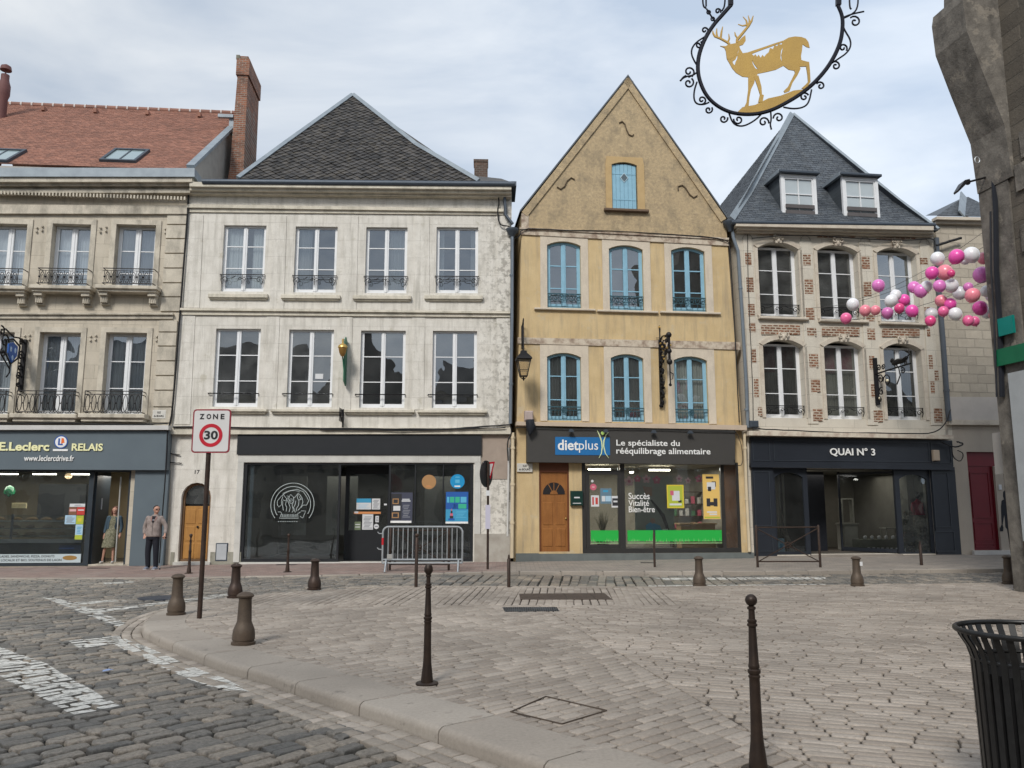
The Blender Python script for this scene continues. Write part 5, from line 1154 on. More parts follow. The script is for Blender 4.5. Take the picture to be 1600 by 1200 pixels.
def grass_band(px0, px1, yt, yb):
    a, b = X(px0), X(px1); z0, z1_ = Z(yb), Z(yt); k = MB(); n = int((b - a) / .045); x = a; zb = z0 + .06
    pts_ = [(a, z1_), (a, zb)]
    for i in range(n):
        x = a + (b - a) * i / n; w_ = (b - a) / n; pts_ += [(x + w_ * .15, zb), (x + w_ * .5, z0 + rng.uniform(0, .05) if i % 2 else zb - .005), (x + w_ * .85, zb)]
    pts_ += [(b, zb), (b, z1_)]; k.prism(pts_[::-1], .026, .034); g = k.build('green_window_film', GR, f3)
    k = MB()
    for i in range(n):
        if rng.random() < .7:
            x = a + (b - a) * (i + .5) / n; hh = rng.uniform(.03, .12); k.prism([(x - .007, z0 + .05), (x + .007, z0 + .05), (x, z0 + .05 + hh)], .022, .03)
    k.box(a, b, .022, .03, z0 - .005, z0 + .012); k.build('pale_grass_blades', mat('pale_green_blade', (.38, .66, .30), .6, bump=0), g)
grass_band(923, 968, 828.5, 848.5); grass_band(980, 1020, 828.5, 848.5); grass_band(1023.5, 1127, 828.5, 849)
for s_, px0, px1, yt, yb in (('Succès', 982, 1015, 770, 780), ('Vitalité', 982, 1014, 781.5, 790.5), ('Bien-être', 982.5, 1023, 791, 800.5)): sign_text(B3, s_, px0, px1, yt, yb, .03, WHITE, f3, .005, depth=.006)
k = MB(); k.box(o3[0][0] + .05, X(842, 862) - .01, -.07, .03, gz3, Z(864.5, 820)); k.box(X(842, 862) - .01, X(1176, 862), -.10, .2, gz3, sz0 - .001); k.build('plinth', mat('green_grey_plinth', (.135, .15, .145), .8, namt=.6, bump=.2), B3.root)
k = MB(); a, b, c_, d = B3.rect(892, 911, 767, 790, -.12); k.box(a, b, -.12, .0, c_, d, .015)
mbx = tag(k.build('mailbox', mat('dark_green_paint', (.008, .035, .028), .4, bump=0)), 'dark green metal mailbox beside the brown wooden door', 'mailbox'); mbx.location = B3.root.location; mbx.rotation_euler = B3.root.rotation_euler
k = MB(); k.box(a + .1, b - .1, -.126, -.11, c_ + .22, c_ + .26); k.box(a + .06, b - .06, -.126, -.11, c_ + .06, c_ + .08); k.build('label_plate', PAPER, mbx)
# ================================================================ brick and stone house
ST4 = mat('cream_ashlar', (.60, .555, .47), .8, col2=(.55, .50, .42), nscale=1.5, namt=.6, brick=(1.5, .52, .005, (.22, .20, .17), .5, .10), stain=(.42, .375, .31), samt=.4, sscale=(2, 2, .7), bump=.2)
ST4C = mat('cream_moulding', (.58, .52, .43), .8, col2=(.48, .42, .34), nscale=2, namt=.6, stain=(.28, .2, .16), samt=.4, sscale=(2, 2, 2), bump=.15)
BR4 = mat('thin_orange_brick', (.29, .125, .065), .9, col2=(.15, .07, .04), nscale=5, namt=.8, brick=(.19, .085, .022, (.46, .40, .32), .5, .6), bump=.4)
SL4 = mat('blue_grey_slate', (.075, .088, .105), .55, col2=(.05, .058, .07), nscale=2, namt=.7, island=.28, bump=.2, stain=(.14, .14, .13), samt=.3, sscale=(3, 3, 3))
NAVY = mat('midnight_shopfront_paint', (.022, .026, .034), .4, col2=(.016, .019, .025), nscale=2, namt=.5, bump=.04)
up4 = holes_for(B4, [(1185.5, 1249, 379, 494.5), (1279, 1342, 383.5, 499), (1372.5, 1434, 387, 503)], .22)
lo4 = holes_for(B4, [(1194, 1257, 530.5, 653), (1289.5, 1350, 533, 655), (1383, 1442, 536.5, 656)], .22)
shop4 = B4.rect(1180, 1489, 692, 866)
sh4 = (B4.F(1209, 800)[0], B4.F(1457, 800)[0], shop4[2], B4.F(1330, 732)[1])
gz4 = shop4[2] - .5
o4 = B4.quad([(1170, 871), (1167, 660), (1148, 350), (1457, 356), (1473, 520), (1487, 660), (1497, 867)])
out4 = [(o4[0][0], gz4)] + o4[1:6] + [(o4[6][0], gz4)]
B4.wall(out4, [hole(h) for h in up4 + lo4] + [rh(sh4)], ST4, .40, 7.5)
rooms(B4, o4[1][0] + .3, o4[5][0] - .3, [B4.F(1300, 672)[1], B4.F(1300, 516)[1], B4.F(1300, 365)[1]], 3.6)
PC = mat('muted_pink_drape', (.26, .11, .13), .9, namt=.8, col2=(.32, .25, .24), nscale=4, bump=0); GC = mat('dim_grey_curtain', (.28, .27, .24), .9, namt=.4, bump=0)
for h in up4: B4.window(h[0], h[1], h[2], h[3] - .10, .0, m=WHITEF, rows=(.335, .67), fw=.075, cs=.15, y=.30, pane=PANED)
for i, h in enumerate(lo4):
    wdw = B4.window(h[0], h[1], h[2], h[3] - .10, .0, m=WHITEF, rows=(.335, .67), fw=.075, cs=.15, y=.30, pane=glass('soft_glass2', (.60, .63, .62), .08), curtain=(GC, [(0, 1, 0)]))
for i, h in enumerate(lo4):
    for s_, (a, b, c, d) in enumerate(((.12, .42, .60, .97), (.58, .88, .66, .97))):
        x0, x1 = h[0] + (h[1] - h[0]) * a, h[0] + (h[1] - h[0]) * b
        k = MB(); nn = 8; vs = []
        for q_ in range(nn + 1): x = x0 + (x1 - x0) * q_ / nn; vs += [(x, .385 + .01 * math.sin(q_ * 2.1), h[2] + (h[3] - h[2]) * c), (x, .385 + .01 * math.sin(q_ * 2.1), h[2] + (h[3] - h[2]) * d)]
        k.add(vs, [(2 * q_, 2 * q_ + 2, 2 * q_ + 3, 2 * q_ + 1) for q_ in range(nn)]); k.build('pink_drape', PC, B4.root, smooth=True)
k = MB()
for h in up4 + lo4:    # arched stone heads, proud of the wall
    a = arch(h[0], h[1], h[3] - .22, h[3] + .002, .218, 10)[2:]; b = arch(h[0] - .12, h[1] + .12, h[3] - .22, h[3] + .16, .30, 10)[2:]
    k.prism(list(reversed(b)) + a if area(list(reversed(b)) + a) > 0 else (list(reversed(b)) + a)[::-1], -.045, .02)
    for sx in (h[0] - .12, h[1] + .002): k.box(sx, sx + .118, -.03, .02, h[2], h[3] - .22)
k.build('window_heads', ST4C, B4.root)
k = MB()
for h in up4 + lo4:
    c = (h[0] + h[1]) / 2; z = h[3] + .08; k.prism([(c - .10, z - .12), (c + .10, z - .12), (c + .15, z + .14), (c - .15, z + .14)], -.10, .02)
    for s_ in (-1, 1): k.tube([(p, -.12, q_) for p, q_ in spiral(c + s_ * .10, z + .05, .085, math.pi / 2, -s_ * 1.1, 10)], .022, 6)
    k.ball((c, -.10, z - .02), (.06, .05, .10), 8, 6)
k.build('keystones', ST4C, B4.root, smooth=True)
k = MB()
for h in up4: k.box(h[0] - .10, h[1] + .20, -.14, .03, h[2] - .12, h[2] - .03, .02)
k.build('sills', ST4C, B4.root)
k = MB()
def pil(x0t, x1t, yt, x0b, x1b, yb): k.prism(B4.quad([(x0b, yb), (x1b, yb), (x1t, yt), (x0t, yt)], -.03), -.03, .02)
pil(1161, 1175, 374, 1172, 1188, 668)
pil(1249, 1268, 376, 1263, 1279, 662); pil(1342, 1362, 378, 1356, 1372, 664); pil(1437, 1452, 381, 1455, 1472, 664)
k.build('pilasters', ST4, B4.root)
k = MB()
for xt, yt in ((1168, 374), (1258.5, 376), (1352, 378), (1444.5, 381)):   # round tops of the pilasters; groove shade put into the beads' dark colour
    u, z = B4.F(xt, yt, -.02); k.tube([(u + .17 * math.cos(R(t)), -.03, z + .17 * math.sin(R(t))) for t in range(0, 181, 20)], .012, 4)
k.build('pilaster_tops', mat('groove_shade_tone', (.30, .27, .23), .9), B4.root)
k = MB()
def br(x0, x1, yt, yb, lean=0):
    k.prism(B4.quad([(x0 + lean, yb), (x1 + lean, yb), (x1, yt), (x0, yt)], -.036), -.036, .015)
for a in (((1164, 1173.5, 395, 414), (1166, 1177, 433, 456), (1168.5, 1179, 475, 494.5), (1170, 1180, 504.5, 519)), ((1254.5, 1266.5, 397.5, 414.5), (1257, 1270, 436, 459), (1259, 1272, 481, 499.5), (1261, 1275, 512, 525)),
          ((1346, 1358.5, 400.5, 420), (1349, 1361, 440, 463), (1353, 1366, 491, 502), (1355, 1367, 513.5, 531)), ((1438, 1449, 403, 413.5), (1441, 1451, 440, 458), (1444, 1453, 480, 496), (1448, 1453, 513, 526)),
          ((1173, 1181, 545, 567), (1178, 1185, 592, 621), (1184, 1190, 636, 650)), ((1264, 1278, 552.5, 574), (1267, 1281, 593, 612.5), (1270, 1285, 638.5, 658)), ((1358, 1366, 556, 577), (1361, 1368, 600, 621), (1365, 1379, 641, 659)),
          ((1451, 1457, 555, 576), (1460, 1466, 579, 595), (1454, 1460, 596, 615), (1459, 1472, 638, 660))):
    for r in a: br(*r, 1)
for r in ((1190, 1250, 508, 522.5), (1285, 1343, 511.5, 525), (1379, 1437, 513.5, 526), (1184, 1243, 364, 367.5), (1278, 1337, 367.5, 371), (1370, 1432, 371, 374)): br(*r)
k.build('brick_panels', BR4, B4.root)
k = MB()
for t, b, oo in ((350, 356, .42), (356, 361, .30), (361, 366, .16)): B4.band('', None, 1150 if t < 355 else 1152, t - 3, b - 3, 1459, t + 2.5, b + 3.5, oo, mb=k)
k.build('cornice', ST4C, B4.root)
k = MB(); B4.band('', None, 1170.5, 673, 680, 1490, 680, 686, .38, mb=k); k.build('shop_cornice', mat('peeling_cream_ledge', (.60, .54, .44), .8, col2=(.34, .24, .19), nscale=6, namt=.7), B4.root)
for h in up4: scrollrail(h, y=.10, hh=.18, B=B4, zoff=.24, bottom=True)
for h in lo4: scrollrail(h, y=.10, hh=.18, B=B4, zoff=.22)
u, z = B4.F(1143, 347, -.42); u2, z2 = B4.F(1462, 351, -.42); k = MB(); k.tube([(u, -.38, z), (u2, -.38, z2)], .07, 8); k.build('gutter', LEAD, B4.root, smooth=True)
# pyramid roof
yA = 3.4; zl = [(-.34, (1143, 344.5), (1466, 351)), (.9, (1171, 302), (1404, 304)), (yA, (1237, 180), (1239, 180.5))]
lft, rgt = zip(*[level(B4, y, l, r) for y, l, r in zl])
k = MB()
for i in range(2): slope(B4.root, '', None, lft[i], rgt[i], rgt[i + 1], lft[i + 1], .20, .12, .012, mb=k)
apx4 = lft[2]; blc = Vector((lft[0].x, 2 * yA + .34, lft[0].z)); brc = Vector((rgt[0].x, 2 * yA + .34, rgt[0].z))
slope(B4.root, '', None, blc, lft[0], apx4, apx4, .20, .12, .012, mb=k)
k.add([rgt[0], brc, apx4], [(0, 1, 2)]); k.add([blc, brc, apx4], [(0, 1, 2)])
k.build('roof', SL4, B4.root, normals=False)
k = MB()
for pl in (lft, rgt):
    for a, b in zip(pl, pl[1:]): k.bar(a + Vector((0, -.02, .05)), b + Vector((0, -.02, .05)), .20 if pl is lft else .10, .07)
k.build('hip_flashing', ZINC, B4.root)
def roof_y(px, py):
    d = ray(px, py); lo, hi = -.3, 6
    for _ in range(30):
        m_ = (lo + hi) / 2; z = B4.F(px, py, m_)[1]; zs_ = lft[0].z + (lft[1].z - lft[0].z) * (m_ + .34) / 1.24 if m_ < .9 else lft[1].z + (apx4.z - lft[1].z) * (m_ - .9) / (yA - .9)
        if z > zs_: lo = m_
        else: hi = m_
    return m_
for xl, xr, yt, yb, xe in ((1221, 1276, 273.5, 343, 1280), (1317, 1373, 277.5, 347, 1378)):
    yd = .12; a, b, z0, z1_ = B4.rect(xl, xr, yt, yb, yd); k = MB()
    zt_l = z1_ + .02; yb2 = yd + (z1_ - z0) / 1.55 + .5
    cheek = [(yd + .09, z0 + .05), (yd + .09, z1_), (yb2, z1_), (yd + .6, z0 + .3)]
    k = MB()
    k.add([(a + .02, y, z) for y, z in cheek] + [(b - .02, y, z) for y, z in cheek], [(0, 1, 2, 3), (7, 6, 5, 4), (0, 4, 5, 1), (1, 5, 6, 2), (2, 6, 7, 3), (3, 7, 4, 0)])
    dm = k.build('dormer', mat('slate_cheek', (.075, .088, .10), .55, namt=.6, brick=(.2, .12, .006, (.03, .03, .035), .5, .4)), B4.root)
    k = MB(); k.box(a - .10, b + .07, yd - .18, yb2 + .3, z1_ + .01, z1_ + .09, .01); k.build('dormer_roof', LEAD, dm)
    k = MB(); k.box(a - .12, a + .0, yd - .1, yb2 + .1, z1_ + .0, z1_ + .12); k.build('dormer_flashing', ZINC, dm)
    k = MB(); f_ = .10; k.ring(rh((a, b, z0, z1_)), rh((a + f_, b - f_, z0 + f_, z1_ - f_)), yd - .02, yd + .08); k.ring(rh((a + f_ - .01, b - f_ + .01, z0 + f_ - .01, z1_ - f_ + .01)), rh((a + f_ + .05, b - f_ - .05, z0 + f_ + .06, z1_ - f_ - .05)), yd + .0, yd + .07)
    c = (a + b) / 2; k.box(c - .016, c + .016, yd + .01, yd + .06, z0 + .15, z1_ - .14); k.box(a + .14, b - .14, yd + .012, yd + .062, z0 + (z1_ - z0) * .56, z0 + (z1_ - z0) * .56 + .03)
    wd = k.build('window_frame', WHITEF, dm)
    k = MB(); k.add([(a + .12, yd + .05, z0 + .12), (b - .12, yd + .05, z0 + .12), (b - .12, yd + .05, z1_ - .12), (a + .12, yd + .05, z1_ - .12)], [(0, 1, 2, 3)]); k.build('pane', mat('milky_pane', (.42, .47, .49), .12, namt=.2, bump=0, spec=.8), wd)
    k = MB()
    for zz in (.10, .23): k.box(a + .12, b - .12, yd - .06, yd - .02, z0 + .02 + (z1_ - z0) * zz, z0 + .02 + (z1_ - z0) * (zz + .08))
    k.build('guard_slats', mat('grey_wood_slat', (.11, .10, .10), .8), dm)
# midnight blue shopfront
s0, s1, sz0, sz1 = sh4; X = lambda px, py=800, yl=0.0: B4.F(px, py, yl)[0]; Z = lambda py, px=1330, yl=0.0: B4.F(px, py, yl)[1]
room(B4, s0 - .02, s1 + .02, sz0 + .004, sz1 - .02, .42, 4.6, mat('dim_boutique_wall', (.20, .195, .17), .9), mat('boutique_floor', (.08, .07, .06), .5))
k = MB()
a0 = B4.quad([(1173, 729), (1490, 733), (1488, 688), (1173, 683)], -.12); k.prism(a0, -.12, .02)
a0 = B4.quad([(1173.5, 730), (1490.5, 734.5), (1490, 729.5), (1173.5, 724.5)], -.2); k.prism(a0, -.2, -.05)
k.box(X(1175.5), X(1209) - .003, -.10, .02, gz4, Z(728, 1190)); k.box(X(1457) + .003, X(1494), -.10, .02, gz4, Z(730, 1470))
f4 = k.build('shopfront', NAVY, B4.root)
shop_fill(B4, (s0 + s1) / 2 + .6, 2.3, sz1 - .12, 4, 1.6, 26)
k = MB()
def fld(xl, xr, yt, yb, y=-.105):
    a, b, c, d = B4.rect(xl, xr, yt, yb, y); t = .025
    k.ring(rh((a, b, c, d)), rh((a + t, b - t, c + t, d - t)), y - .012, y + .01)
fld(1179, 1204, 736, 822); fld(1182, 1208, 834, 862); fld(1459, 1484, 738, 824); fld(1462, 1492, 830, 862); fld(1176, 1203, 690, 720, -.125); fld(1209, 1452, 689, 721, -.125); fld(1455, 1486, 692, 724, -.125)
k.build('panel_mouldings', mat('midnight_moulding', (.036, .042, .052), .35, bump=0), f4)
sign_text(B4, 'QUAI N° 3', 1296.5, 1367, 700, 713.5, -.14, WHITE, f4, .018)
k = MB(); fz_ = sz0
for xa, xb in ((1209, 1213), (1257, 1264), (1401, 1408.5), (1452, 1457)): k.box(X(xa), X(xb), .0, .10, sz0, sz1)
k.box(X(1209), X(1264), .001, .1, sz0, Z(862, 1235)); k.box(X(1401), X(1457), .001, .1, sz0, Z(863, 1430))
for xa, xb, yy_ in ((1213, 1257, 738), (1408.5, 1452, 740)):      # arched window heads
    a, b = X(xa), X(xb); zc = Z(yy_, 1235); ar = arch(a, b, sz0, zc, .16, 8)[2:]
    pg = [(b, sz1 - .001), (a, sz1 - .001)] + [p for p in reversed(ar)]; pg = pg if area(pg) > 0 else pg[::-1]; k.prism(pg, .002, .098)
k.build('frame_posts', NAVY, f4)
k = MB(); k.box(X(1213), X(1257), .05, .06, sz0, sz1 - .05); k.build('shop_window', SHOPG, f4); k = MB(); k.box(X(1408.5), X(1452), .05, .06, sz0, sz1 - .05); k.build('shop_window', SHOPG, f4)
# the recessed doorway with its slanting show window
k = MB(); p0 = (X(1313, 800, 1.9), 1.9); p1 = (X(1402), .12); k.add([(p0[0], p0[1], sz0 + .02), (p1[0], p1[1], sz0 + .02), (p1[0], p1[1], sz1 - .1), (p0[0], p0[1], sz1 - .1)], [(0, 1, 2, 3)]); k.build('slanting_window', SHOPG, f4)
k = MB(); k.bar((p0[0], p0[1], sz0 + .08), (p1[0], p1[1], sz0 + .08), .12, .08); k.bar((p0[0], p0[1], sz1 - .1), (p1[0], p1[1], sz1 - .1), .08, .08); k.bar((p0[0], p0[1], sz0), (p0[0], p0[1], sz1), .06, .06); k.build('slanting_frame', NAVY, f4)
k = MB(); xi = X(1262) + .02; k.box(xi, xi + .05, .1, 1.9, sz0 + .01, sz1 - .03); k.box(xi + .05, X(1290, 800, 1.9), 1.9, 1.95, sz0 + .01, sz1 - .03); k.build('lobby_wall', mat('navy_lobby', (.012, .014, .02), .5), f4)
k = MB(); k.box(X(1262), X(1403), -.12, 1.0, gz4, sz0 - .001); k.box(X(1173), X(1262) - .003, -.14, .0, gz4, sz0 - .03); k.box(X(1403) + .003, X(1498), -.14, .0, gz4, sz0 - .03); k.build('threshold', mat('worn_step', (.25, .22, .19), .8), B4.root)
# ================================================================ rough stone side house
RS = mat('rough_limestone', (.52, .46, .37), .9, col2=(.42, .37, .30), nscale=4, namt=.6, brick=(.62, .30, .014, (.36, .32, .26), .5, .35), stain=(.36, .31, .25), samt=.4, sscale=(1.5, 1.5, 1), bump=1.0, bscale=14)
PR5 = mat('beige_plaster', (.43, .375, .31), .9, col2=(.37, .32, .27), nscale=1.2, namt=.5, stain=(.33, .28, .23), samt=.4, bump=.1)
RED = mat('deep_red_door_paint', (.16, .008, .016), .45, col2=(.12, .006, .012), nscale=1.5, namt=.5, bump=.03)
d5 = B5.rect(1516, 1556, 706, 861); X5 = lambda px, py=800, yl=0.0: B5.F(px, py, yl)[0]; Z5 = lambda py, px=1530, yl=0.0: B5.F(px, py, yl)[1]
dz = B5.rect(1514, 1570, 706, 728); d5 = (X5(1517, 790), X5(1560, 800), Z5(860), Z5(706)); tr5 = (d5[0], X5(1570, 716), Z5(728), d5[3])
gz5 = d5[2] - .4
o5 = [(-.02, gz5), (9, gz5), (9, Z5(345)), (X5(1455, 350), Z5(345))]; dj = X5(1480, 660)
hole5 = [(d5[0], d5[2]), (d5[1], d5[2]), (d5[1], tr5[2]), (tr5[1], tr5[2]), (tr5[1], d5[3]), (d5[0], d5[3])]
low5 = [(-.02, gz5), (9, gz5), (9, Z5(658)), (-.10, Z5(658))]
B5.wall(low5, [hole5], PR5, .2, 7)
up5o = [(X5(1484, 658) - .2, Z5(658)), (9, Z5(658)), (9, Z5(349)), (X5(1462, 350), Z5(349))]
B5.wall(up5o, [], RS, .2, 7, 'stone_wall')
k = MB(); B5.band('', None, 1483, 620, 656, 1640, 621, 657, .05, mb=k); k.build('render_band', mat('pale_render', (.50, .46, .42), .9, namt=.3), B5.root)
k = MB(); B5.band('', None, 1483, 656, 663.5, 1640, 657, 664.5, .14, mb=k); k.build('ledge', ST4C, B5.root)
k = MB(); B5.band('', None, 1464, 338, 342.5, 1560, 340, 344.5, .25, mb=k); B5.band('', None, 1462, 342.5, 349, 1560, 344.5, 351, .12, mb=k); k.build('cornice', ST4C, B5.root)
a, b, c = P3(B5, 1443, 340, 1.5), P3(B5, 1560, 340, .2), P3(B5, 1506, 308, 2.6); slope(B5.root, 'roof', SL4, P3(B5, 1464, 337, .2), P3(B5, 1575, 339, .2), c + Vector((.2, 0, 0)), c - Vector((.0, 0, 0)), .2, .12, .012)
k = MB(); k.add([P3(B5, 1464, 337, .2), c, P3(B5, 1446, 337, 5)], [(0, 1, 2)]); k.build('roof_side', SL4, B5.root)
k = MB(); k.bar(c + Vector((0, -.05, .02)), P3(B5, 1505, 337, .15), .45, .05); k.build('ridge_flashing', ZINC, B5.root)
k = MB(); k.box(tr5[0] + .0, tr5[1], .10, .18, tr5[2], tr5[3]); k.box(d5[0], d5[0] + .06, .09, .18, d5[2], tr5[2]); k.box(d5[1] - .06, d5[1], .09, .18, d5[2], tr5[2]); k.box(d5[0] + .06, d5[1] - .06, .12, .18, d5[2], tr5[2])
rd = k.build('door', RED, B5.root); k = MB(); H = tr5[2] - d5[2]
for z0, z1_ in ((.03, .08), (.11, .33), (.38, .93)):
    a, b, c_, d = d5[0] + .14, d5[1] - .14, d5[2] + H * z0, d5[2] + H * z1_; k.ring(rh((a, b, c_, d)), rh((a + .04, b - .04, c_ + .04, d - .04)) if d - c_ > .12 else rh((a + .02, b - .02, c_ + .02, d - .02)), .10, .125)
k.build('door_mouldings', RED, rd)
k = MB(); k.box(d5[0] - .1, d5[1] + .9, -.12, .12, gz5, d5[2] - .005); k.build('doorstep', mat('white_step', (.55, .53, .50), .8), B5.root)
k = MB(); k.box(X5(1561, 770), X5(1565, 770), -.03, .0, Z5(765), Z5(757)); k.build('bell_box', PAPER, B5.root)
# dark figure of a woman painted on the plaster
def SL(pts): return [B5.F(1563 + (x - 605) / 4.283 * 1.0 - 1.0, 640 + y / 4.283, -.004) for x, y in pts]
sil = [(640, 540), (660, 537), (675, 550), (678, 590), (690, 610), (694, 650), (690, 690), (694, 750), (688, 820), (692, 880), (700, 930), (694, 943), (680, 943), (676, 930), (668, 880), (660, 830), (655, 800), (645, 790), (640, 740), (636, 700), (630, 740), (625, 770), (630, 790), (628, 815), (607, 815), (606, 795), (618, 770), (616, 720), (614, 650), (618, 610), (634, 600), (628, 580), (629, 550)]
k = MB(); k.prism(SL(sil), -.006, .0); k.build('painted_silhouette', mat('silhouette_paint', (.02, .022, .028), .8, bump=0), B5.root)
# ================================================================ near corner building on the right
CB = Bld('stone_corner_building', 'shaded stone building at the right edge with a bulging corbel', 'building', 0, 0, 0)
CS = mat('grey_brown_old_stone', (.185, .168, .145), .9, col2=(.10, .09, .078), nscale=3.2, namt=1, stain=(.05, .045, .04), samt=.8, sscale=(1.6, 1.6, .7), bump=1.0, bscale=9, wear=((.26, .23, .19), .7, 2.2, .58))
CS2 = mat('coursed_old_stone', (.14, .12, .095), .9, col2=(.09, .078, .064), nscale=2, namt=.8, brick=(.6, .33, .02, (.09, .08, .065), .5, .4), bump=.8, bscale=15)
cA = PY(1591, 922, 16.5); cB = (11.9, 5.0)
k = MB(); foot = [(cA.x, 16.5), (cB[0], cB[1]), (20, 5.0), (20, 16.5)]
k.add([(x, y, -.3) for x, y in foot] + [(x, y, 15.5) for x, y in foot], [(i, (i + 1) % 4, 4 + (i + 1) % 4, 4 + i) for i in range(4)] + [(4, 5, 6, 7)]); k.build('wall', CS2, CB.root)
dA = Vector((cB[0] - cA.x, cB[1] - 16.5, 0)).normalized(); nA = Vector((dA.y, -dA.x, 0)); nA = nA if nA.x < 0 else -nA
def onA(s, o, z): p = Vector((cA.x, 16.5, z)) + dA * s + nA * o; return tuple(p)
k = MB()      # squared corner pier and the corbel swelling out under the upper storey
k.add([onA(s, o, z) for z in (-.3, 9.2) for s, o in ((-.06, .04), (.75, .04), (.75, -.1), (-.06, -.1))], [(0, 1, 5, 4), (1, 2, 6, 5), (3, 0, 4, 7), (4, 5, 6, 7)])
corb = []
for py, px in ((300, 1533), (222, 1522), (143, 1490), (83, 1467), (37, 1461), (22, 1463), (10, 1480), (-60, 1480)):
    p = PY(px, py, 16.44); corb.append((cA.x - p.x, p.z))
prof_ = [(o, z) for o, z in corb]
n = len(prof_); vs = []
for s in (-.06, .9): vs += [onA(s, 0, z)[0:1] and (cA.x - max(.04, o) + (dA.x * s), 16.5 + dA.y * s, z) for o, z in prof_]
vs += [(cA.x + .3, 16.5 - .06 * dA.y, prof_[0][1]), (cA.x + .3, 16.5 - .06 * dA.y, prof_[-1][1]), (cA.x + .3, 16.5 + .9 * dA.y, prof_[0][1]), (cA.x + .3, 16.5 + .9 * dA.y, prof_[-1][1])]
k.add(vs, [(i, i + 1, n + i + 1, n + i) for i in range(n - 1)] + [tuple(range(n)) + (2 * n + 1, 2 * n), tuple(range(n, 2 * n))[::-1] + (2 * n + 2, 2 * n + 3)])
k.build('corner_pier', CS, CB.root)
k = MB()
for i in range(14): z = .4 + i * .62; k.add([onA(s, o, z + dz) for dz in (0, .54) for s, o in ((.95 + (i % 2) * .2, .05), (2.2, .05), (2.2, -.1), (.95 + (i % 2) * .2, -.1))], [(0, 1, 5, 4), (3, 0, 4, 7), (4, 5, 6, 7), (0, 3, 2, 1)])
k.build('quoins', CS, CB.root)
k = MB(); pts_ = []
for px, py in ((1545, -20), (1545, 130), (1551, 240), (1556, 330), (1557, 420), (1562, 500), (1566, 620)):
    d = ray(px, py); p0_ = Vector((cA.x, 16.5, 0)) + nA * .09; t = p0_.dot(nA) / d.dot(nA); p = d * t; pts_.append((p.x, p.y, CAM_H + p.z))
pts_ = [tuple(PY(px, py, 16.2)) for px, py in ((1543, -30), (1543, 60), (1544, 130), (1548, 200), (1551, 250))] + pts_[3:]; k.tube(pts_, .055, 6); k.tube([(p[0] - .1, p[1] + .02, p[2]) for p in pts_[5:]], .02, 5); k.build('cable_bundle', mat('black_cable', (.012, .014, .02), .6), CB.root, smooth=True)
def onplane(px, py, o=.12):
    d = ray(px, py); p0_ = Vector((cA.x, 16.5, 0)) + nA * o; t = p0_.dot(nA) / d.dot(nA); p = d * t; return Vector((p.x, p.y, CAM_H + p.z))
for (x0, x1, yt, yb), m_, lb in (((1559, 1583, 495, 523), mat('teal_sign', (.0, .20, .17), .5, bump=0), 'teal square signboard high on the right edge wall'), ((1553, 1612, 540, 567), mat('green_sign', (.005, .13, .06), .5, bump=0), 'dark green signboard just below the teal one')):
    a, b = onplane(x0, (yt + yb) / 2, .16), onplane(x1, (yt + yb) / 2, .16); zt, zb = onplane((x0 + x1) / 2, yt, .16).z, onplane((x0 + x1) / 2, yb, .16).z
    k = MB(); w_ = Vector((nA.x, nA.y, 0)) * .05; k.add([a.xy.to_3d() + Vector((0, 0, zb)), b.xy.to_3d() + Vector((0, 0, zb)), b.xy.to_3d() + Vector((0, 0, zt)), a.xy.to_3d() + Vector((0, 0, zt))] + [v.xy.to_3d() - w_ + Vector((0, 0, z)) for v, z in ((a, zb), (b, zb), (b, zt), (a, zt))], [(0, 1, 2, 3), (7, 6, 5, 4), (0, 4, 5, 1), (1, 5, 6, 2), (2, 6, 7, 3), (3, 7, 4, 0)])
    tag(k.build('signboard', m_), lb, 'signboard')
k = MB(); a = onplane(1578, 590, .2); p = [onplane(1575, 582, .2), onplane(1585, 700, .2), onplane(1594, 842, .2)]
b0 = [Vector((cA.x, 16.5, 0)) + dA * s + nA * .16 for s in (.42, 2.6)]; z0, z1_ = onplane(1594, 845, .2).z, onplane(1578, 582, .2).z
k.add([(q_.x, q_.y, z) for z in (z0, z1_) for q_ in b0] + [(q_.x - nA.x * .15, q_.y - nA.y * .15, z) for z in (z0, z1_) for q_ in b0], [(0, 1, 3, 2), (4, 6, 7, 5), (0, 2, 6, 4), (1, 5, 7, 3), (2, 3, 7, 6), (0, 4, 5, 1)])
k.build('pale_shop_panel', mat('pale_grey_panel', (.36, .38, .39), .5, namt=.4), CB.root)
k = MB(); k.add([(q_.x, q_.y, z) for z in (-.02, z0 - .02) for q_ in b0] + [(q_.x - nA.x * .12, q_.y - nA.y * .12, z) for z in (-.02, z0 - .02) for q_ in b0], [(0, 1, 3, 2), (0, 2, 6, 4), (1, 5, 7, 3), (2, 3, 7, 6)]); k.build('brown_base_panel', mat('brown_base', (.06, .035, .025), .6), CB.root)
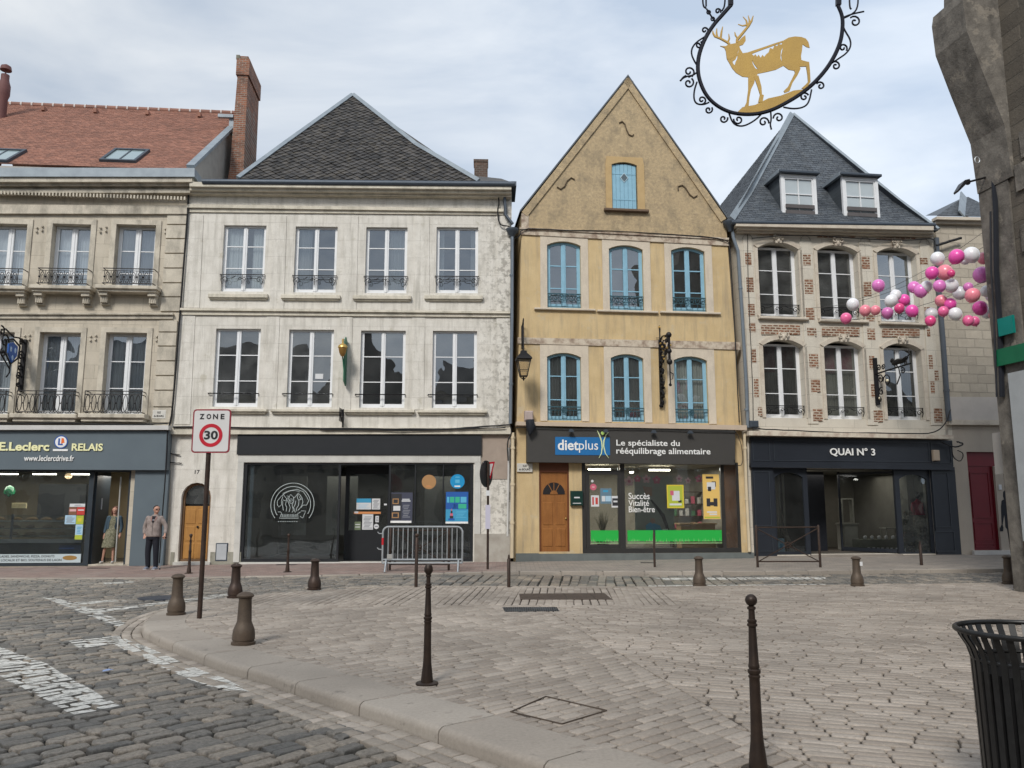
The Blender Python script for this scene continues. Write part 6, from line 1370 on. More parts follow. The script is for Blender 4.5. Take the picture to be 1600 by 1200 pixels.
# ================================================================ row behind the camera: seen only in the window panes
for i, (x0, x1, y, zt, zr2, col) in enumerate(((-26, -13, -9, 9.5, 14, (.40, .36, .29)), (-13, -4, -8, 8.0, 14.5, (.34, .30, .24)), (-4, 6, -9, 9.5, 13.0, (.45, .42, .36)), (6, 16, -8.5, 8.6, 15, (.36, .29, .20)), (16, 27, -9, 10, 15, (.40, .36, .30)), (27, 46, -9, 10.5, 14, (.38, .34, .27)), (-45, -26, -9, 9, 14, (.42, .38, .31)))):
    hb = thing('row_house', ['long beige house across the square behind the viewer', 'narrow gabled house across the square behind the viewer', 'pale house across the square behind the viewer', 'steep roofed ochre house across the square behind the viewer', 'tall grey house near the east end of the row behind the viewer', 'very long ochre house at the east end of the row behind the viewer', 'very long pale house at the west end of the row behind the viewer'][i], 'house', (0, 0, 0), 0, 'houses across the square')
    k = MB(); k.box(x0, x1, y - 8, y, -.4, zt); k.build('wall', mat('row_wall%d' % i, col, .9), hb)
    k = MB(); xm = (x0 + x1) / 2
    if i % 2: k.add([(x0, y + .3, zt), (x1, y + .3, zt), (xm, y + .3, zr2), (x0, y - 8, zt), (x1, y - 8, zt), (xm, y - 8, zr2)], [(0, 1, 2), (3, 5, 4), (0, 2, 5, 3), (1, 4, 5, 2)])
    else: k.add([(x0, y + .3, zt), (x1, y + .3, zt), (x1 - 1, y - 4, zr2), (x0 + 1, y - 4, zr2), (x0, y - 8, zt), (x1, y - 8, zt)], [(0, 1, 2, 3), (4, 3, 2, 5), (0, 3, 4), (1, 5, 2)])
    k.build('roof', mat('row_roof', (.05, .05, .055), .7), hb)
    k = MB(); n = int((x1 - x0) / 2.1)
    for f in range(3):
        for j in range(n): c = x0 + (x1 - x0) * (j + .5) / n; k.box(c - .5, c + .5, y - .1, y + .04, .9 + f * 2.9, 2.7 + f * 2.9)
    k.build('windows', mat('row_pane', (.03, .035, .04), .1), hb)
# ================================================================ pipes and cables on the house fronts
def pipe(B, pts, r, m, name='downpipe', y=-.14, cl=()):
    k = MB(); k.tube([(lambda q: (q[0], y, q[1]))(B.F(px, py, y)) for px, py in pts], r, 8)
    for px, py in cl: u, z = B.F(px, py, y); k.lathe([(r + .015, z - .03), (r + .015, z + .03)], u, y, 0, 8); k.box(u - .015, u + .015, y, .0, z - .02, z + .02)
    return k.build(name, m, B.root, smooth=True)
CREAM = mat('cream_pipe_paint', (.62, .52, .36), .6, namt=.4)
pipe(B3, [(800.5, 368), (800, 500), (797.5, 662)], .055, mat('grey_pipe', (.17, .20, .235), .5, .3, namt=.5), cl=((799.5, 430), (798.5, 600)))
pipe(B3, [(801.5, 676), (801, 760), (800, 872)], .058, CREAM, cl=((801.5, 684), (801.5, 700), (801, 757), (800.5, 817)))
k = MB(); u, z = B3.F(800.5, 362, -.14); k.lathe([(.07, z - .16), (.10, z - .10), (.17, z - .02), (.20, z + .04), (.20, z + .09)], u, -.14, 0, 10); k.build('rainwater_head', LEAD, B3.root, smooth=True)
k = MB(); u, z = B3.F(801, 350, -.14); k.tube([(u, -.14, z), (u - .22, -.1, z + .3), (u - .25, -.1, z + .9)], .05, 8); k.build('gutter_spout', LEAD, B3.root)
pipe(B4, [(1143, 352), (1146, 372), (1153, 392), (1160, 500), (1166, 600), (1168.5, 668)], .055, mat('blue_grey_pipe', (.22, .26, .30), .45, .4, namt=.5), cl=((1157, 450), (1166.5, 640)))
k = MB(); u, z = B4.F(1141, 352, -.14); k.lathe([(.07, z - .22), (.11, z - .12), (.18, z - .02), (.24, z + .08), (.24, z + .12)], u, -.14, 0, 10); k.build('rainwater_head', LEAD, B4.root, smooth=True)
pipe(B3, [(1163, 676), (1166, 760), (1171, 862)], .05, CREAM, cl=((1164, 700), (1167, 780)))
pipe(B4, [(1463, 372), (1466, 440), (1474, 540), (1481, 640), (1483, 658)], .085, mat('slate_grey_pipe', (.10, .115, .135), .5, .3, namt=.5), cl=((1467, 450), (1479, 610)))
pipe(B2, [(795, 700), (793.5, 800), (793, 838)], .03, mat('white_conduit', (.6, .6, .58), .5), y=-.06)
CAB = mat('cable_black', (.015, .015, .016), .6, bump=0)
def cable(B, pts, r=.018, y=-.06, n=5):
    P = [Vector((*B.F(px, py, y), 0)) for px, py in pts]; Q = chaikin([Vector((p.x, y, p.y)) for p in P], 2)
    k = MB(); k.tube([q + Vector((0, rng.uniform(-.006, .006), rng.uniform(-.008, .008))) for q in Q], r, n); return k.build('cable', CAB, B.root)
cable(B1, [(-260, 302), (0, 301), (140, 300), (294, 301)], .022, -.16); cable(B1, [(295, 300), (293, 340), (283, 470), (270, 640), (265, 665)], .03, -.08); cable(B1, [(262, 668), (259, 740), (254, 800), (249, 880)], .02, -.32)
cable(B1, [(-260, 660), (20, 662), (120, 661), (190, 664), (262, 662)], .02, -.40)
cable(B2, [(300, 303), (360, 303), (470, 304), (640, 307), (740, 306), (778, 302), (780, 318), (777, 330), (780, 352), (796, 354)], .022, -.12)
cable(B2, [(270, 667), (400, 668.5), (560, 670), (700, 671), (745, 667), (797, 664)], .025, -.2); cable(B2, [(500, 671), (640, 673), (790, 668)], .018, -.22)
cable(B2, [(262, 708), (281, 711)], .018, -.05); cable(B2, [(262, 722), (284, 724)], .015, -.05)
cable(B2, [(797, 664), (800, 676), (792, 690), (794, 720)], .02, -.2)
cable(B3, [(797, 354), (802, 372), (812, 371), (814, 356), (880, 360), (960, 361), (1040, 366), (1137, 372), (1141, 390), (1147, 500), (1154, 640), (1155, 660)], .018, -.10)
cable(B3, [(806, 668), (830, 668), (900, 671), (1000, 670), (1080, 673), (1150, 675)], .014, -.33); cable(B3, [(1147, 672), (1158, 690), (1162, 726), (1150, 728), (1147, 718)], .012, -.3)
cable(B4, [(1175, 372), (1250, 366), (1330, 372), (1400, 376), (1440, 374), (1460, 372), (1462, 390)], .018, -.2)
cable(B4, [(1176, 670), (1230, 672), (1300, 676), (1400, 677), (1460, 678), (1478, 662), (1485, 640)], .02, -.3); cable(B4, [(1470, 690), (1490, 700), (1508, 694), (1495, 690)], .025, -.3); cable(B4, [(1487, 698), (1489, 716), (1502, 722), (1506, 708), (1496, 704)], .016, -.26)
cable(B4, [(1168, 366), (1169, 450), (1176, 600), (1177, 664)], .012, -.05)
cable(B5, [(1463, 384), (1480, 378), (1502, 372)], .045, -.2)
k = MB(); a, b, c, d = B4.rect(1459, 1469, 703, 720, -.24); k.box(a, b, -.24, -.12, c, d, .02); k.build('alarm_box', mat('beige_plastic', (.42, .34, .26), .6), B4.root)
k = MB(); a, b, c, d = B4.rect(1173, 1186, 657, 668, -.3); k.box(a, b, -.3, -.02, c, d, .03); k.build('junction_box', LEAD, B4.root)
k = MB(); a, b, c, d = B3.rect(820, 833, 642, 657, -.25); k.box(a, b, -.3, -.05, c, d, .03); k.build('junction_box', mat('cloth_wrap', (.42, .34, .31), .9), B3.root)
k = MB(); a, b, c, d = B3.rect(820, 834, 657, 680, -.32)
k.tube([((a + b) / 2, -.42, d), ((a + b) / 2 + .03, -.44, (c + d) / 2), ((a + b) / 2, -.42, c)], [.13, .15, .04], 8); k.build('cable_coil', mat('black_rubber', (.015, .018, .025), .6), B3.root, smooth=True)
for B, lst in ((B1, ((238, 259, 640.5, 654, 'square white street name plaque high on the beige corner stones'),)), (B3, ((808, 832, 724, 737.5, 'white street name plaque left of the brown wooden door'),))):
    for xl, xr, yt, yb, lb in lst:
        a, b, c, d = B.rect(xl, xr, yt, yb, -.06); k = MB(); k.box(a, b, -.06, .0, c, d, .008); o = tag(k.build('street_plaque', mat('enamel_white', (.62, .60, .55), .4, bump=0)), lb, 'street sign')
        o.location = B.root.location; o.rotation_euler = B.root.rotation_euler; w_ = b - a; h_ = d - c
        text('lettering', 'RUE', a + w_ * .38, a + w_ * .62, c + h_ * .58, c + h_ * .82, -.062, INK, o, .02, .003); text('lettering', 'du BOURG', a + w_ * .12, a + w_ * .85, c + h_ * .18, c + h_ * .42, -.062, INK, o, .02, .003)
def placed(o, B): o.location = B.root.location; o.rotation_euler = B.root.rotation_euler; return o
# ================================================================ posters stuck in the windows
def poster(B, label, xl, xr, yt, yb, y, base, blocks=(), group=None, cat='poster', name='poster', rnd=False):
    a, b, c, d = B.rect(xl, xr, yt, yb, y); k = MB(); mats_ = [base]
    if rnd: k.disc((a + b) / 2, (c + d) / 2, (b - a) / 2, y - .003, y, 24)
    else: k.box(a, b, y - .003, y, c, d)
    for i, (x0, x1, z0, z1_, m) in enumerate(blocks):
        if m not in mats_: mats_.append(m)
        k.cur = mats_.index(m); e = .0008 * (i % 4 + 1)
        k.box(a + (b - a) * x0, a + (b - a) * x1, y - .0035 - e, y - .0032, c + (d - c) * z0, c + (d - c) * z1_)
    return placed(tag(k.build(name, mats_), label, cat, group), B)
def flat(n, c): return mat(n, c, .7, namt=.15, bump=0)
TX = flat('grey_print', (.22, .23, .26)); LB = flat('sky_blue_print', (.05, .30, .50)); DBL = flat('deep_blue_print', (.02, .10, .36)); LGN = flat('green_print', (.04, .42, .25)); CY = flat('cyan_print', (.10, .42, .62)); RD = flat('red_print', (.50, .05, .04)); YL = flat('yellow_print', (.62, .50, .05)); BKP = flat('black_print', (.03, .03, .035)); LILAC = flat('lilac_paper', (.50, .48, .58)); OP = flat('orange_print', (.62, .26, .10)); TAN = flat('tan_disc', (.38, .21, .09)); BDC = flat('blue_disc', (.01, .26, .52)); PNK = flat('pink_print', (.55, .12, .18)); LPK = flat('pale_pink', (.66, .38, .38)); SKIN_P = flat('printed_skin', (.35, .22, .16)); BRP = flat('brown_print', (.20, .09, .05)); YG2 = flat('lime_print', (.40, .46, .05)); LBP = flat('pale_blue_paper', (.38, .55, .68)); AMB = flat('amber_poster', (.72, .48, .14))
lines = lambda x0, x1, z0, z1_, n, m: [(x0 + (.06 * (i % 3)) * (x1 - x0), x1 - .1 * ((i * 7) % 4) * (x1 - x0), z0 + (z1_ - z0) * i / n, z0 + (z1_ - z0) * (i + .45) / n, m) for i in range(n)]
yW = .046
poster(B2, 'round orange sticker high in the shop window', 659, 681.5, 741.5, 764.5, yW, TAN, lines(.3, .7, .15, .3, 2, OP), cat='sticker', name='sticker', rnd=True)
poster(B2, 'round bright blue sticker above the blue poster', 703.5, 726, 740.5, 764, yW, BDC, [(.3, .7, .14, .22, WHITE), (.35, .65, .40, .62, CY)] + [(.35, .65, .75, .82, CY)], cat='sticker', name='sticker', rnd=True)
poster(B2, 'blue Christmas tree poster with green lettering bars in the shop window', 696.5, 731.5, 768.5, 818, yW, LB, [(.0, 1, .45, 1, DBL), (.18, .38, .66, .84, LGN), (.42, .62, .66, .84, LGN), (.66, .92, .66, .84, CY), (.34, .52, .47, .62, CY), (.56, .92, .47, .62, LGN), (.05, .15, .66, .84, CY), (.18, .34, .16, .24, BKP), (.2, .32, .24, .32, PNK), (.22, .30, .32, .4, BKP), (.24, .28, .4, .46, PNK), (.12, .40, .10, .16, DBL), (0, 1, 0, .06, WHITE)] + lines(.45, .92, .18, .42, 5, CY))
poster(B2, 'dark poster with small framed photographs behind the barrier', 610.5, 644.5, 769.5, 817, yW, flat('slate_poster', (.055, .06, .09)), [(0, .5, .1, .96, BKP), (.08, .36, .62, .80, TAN), (.12, .32, .65, .77, BKP), (.12, .44, .40, .56, PAPER), (.18, .38, .43, .53, BKP), (.06, .38, .16, .34, TAN), (.11, .33, .19, .31, BKP), (.5, .9, .70, .74, PAPER), (.52, .86, .76, .79, PAPER), (0, .96, 0, .07, WHITE)] + lines(.55, .9, .18, .62, 8, TX))
yD = .766
poster(B2, 'blue and white landscape notice on the shop door', 557, 580, 779, 796, yD, PAPER, [(0, 1, .62, 1, LB)] + lines(.08, .9, .1, .5, 4, LBP), cat='notice', name='notice')
poster(B2, 'white printed sheet right of the blue notice', 581, 594, 779, 796, yD, PAPER, lines(.15, .9, .1, .9, 8, TX), cat='notice', name='notice')
poster(B2, 'orange strip across the shop door', 553, 595, 799.5, 803, yD, OP, [(.02, .16, .3, 1.1, PAPER)], cat='sticker', name='sticker')
poster(B2, 'long white sheet hanging under the orange strip', 566, 583, 803.5, 827.5, yD, PAPER, lines(.12, .9, .08, .9, 9, TX), cat='notice', name='notice')
poster(B2, 'small white card right of the long sheet', 586.5, 592, 806, 816, yD, PAPER, lines(.2, .9, .2, .9, 3, TX), cat='notice', name='notice')
poster(B2, 'small round white sticker low on the shop door', 584, 592, 818.5, 826.5, yD, PAPER, [(.2, .8, .4, .6, TX)], cat='sticker', name='sticker', rnd=True)
poster(B2, 'green and white striped card low on the shop door', 554, 563.5, 815, 828, yD, flat('olive_card', (.16, .20, .12)), [(.1, .9, .3, .4, PAPER), (.1, .9, .6, .7, PAPER)], cat='notice', name='notice')
poster(B2, 'tiny white card at the door handle', 600, 604.5, 787, 789.5, .04, PAPER, [], cat='notice', name='notice')
y1_ = .026
poster(B1, 'white notice at the top of the bakery window papers', 109, 133, 787, 792, y1_, PAPER, lines(.3, .9, .2, .8, 2, TX), cat='notice', name='notice')
poster(B1, 'brown bread card on the bakery window', 107.5, 119.5, 792.5, 804.5, y1_, BRP, [(.1, .95, .45, .75, LPK)], cat='notice', name='notice')
poster(B1, 'red card right of the brown bread card', 120, 132.5, 792.5, 804.5, y1_, RD, [(.15, .9, .55, .7, PAPER)], cat='notice', name='notice')
poster(B1, 'pale blue printed sheet on the bakery window', 101.5, 118.5, 805, 819, y1_, LBP, lines(.1, .9, .15, .9, 6, TX), cat='notice', name='notice')
poster(B1, 'lime green card with a round mark on the bakery window', 119, 130.5, 805.5, 819, y1_, YG2, [(.25, .75, .3, .7, YL)], cat='notice', name='notice')
poster(B1, 'blue card above a lime strip low on the bakery window', 117.5, 129, 819.5, 843, y1_, LBP, [(0, 1, 0, .3, YG2)] + lines(.2, .85, .4, .9, 5, LB), cat='notice', name='notice')
poster(B1, 'white framed notice inside the bakery doorway', 144.5, 160, 778.5, 796, .5, PAPER, [(.25, .8, .25, .8, TX), (.3, .75, .6, .7, BKP)], cat='notice', name='notice')
poster(B1, 'blue banner along the foot of the bakery counter', 92, 126, 852, 864.5, .05, flat('navy_banner', (.01, .045, .12)), [(.0, .7, .55, .7, DBL)], cat='banner', name='banner')
yW = .036
poster(B3, 'red and white poster low on the glass door', 923.5, 936, 774, 791.5, .036, PAPER, [(.15, .35, .15, .85, RD), (.55, .85, .2, .8, RD)])
poster(B3, 'blue and white opening notice on the glass door', 938, 955.5, 763, 787, .036, flat('steel_poster', (.12, .20, .26)), [(.25, .7, .75, .88, LB), (.12, .42, .15, .5, PAPER), (.45, .95, .15, .5, LBP)] , cat='notice', name='notice')
poster(B3, 'black and white poster at the edge of the glass door', 955.5, 967, 775, 793, .036, PAPER, [(.1, .9, .15, .8, BKP), (.25, .8, .45, .6, PAPER)])
poster(B3, 'pink flower sticker near the top of the glass door', 922, 932, 756, 766, .036, PNK, [(.3, .7, .4, .6, LPK)], cat='sticker', name='sticker', rnd=True)
poster(B3, 'white dot sticker at the top of the glass door', 923.5, 927.5, 749.5, 754, .036, PAPER, [], cat='sticker', name='sticker', rnd=True)
poster(B3, 'yellow poster with a round white dial in the window', 1042, 1068.5, 757.5, 794, .036, YL, [(.08, .92, .05, .95, YG2), (.3, .75, .32, .74, PAPER), (.15, .85, .12, .2, PAPER), (.2, .4, .55, .75, PNK), (.66, .86, .24, .34, BKP)])
poster(B3, 'tall amber poster with black prints at the window edge', 1098.5, 1124.5, 741, 811, .036, AMB, [(.05, .95, .02, .05, YG2), (.2, .65, .9, .95, BKP), (.25, .75, .66, .82, PAPER), (.3, .5, .62, .72, BKP), (.55, .8, .72, .84, BKP), (.2, .42, .28, .46, BKP), (.62, .85, .28, .46, BKP), (.42, .62, .3, .38, BKP), (.2, .8, .14, .17, PAPER), (.35, .8, .09, .12, PAPER)])
k = MB()
def flower(B, cx, cy, r, y, m1, m2, lb):
    u, z = B.F(cx, cy, y); rr = B.F(cx + r, cy, y)[0] - u; k = MB(); pts_ = []
    for i in range(50): a = 2 * math.pi * i / 50; q_ = rr * (.62 + .38 * abs(math.cos(2.5 * a))) ; pts_.append((u + q_ * math.sin(a), z + q_ * math.cos(a)))
    k.prism(pts_[::-1], y - .005, y); o = placed(tag(k.build('paper_flower', m1), lb, 'paper flower', 'paper flowers across the window'), B)
    k = MB(); k.disc(u, z, rr * .3, y - .008, y - .0055, 10); k.build('flower_centre', m2, o)
for i, (cx, cy, r, m1, lb) in enumerate(((983, 752, 8, LPK, 'large pale pink paper flower at the window left edge'), (996, 748, 5.5, PNK, 'coral paper flower second from the window left edge'), (1010, 748.5, 6.8, LPK, 'pale pink paper flower third from the window left edge'),
        (1026, 750, 6.5, PNK, 'deep pink paper flower left of the bare gap'), (1061, 748, 5.6, LPK, 'pink rimmed paper flower right of the bare gap'), (1075, 751, 5.0, LPK, 'thin edge-on paper flower near the amber poster'), (1092, 748, 6, PNK, 'deep pink paper flower touching the amber poster'))):
    flower(B3, cx, cy, r, .10, m1, PNK if m1 is LPK else LPK, lb)
# large photograph panel of a cheering person standing in the yellow house's window
a, b, c, d = B3.rect(992, 1053, 743, 838, .5); mats_ = [flat('grey_green_backdrop', (.26, .28, .24)), SKIN_P, LB, TX, PAPER, BKP]; k = MB(); k.box(a, b, .5, .52, c, d)
def PQ(x, y): return (a + (x - 590) / (975 - 590) * (b - a), d - (y - 60) / (620 - 60) * (d - c))
for j, (pl, mi) in enumerate(((((690, 520), (740, 490), (830, 520), (850, 560), (780, 610), (700, 610)), 2), (((740, 455), (780, 455), (790, 490), (760, 505), (738, 490)), 1), (((740, 285), (760, 285), (880, 420), (940, 620), (915, 620), (850, 440)), 5), (((855, 555), (905, 550), (945, 615), (870, 615)), 4), (((670, 160), (760, 170), (765, 250), (700, 240)), 1))):
    k.cur = mi; pp = [PQ(*p) for p in pl]; pp = pp if area(pp) > 0 else pp[::-1]; k.prism(pp, .4965 - j * .0006, .4995)
placed(tag(k.build('photo_panel', mats_), 'large printed photo panel standing inside the yellow house window', 'display panel'), B3)
# lit ceiling strips in the yellow house shop and the boutique
def strip(B, px0, px1, py, y, lb, h=.05, dp=.12):
    a, z = B.F(px0, py, y); b, _ = B.F(px1, py, y); k = MB(); k.box(a, b, y, y + dp, z, z + h); placed(tag(k.build('strip_light', LAMPW), lb, 'ceiling light', 'lit ceiling strips in the shops'), B)
strip(B3, 920, 954, 734.5, 1.4, 'lit ceiling strip above the glass door'); strip(B3, 1015, 1047, 735.5, 1.8, 'lit ceiling strip over the middle of the wide window'); strip(B3, 985, 990, 739, 2.6, 'small lit ceiling strip deep inside the window')
strip(B4, 1237, 1250, 747.5, 1.5, 'lit ceiling strip seen through the left arched window', .06)
# ================================================================ inside the shops
BW = mat('beech_wood', (.36, .24, .13), .6, bump=0); CHR = mat('steel_trim', (.42, .45, .47), .3, .7, bump=0)
def bthing(B, name, label, cat, u, y, z, grp=None): p = B.W(u, y, z); return thing(name, label, cat, p, B.a, grp)
z0 = shop1[2] + .01; uL, uR1 = B1.F(-90, 820, .7)[0], B1.F(133, 820, .7)[0]; W_ = uR1 - uL
dc = bthing(B1, 'display_counter', 'long glass bakery counter with steel trim behind the window', 'counter', uL, .55, z0)
k = MB(); k.box(0, W_, 0, .8, 0, .62); k.build('cabinet', mat('dark_cabinet', (.03, .04, .045), .4), dc)
k = MB(); k.box(0, W_, -.03, .0, .62, .74); k.build('steel_rail', CHR, dc)
for zz in (.80, 1.02, 1.24): k = MB(); k.box(0, W_, .05, .75, zz, zz + .02); k.build('shelf', CHR, dc)
k = MB(); k.box(0, W_, .0, .01, .76, 1.42); k.box(0, W_, .01, .6, 1.42, 1.43); k.build('glass_front', SHOPG, dc)
for i in range(3): k = MB(); k.box(W_ * i / 2 - .03, W_ * i / 2 + .03, -.005, .04, .62, 1.46); k.build('upright', LEAD, dc)
BRD = mat('golden_bread', (.40, .21, .07), .7, col2=(.25, .11, .03), nscale=14, namt=.8); PST = mat('pink_pastry', (.50, .26, .18), .6, col2=(.6, .42, .3), nscale=14, namt=.8); PLT = mat('pale_tray', (.55, .55, .52), .5, bump=0)
n_ = 0
for si, zz in enumerate((.82, 1.04, 1.26)):
    for j in range(9):
        u = uL + W_ * (.06 + .11 * j) + rng.uniform(-.03, .03); k = MB(); L = rng.uniform(.14, .2)
        if si == 1: k.ball((0, 0, .05), (L * .8, .10, .05), 10, 6)
        else: k.tube([(-L, 0, .035), (-L * .5, .01, .06), (0, 0, .065), (L * .5, .01, .06), (L, 0, .035)], [.02, .045, .05, .045, .02], 8)
        o = tag(k.build('bread', PST if si == 1 else BRD, smooth=True), ['long golden loaf in the bottom row of the bakery counter', 'rosy round pastry in the middle row of the bakery counter', 'long golden loaf on the top shelf of the bakery counter'][si], 'bread', ['loaves in the counter bottom row', 'pastries in the counter middle row', 'loaves on the counter top shelf'][si])
        p = B1.W(u, .78, z0 + zz); o.location = p; o.rotation_euler = (0, 0, B1.a + rng.uniform(-.2, .2)); n_ += 1
p = PY(30, 790, B1.W(B1.F(30, 790, .8)[0], .8, 0).y); k = MB(); k.box(-.22, .22, -.02, .02, -.08, .08, .01); o = tag(k.build('bread_board', mat('cream_board', (.55, .45, .25), .7)), 'cream oval board propped on the bakery counter', 'board'); o.location = p
k = MB(); u, z = B1.F(15, 767, .9); k.lathe([(.02, -.18), (.15, -.1), (.16, 0), (.1, .12), (.02, .16)], 0, 0, 0, 14); o = tag(k.build('green_pendant', mat('green_glass_pendant', (.01, .16, .06), .15, bump=0, coat=.6), smooth=True), 'dark green globe pendant in the bakery', 'pendant'); o.location = B1.W(u, .9, z)
k = MB(); u, z = B1.F(107, 744, 1.0); k.ball((0, 0, 0), (.10, .10, .09), 12, 8); o = tag(k.build('globe_lamp', mat('lit_globe', (1, .70, .40), .5, namt=0, bump=0, emis=.7), smooth=True), 'warm lit globe lamp in the bakery', 'lamp'); o.location = B1.W(u, 1.0, z)
# chairs and a round sofa shape in the yellow shop: a desk with shelves
u, z = B3.F(1090, 830, 1.6); dk = bthing(B3, 'shop_counter', 'beech counter inside the yellow house shop', 'counter', u, 1.6, shop3[2] + .01)
k = MB(); k.box(-.55, .6, 0, .5, 0, .80); k.build('body', BW, dk); k = MB(); k.box(-.6, .65, -.04, .55, .80, .85); k.build('top', BW, dk)
u, z = B3.F(1082, 800, 3.0); sv_ = bthing(B3, 'wall_shelf', 'dark product shelf against the back wall of the yellow house shop', 'shelf', u, 3.4, shop3[2] + .01)
k = MB(); k.box(-.6, -.55, 0, .35, 0, 2.0); k.box(.75, .8, 0, .35, 0, 2.0); k.build('side_panel', mat('dark_walnut', (.06, .035, .022), .6), sv_)
for i in range(5): k = MB(); k.box(-.55, .75, .0, .35, .2 + i * .42, .23 + i * .42); k.build('shelf_board', mat('dark_walnut', (.06, .035, .022), .6), sv_)
PCOL = [flat('pack_white', (.5, .48, .45)), PNK, flat('pack_green', (.08, .2, .1)), flat('pack_brown', (.2, .1, .06))]
for i in range(4):
    for j in range(6):
        k = MB(); h_ = rng.uniform(.14, .26); k.box(-.06, .06, -.05, .05, 0, h_, .008); k.box(-.04, .04, -.052, -.04, h_ * .3, h_ * .6); o = tag(k.build('package', PCOL[int(rng.integers(4))]), 'small product package on the back shelf of the yellow house shop', 'package', 'packages on the shop shelf'); o.location = B3.W(u - .45 + j * .22, 3.55, shop3[2] + .24 + i * .42); o.rotation_euler = (0, 0, B3.a)
u, z = B3.F(942, 830, 1.2); st_ = bthing(B3, 'planter', 'wicker planter with dry grasses behind the glass door', 'plant', u, 1.2, shop3[2] + .01)
k = MB(); k.lathe([(.16, 0), (.24, .45), (.25, .5)], 0, 0, 0, 14); k.build('pot', mat('wicker', (.16, .10, .06), .8), st_)
k = MB()
for i in range(60): a = rng.uniform(0, 6.28); r_ = rng.uniform(.05, .3); k.tube([(0, 0, .45), (r_ * .5 * math.cos(a), r_ * .5 * math.sin(a), .8), (r_ * math.cos(a), r_ * math.sin(a), rng.uniform(.85, 1.25))], [.008, .012, .003], 3)
k.build('grasses', mat('dry_grass', (.20, .18, .12), .8), st_)
# boutique: white cabinet, side table, tree with ornaments, red jacket on a dummy, driftwood
ZB = sh4[2] + .02
WC = mat('off_white_cabinet', (.36, .36, .32), .6, bump=0)
u0 = B4.F(1318, 840, 2.2)[0]; cb = bthing(B4, 'cabinet', 'off white cabinet with open top inside the boutique', 'cabinet', u0, 2.2, ZB)
k = MB(); k.box(0, .55, 0, .4, 0, .85); k.box(-.03, .58, -.03, .43, .85, .90); k.build('body', WC, cb); k = MB(); k.box(.05, .1, .1, .3, .9, 1.7); k.box(.45, .5, .1, .3, .9, 1.7); k.box(.05, .5, .1, .3, 1.7, 1.74); k.build('upper_frame', WC, cb)
k = MB(); k.box(.04, .51, -.015, .0, .08, .78, .01); k.build('door', mat('cabinet_front', (.42, .42, .38), .6, bump=0), cb)
u0 = B4.F(1350, 850, 1.6)[0]; bn = bthing(B4, 'display_bench', 'long pale bench covered with small white ornaments in the boutique', 'bench', u0, 1.3, ZB)
k = MB(); k.box(-.3, 1.35, 0, .5, 0, .38); k.build('body', mat('sage_cloth', (.17, .18, .14), .9), bn)
for i in range(12):
    k = MB(); k.lathe([(.03, 0), (.05, .02), (.06, .06), (.035, .11), (.045, .13)], 0, 0, 0, 10); o = tag(k.build('ornament', PAPER, smooth=True), 'small white ornament at the foot of the slanting boutique window', 'ornament', 'white ornaments in the boutique'); o.location = B4.W(u0 - .1 + .12 * i, 1.15 - .07 * i + rng.uniform(-.04, .04), ZB)
for i in range(5):
    k = MB(); k.lathe([(.03, 0), (.06, .03), (.06, .09), (.03, .12)], 0, 0, 0, 10); o = tag(k.build('cup', PAPER, smooth=True), 'small white cup standing on the boutique bench', 'cup', 'white cups on the boutique bench'); o.location = B4.W(u0 + .0 + .25 * i, 1.5, ZB + .38)
u0 = B4.F(1392, 830, 1.8)[0]; tb = bthing(B4, 'side_table', 'white side table with thin legs in the boutique', 'table', u0, 1.8, ZB)
k = MB(); k.box(-.3, .3, -.2, .2, .72, .76); k.build('top', WC, tb)
for sx in (-.26, .26):
    for sy in (-.16, .16): k = MB(); k.tube([(sx, sy, 0), (sx, sy, .72)], .018, 6); k.build('leg', WC, tb)
k = MB(); k.box(B4.F(1378, 800, 4.5)[0], B4.F(1378, 800, 4.5)[0] + .06, 4.45, 4.5, ZB, ZB + 2.9); k.box(B4.F(1420, 800, .9)[0], B4.F(1458, 800, .9)[0], .9, .95, ZB, ZB + 2.8); k.build('partition', mat('pale_partition', (.30, .29, .25), .9), B4.root)
up_, zp = B4.F(1438, 860, .55)
dm = bthing(B4, 'clothes_dummy', 'shop dummy in a red jacket and flowery skirt behind the right arched window', 'dummy', up_, .5, ZB)
k = MB(); k.lathe([(.02, 1.72), (.055, 1.74), (.075, 1.82), (.05, 1.90), (.01, 1.92)], 0, 0, 0, 12); k.lathe([(.03, .9), (.03, 1.75)], 0, 0, 0, 8); k.build('stand', IRON, dm, smooth=True)
k = MB(); k.lathe([(.20, 1.18), (.17, 1.3), (.16, 1.45), (.15, 1.56), (.06, 1.66), (.04, 1.70)], 0, 0, 0, 14); k.tube([(.15, 0, 1.58), (.20, 0, 1.42), (.21, 0, 1.2)], [.05, .05, .045], 8); k.tube([(-.15, 0, 1.58), (-.20, 0, 1.42), (-.21, 0, 1.2)], [.05, .05, .045], 8); k.build('jacket', mat('crimson_cloth', (.50, .03, .06), .8, col2=(.3, .02, .04), nscale=12), dm, smooth=True)
k = MB(); k.lathe([(.30, .08), (.27, .5), (.2, 1.0), (.17, 1.2)], 0, 0, 0, 14); k.build('skirt', mat('flowery_cloth', (.16, .15, .10), .9, col2=(.45, .38, .3), nscale=14, namt=1), dm, smooth=True)
tr_ = bthing(B4, 'flower_garland', 'tall bundle of dried flowers beside the red jacket', 'plant', B4.F(1424, 860, .35)[0], .38, ZB)
k = MB()
for i in range(110): a = rng.uniform(0, 6.28); h_ = rng.uniform(.0, 1.3); r_ = .08 + .17 * math.sin(min(1, h_ / 1.3) * 3.0); k.ball((r_ * math.cos(a), r_ * .5 * math.sin(a), h_), rng.uniform(.015, .032), 5, 4)
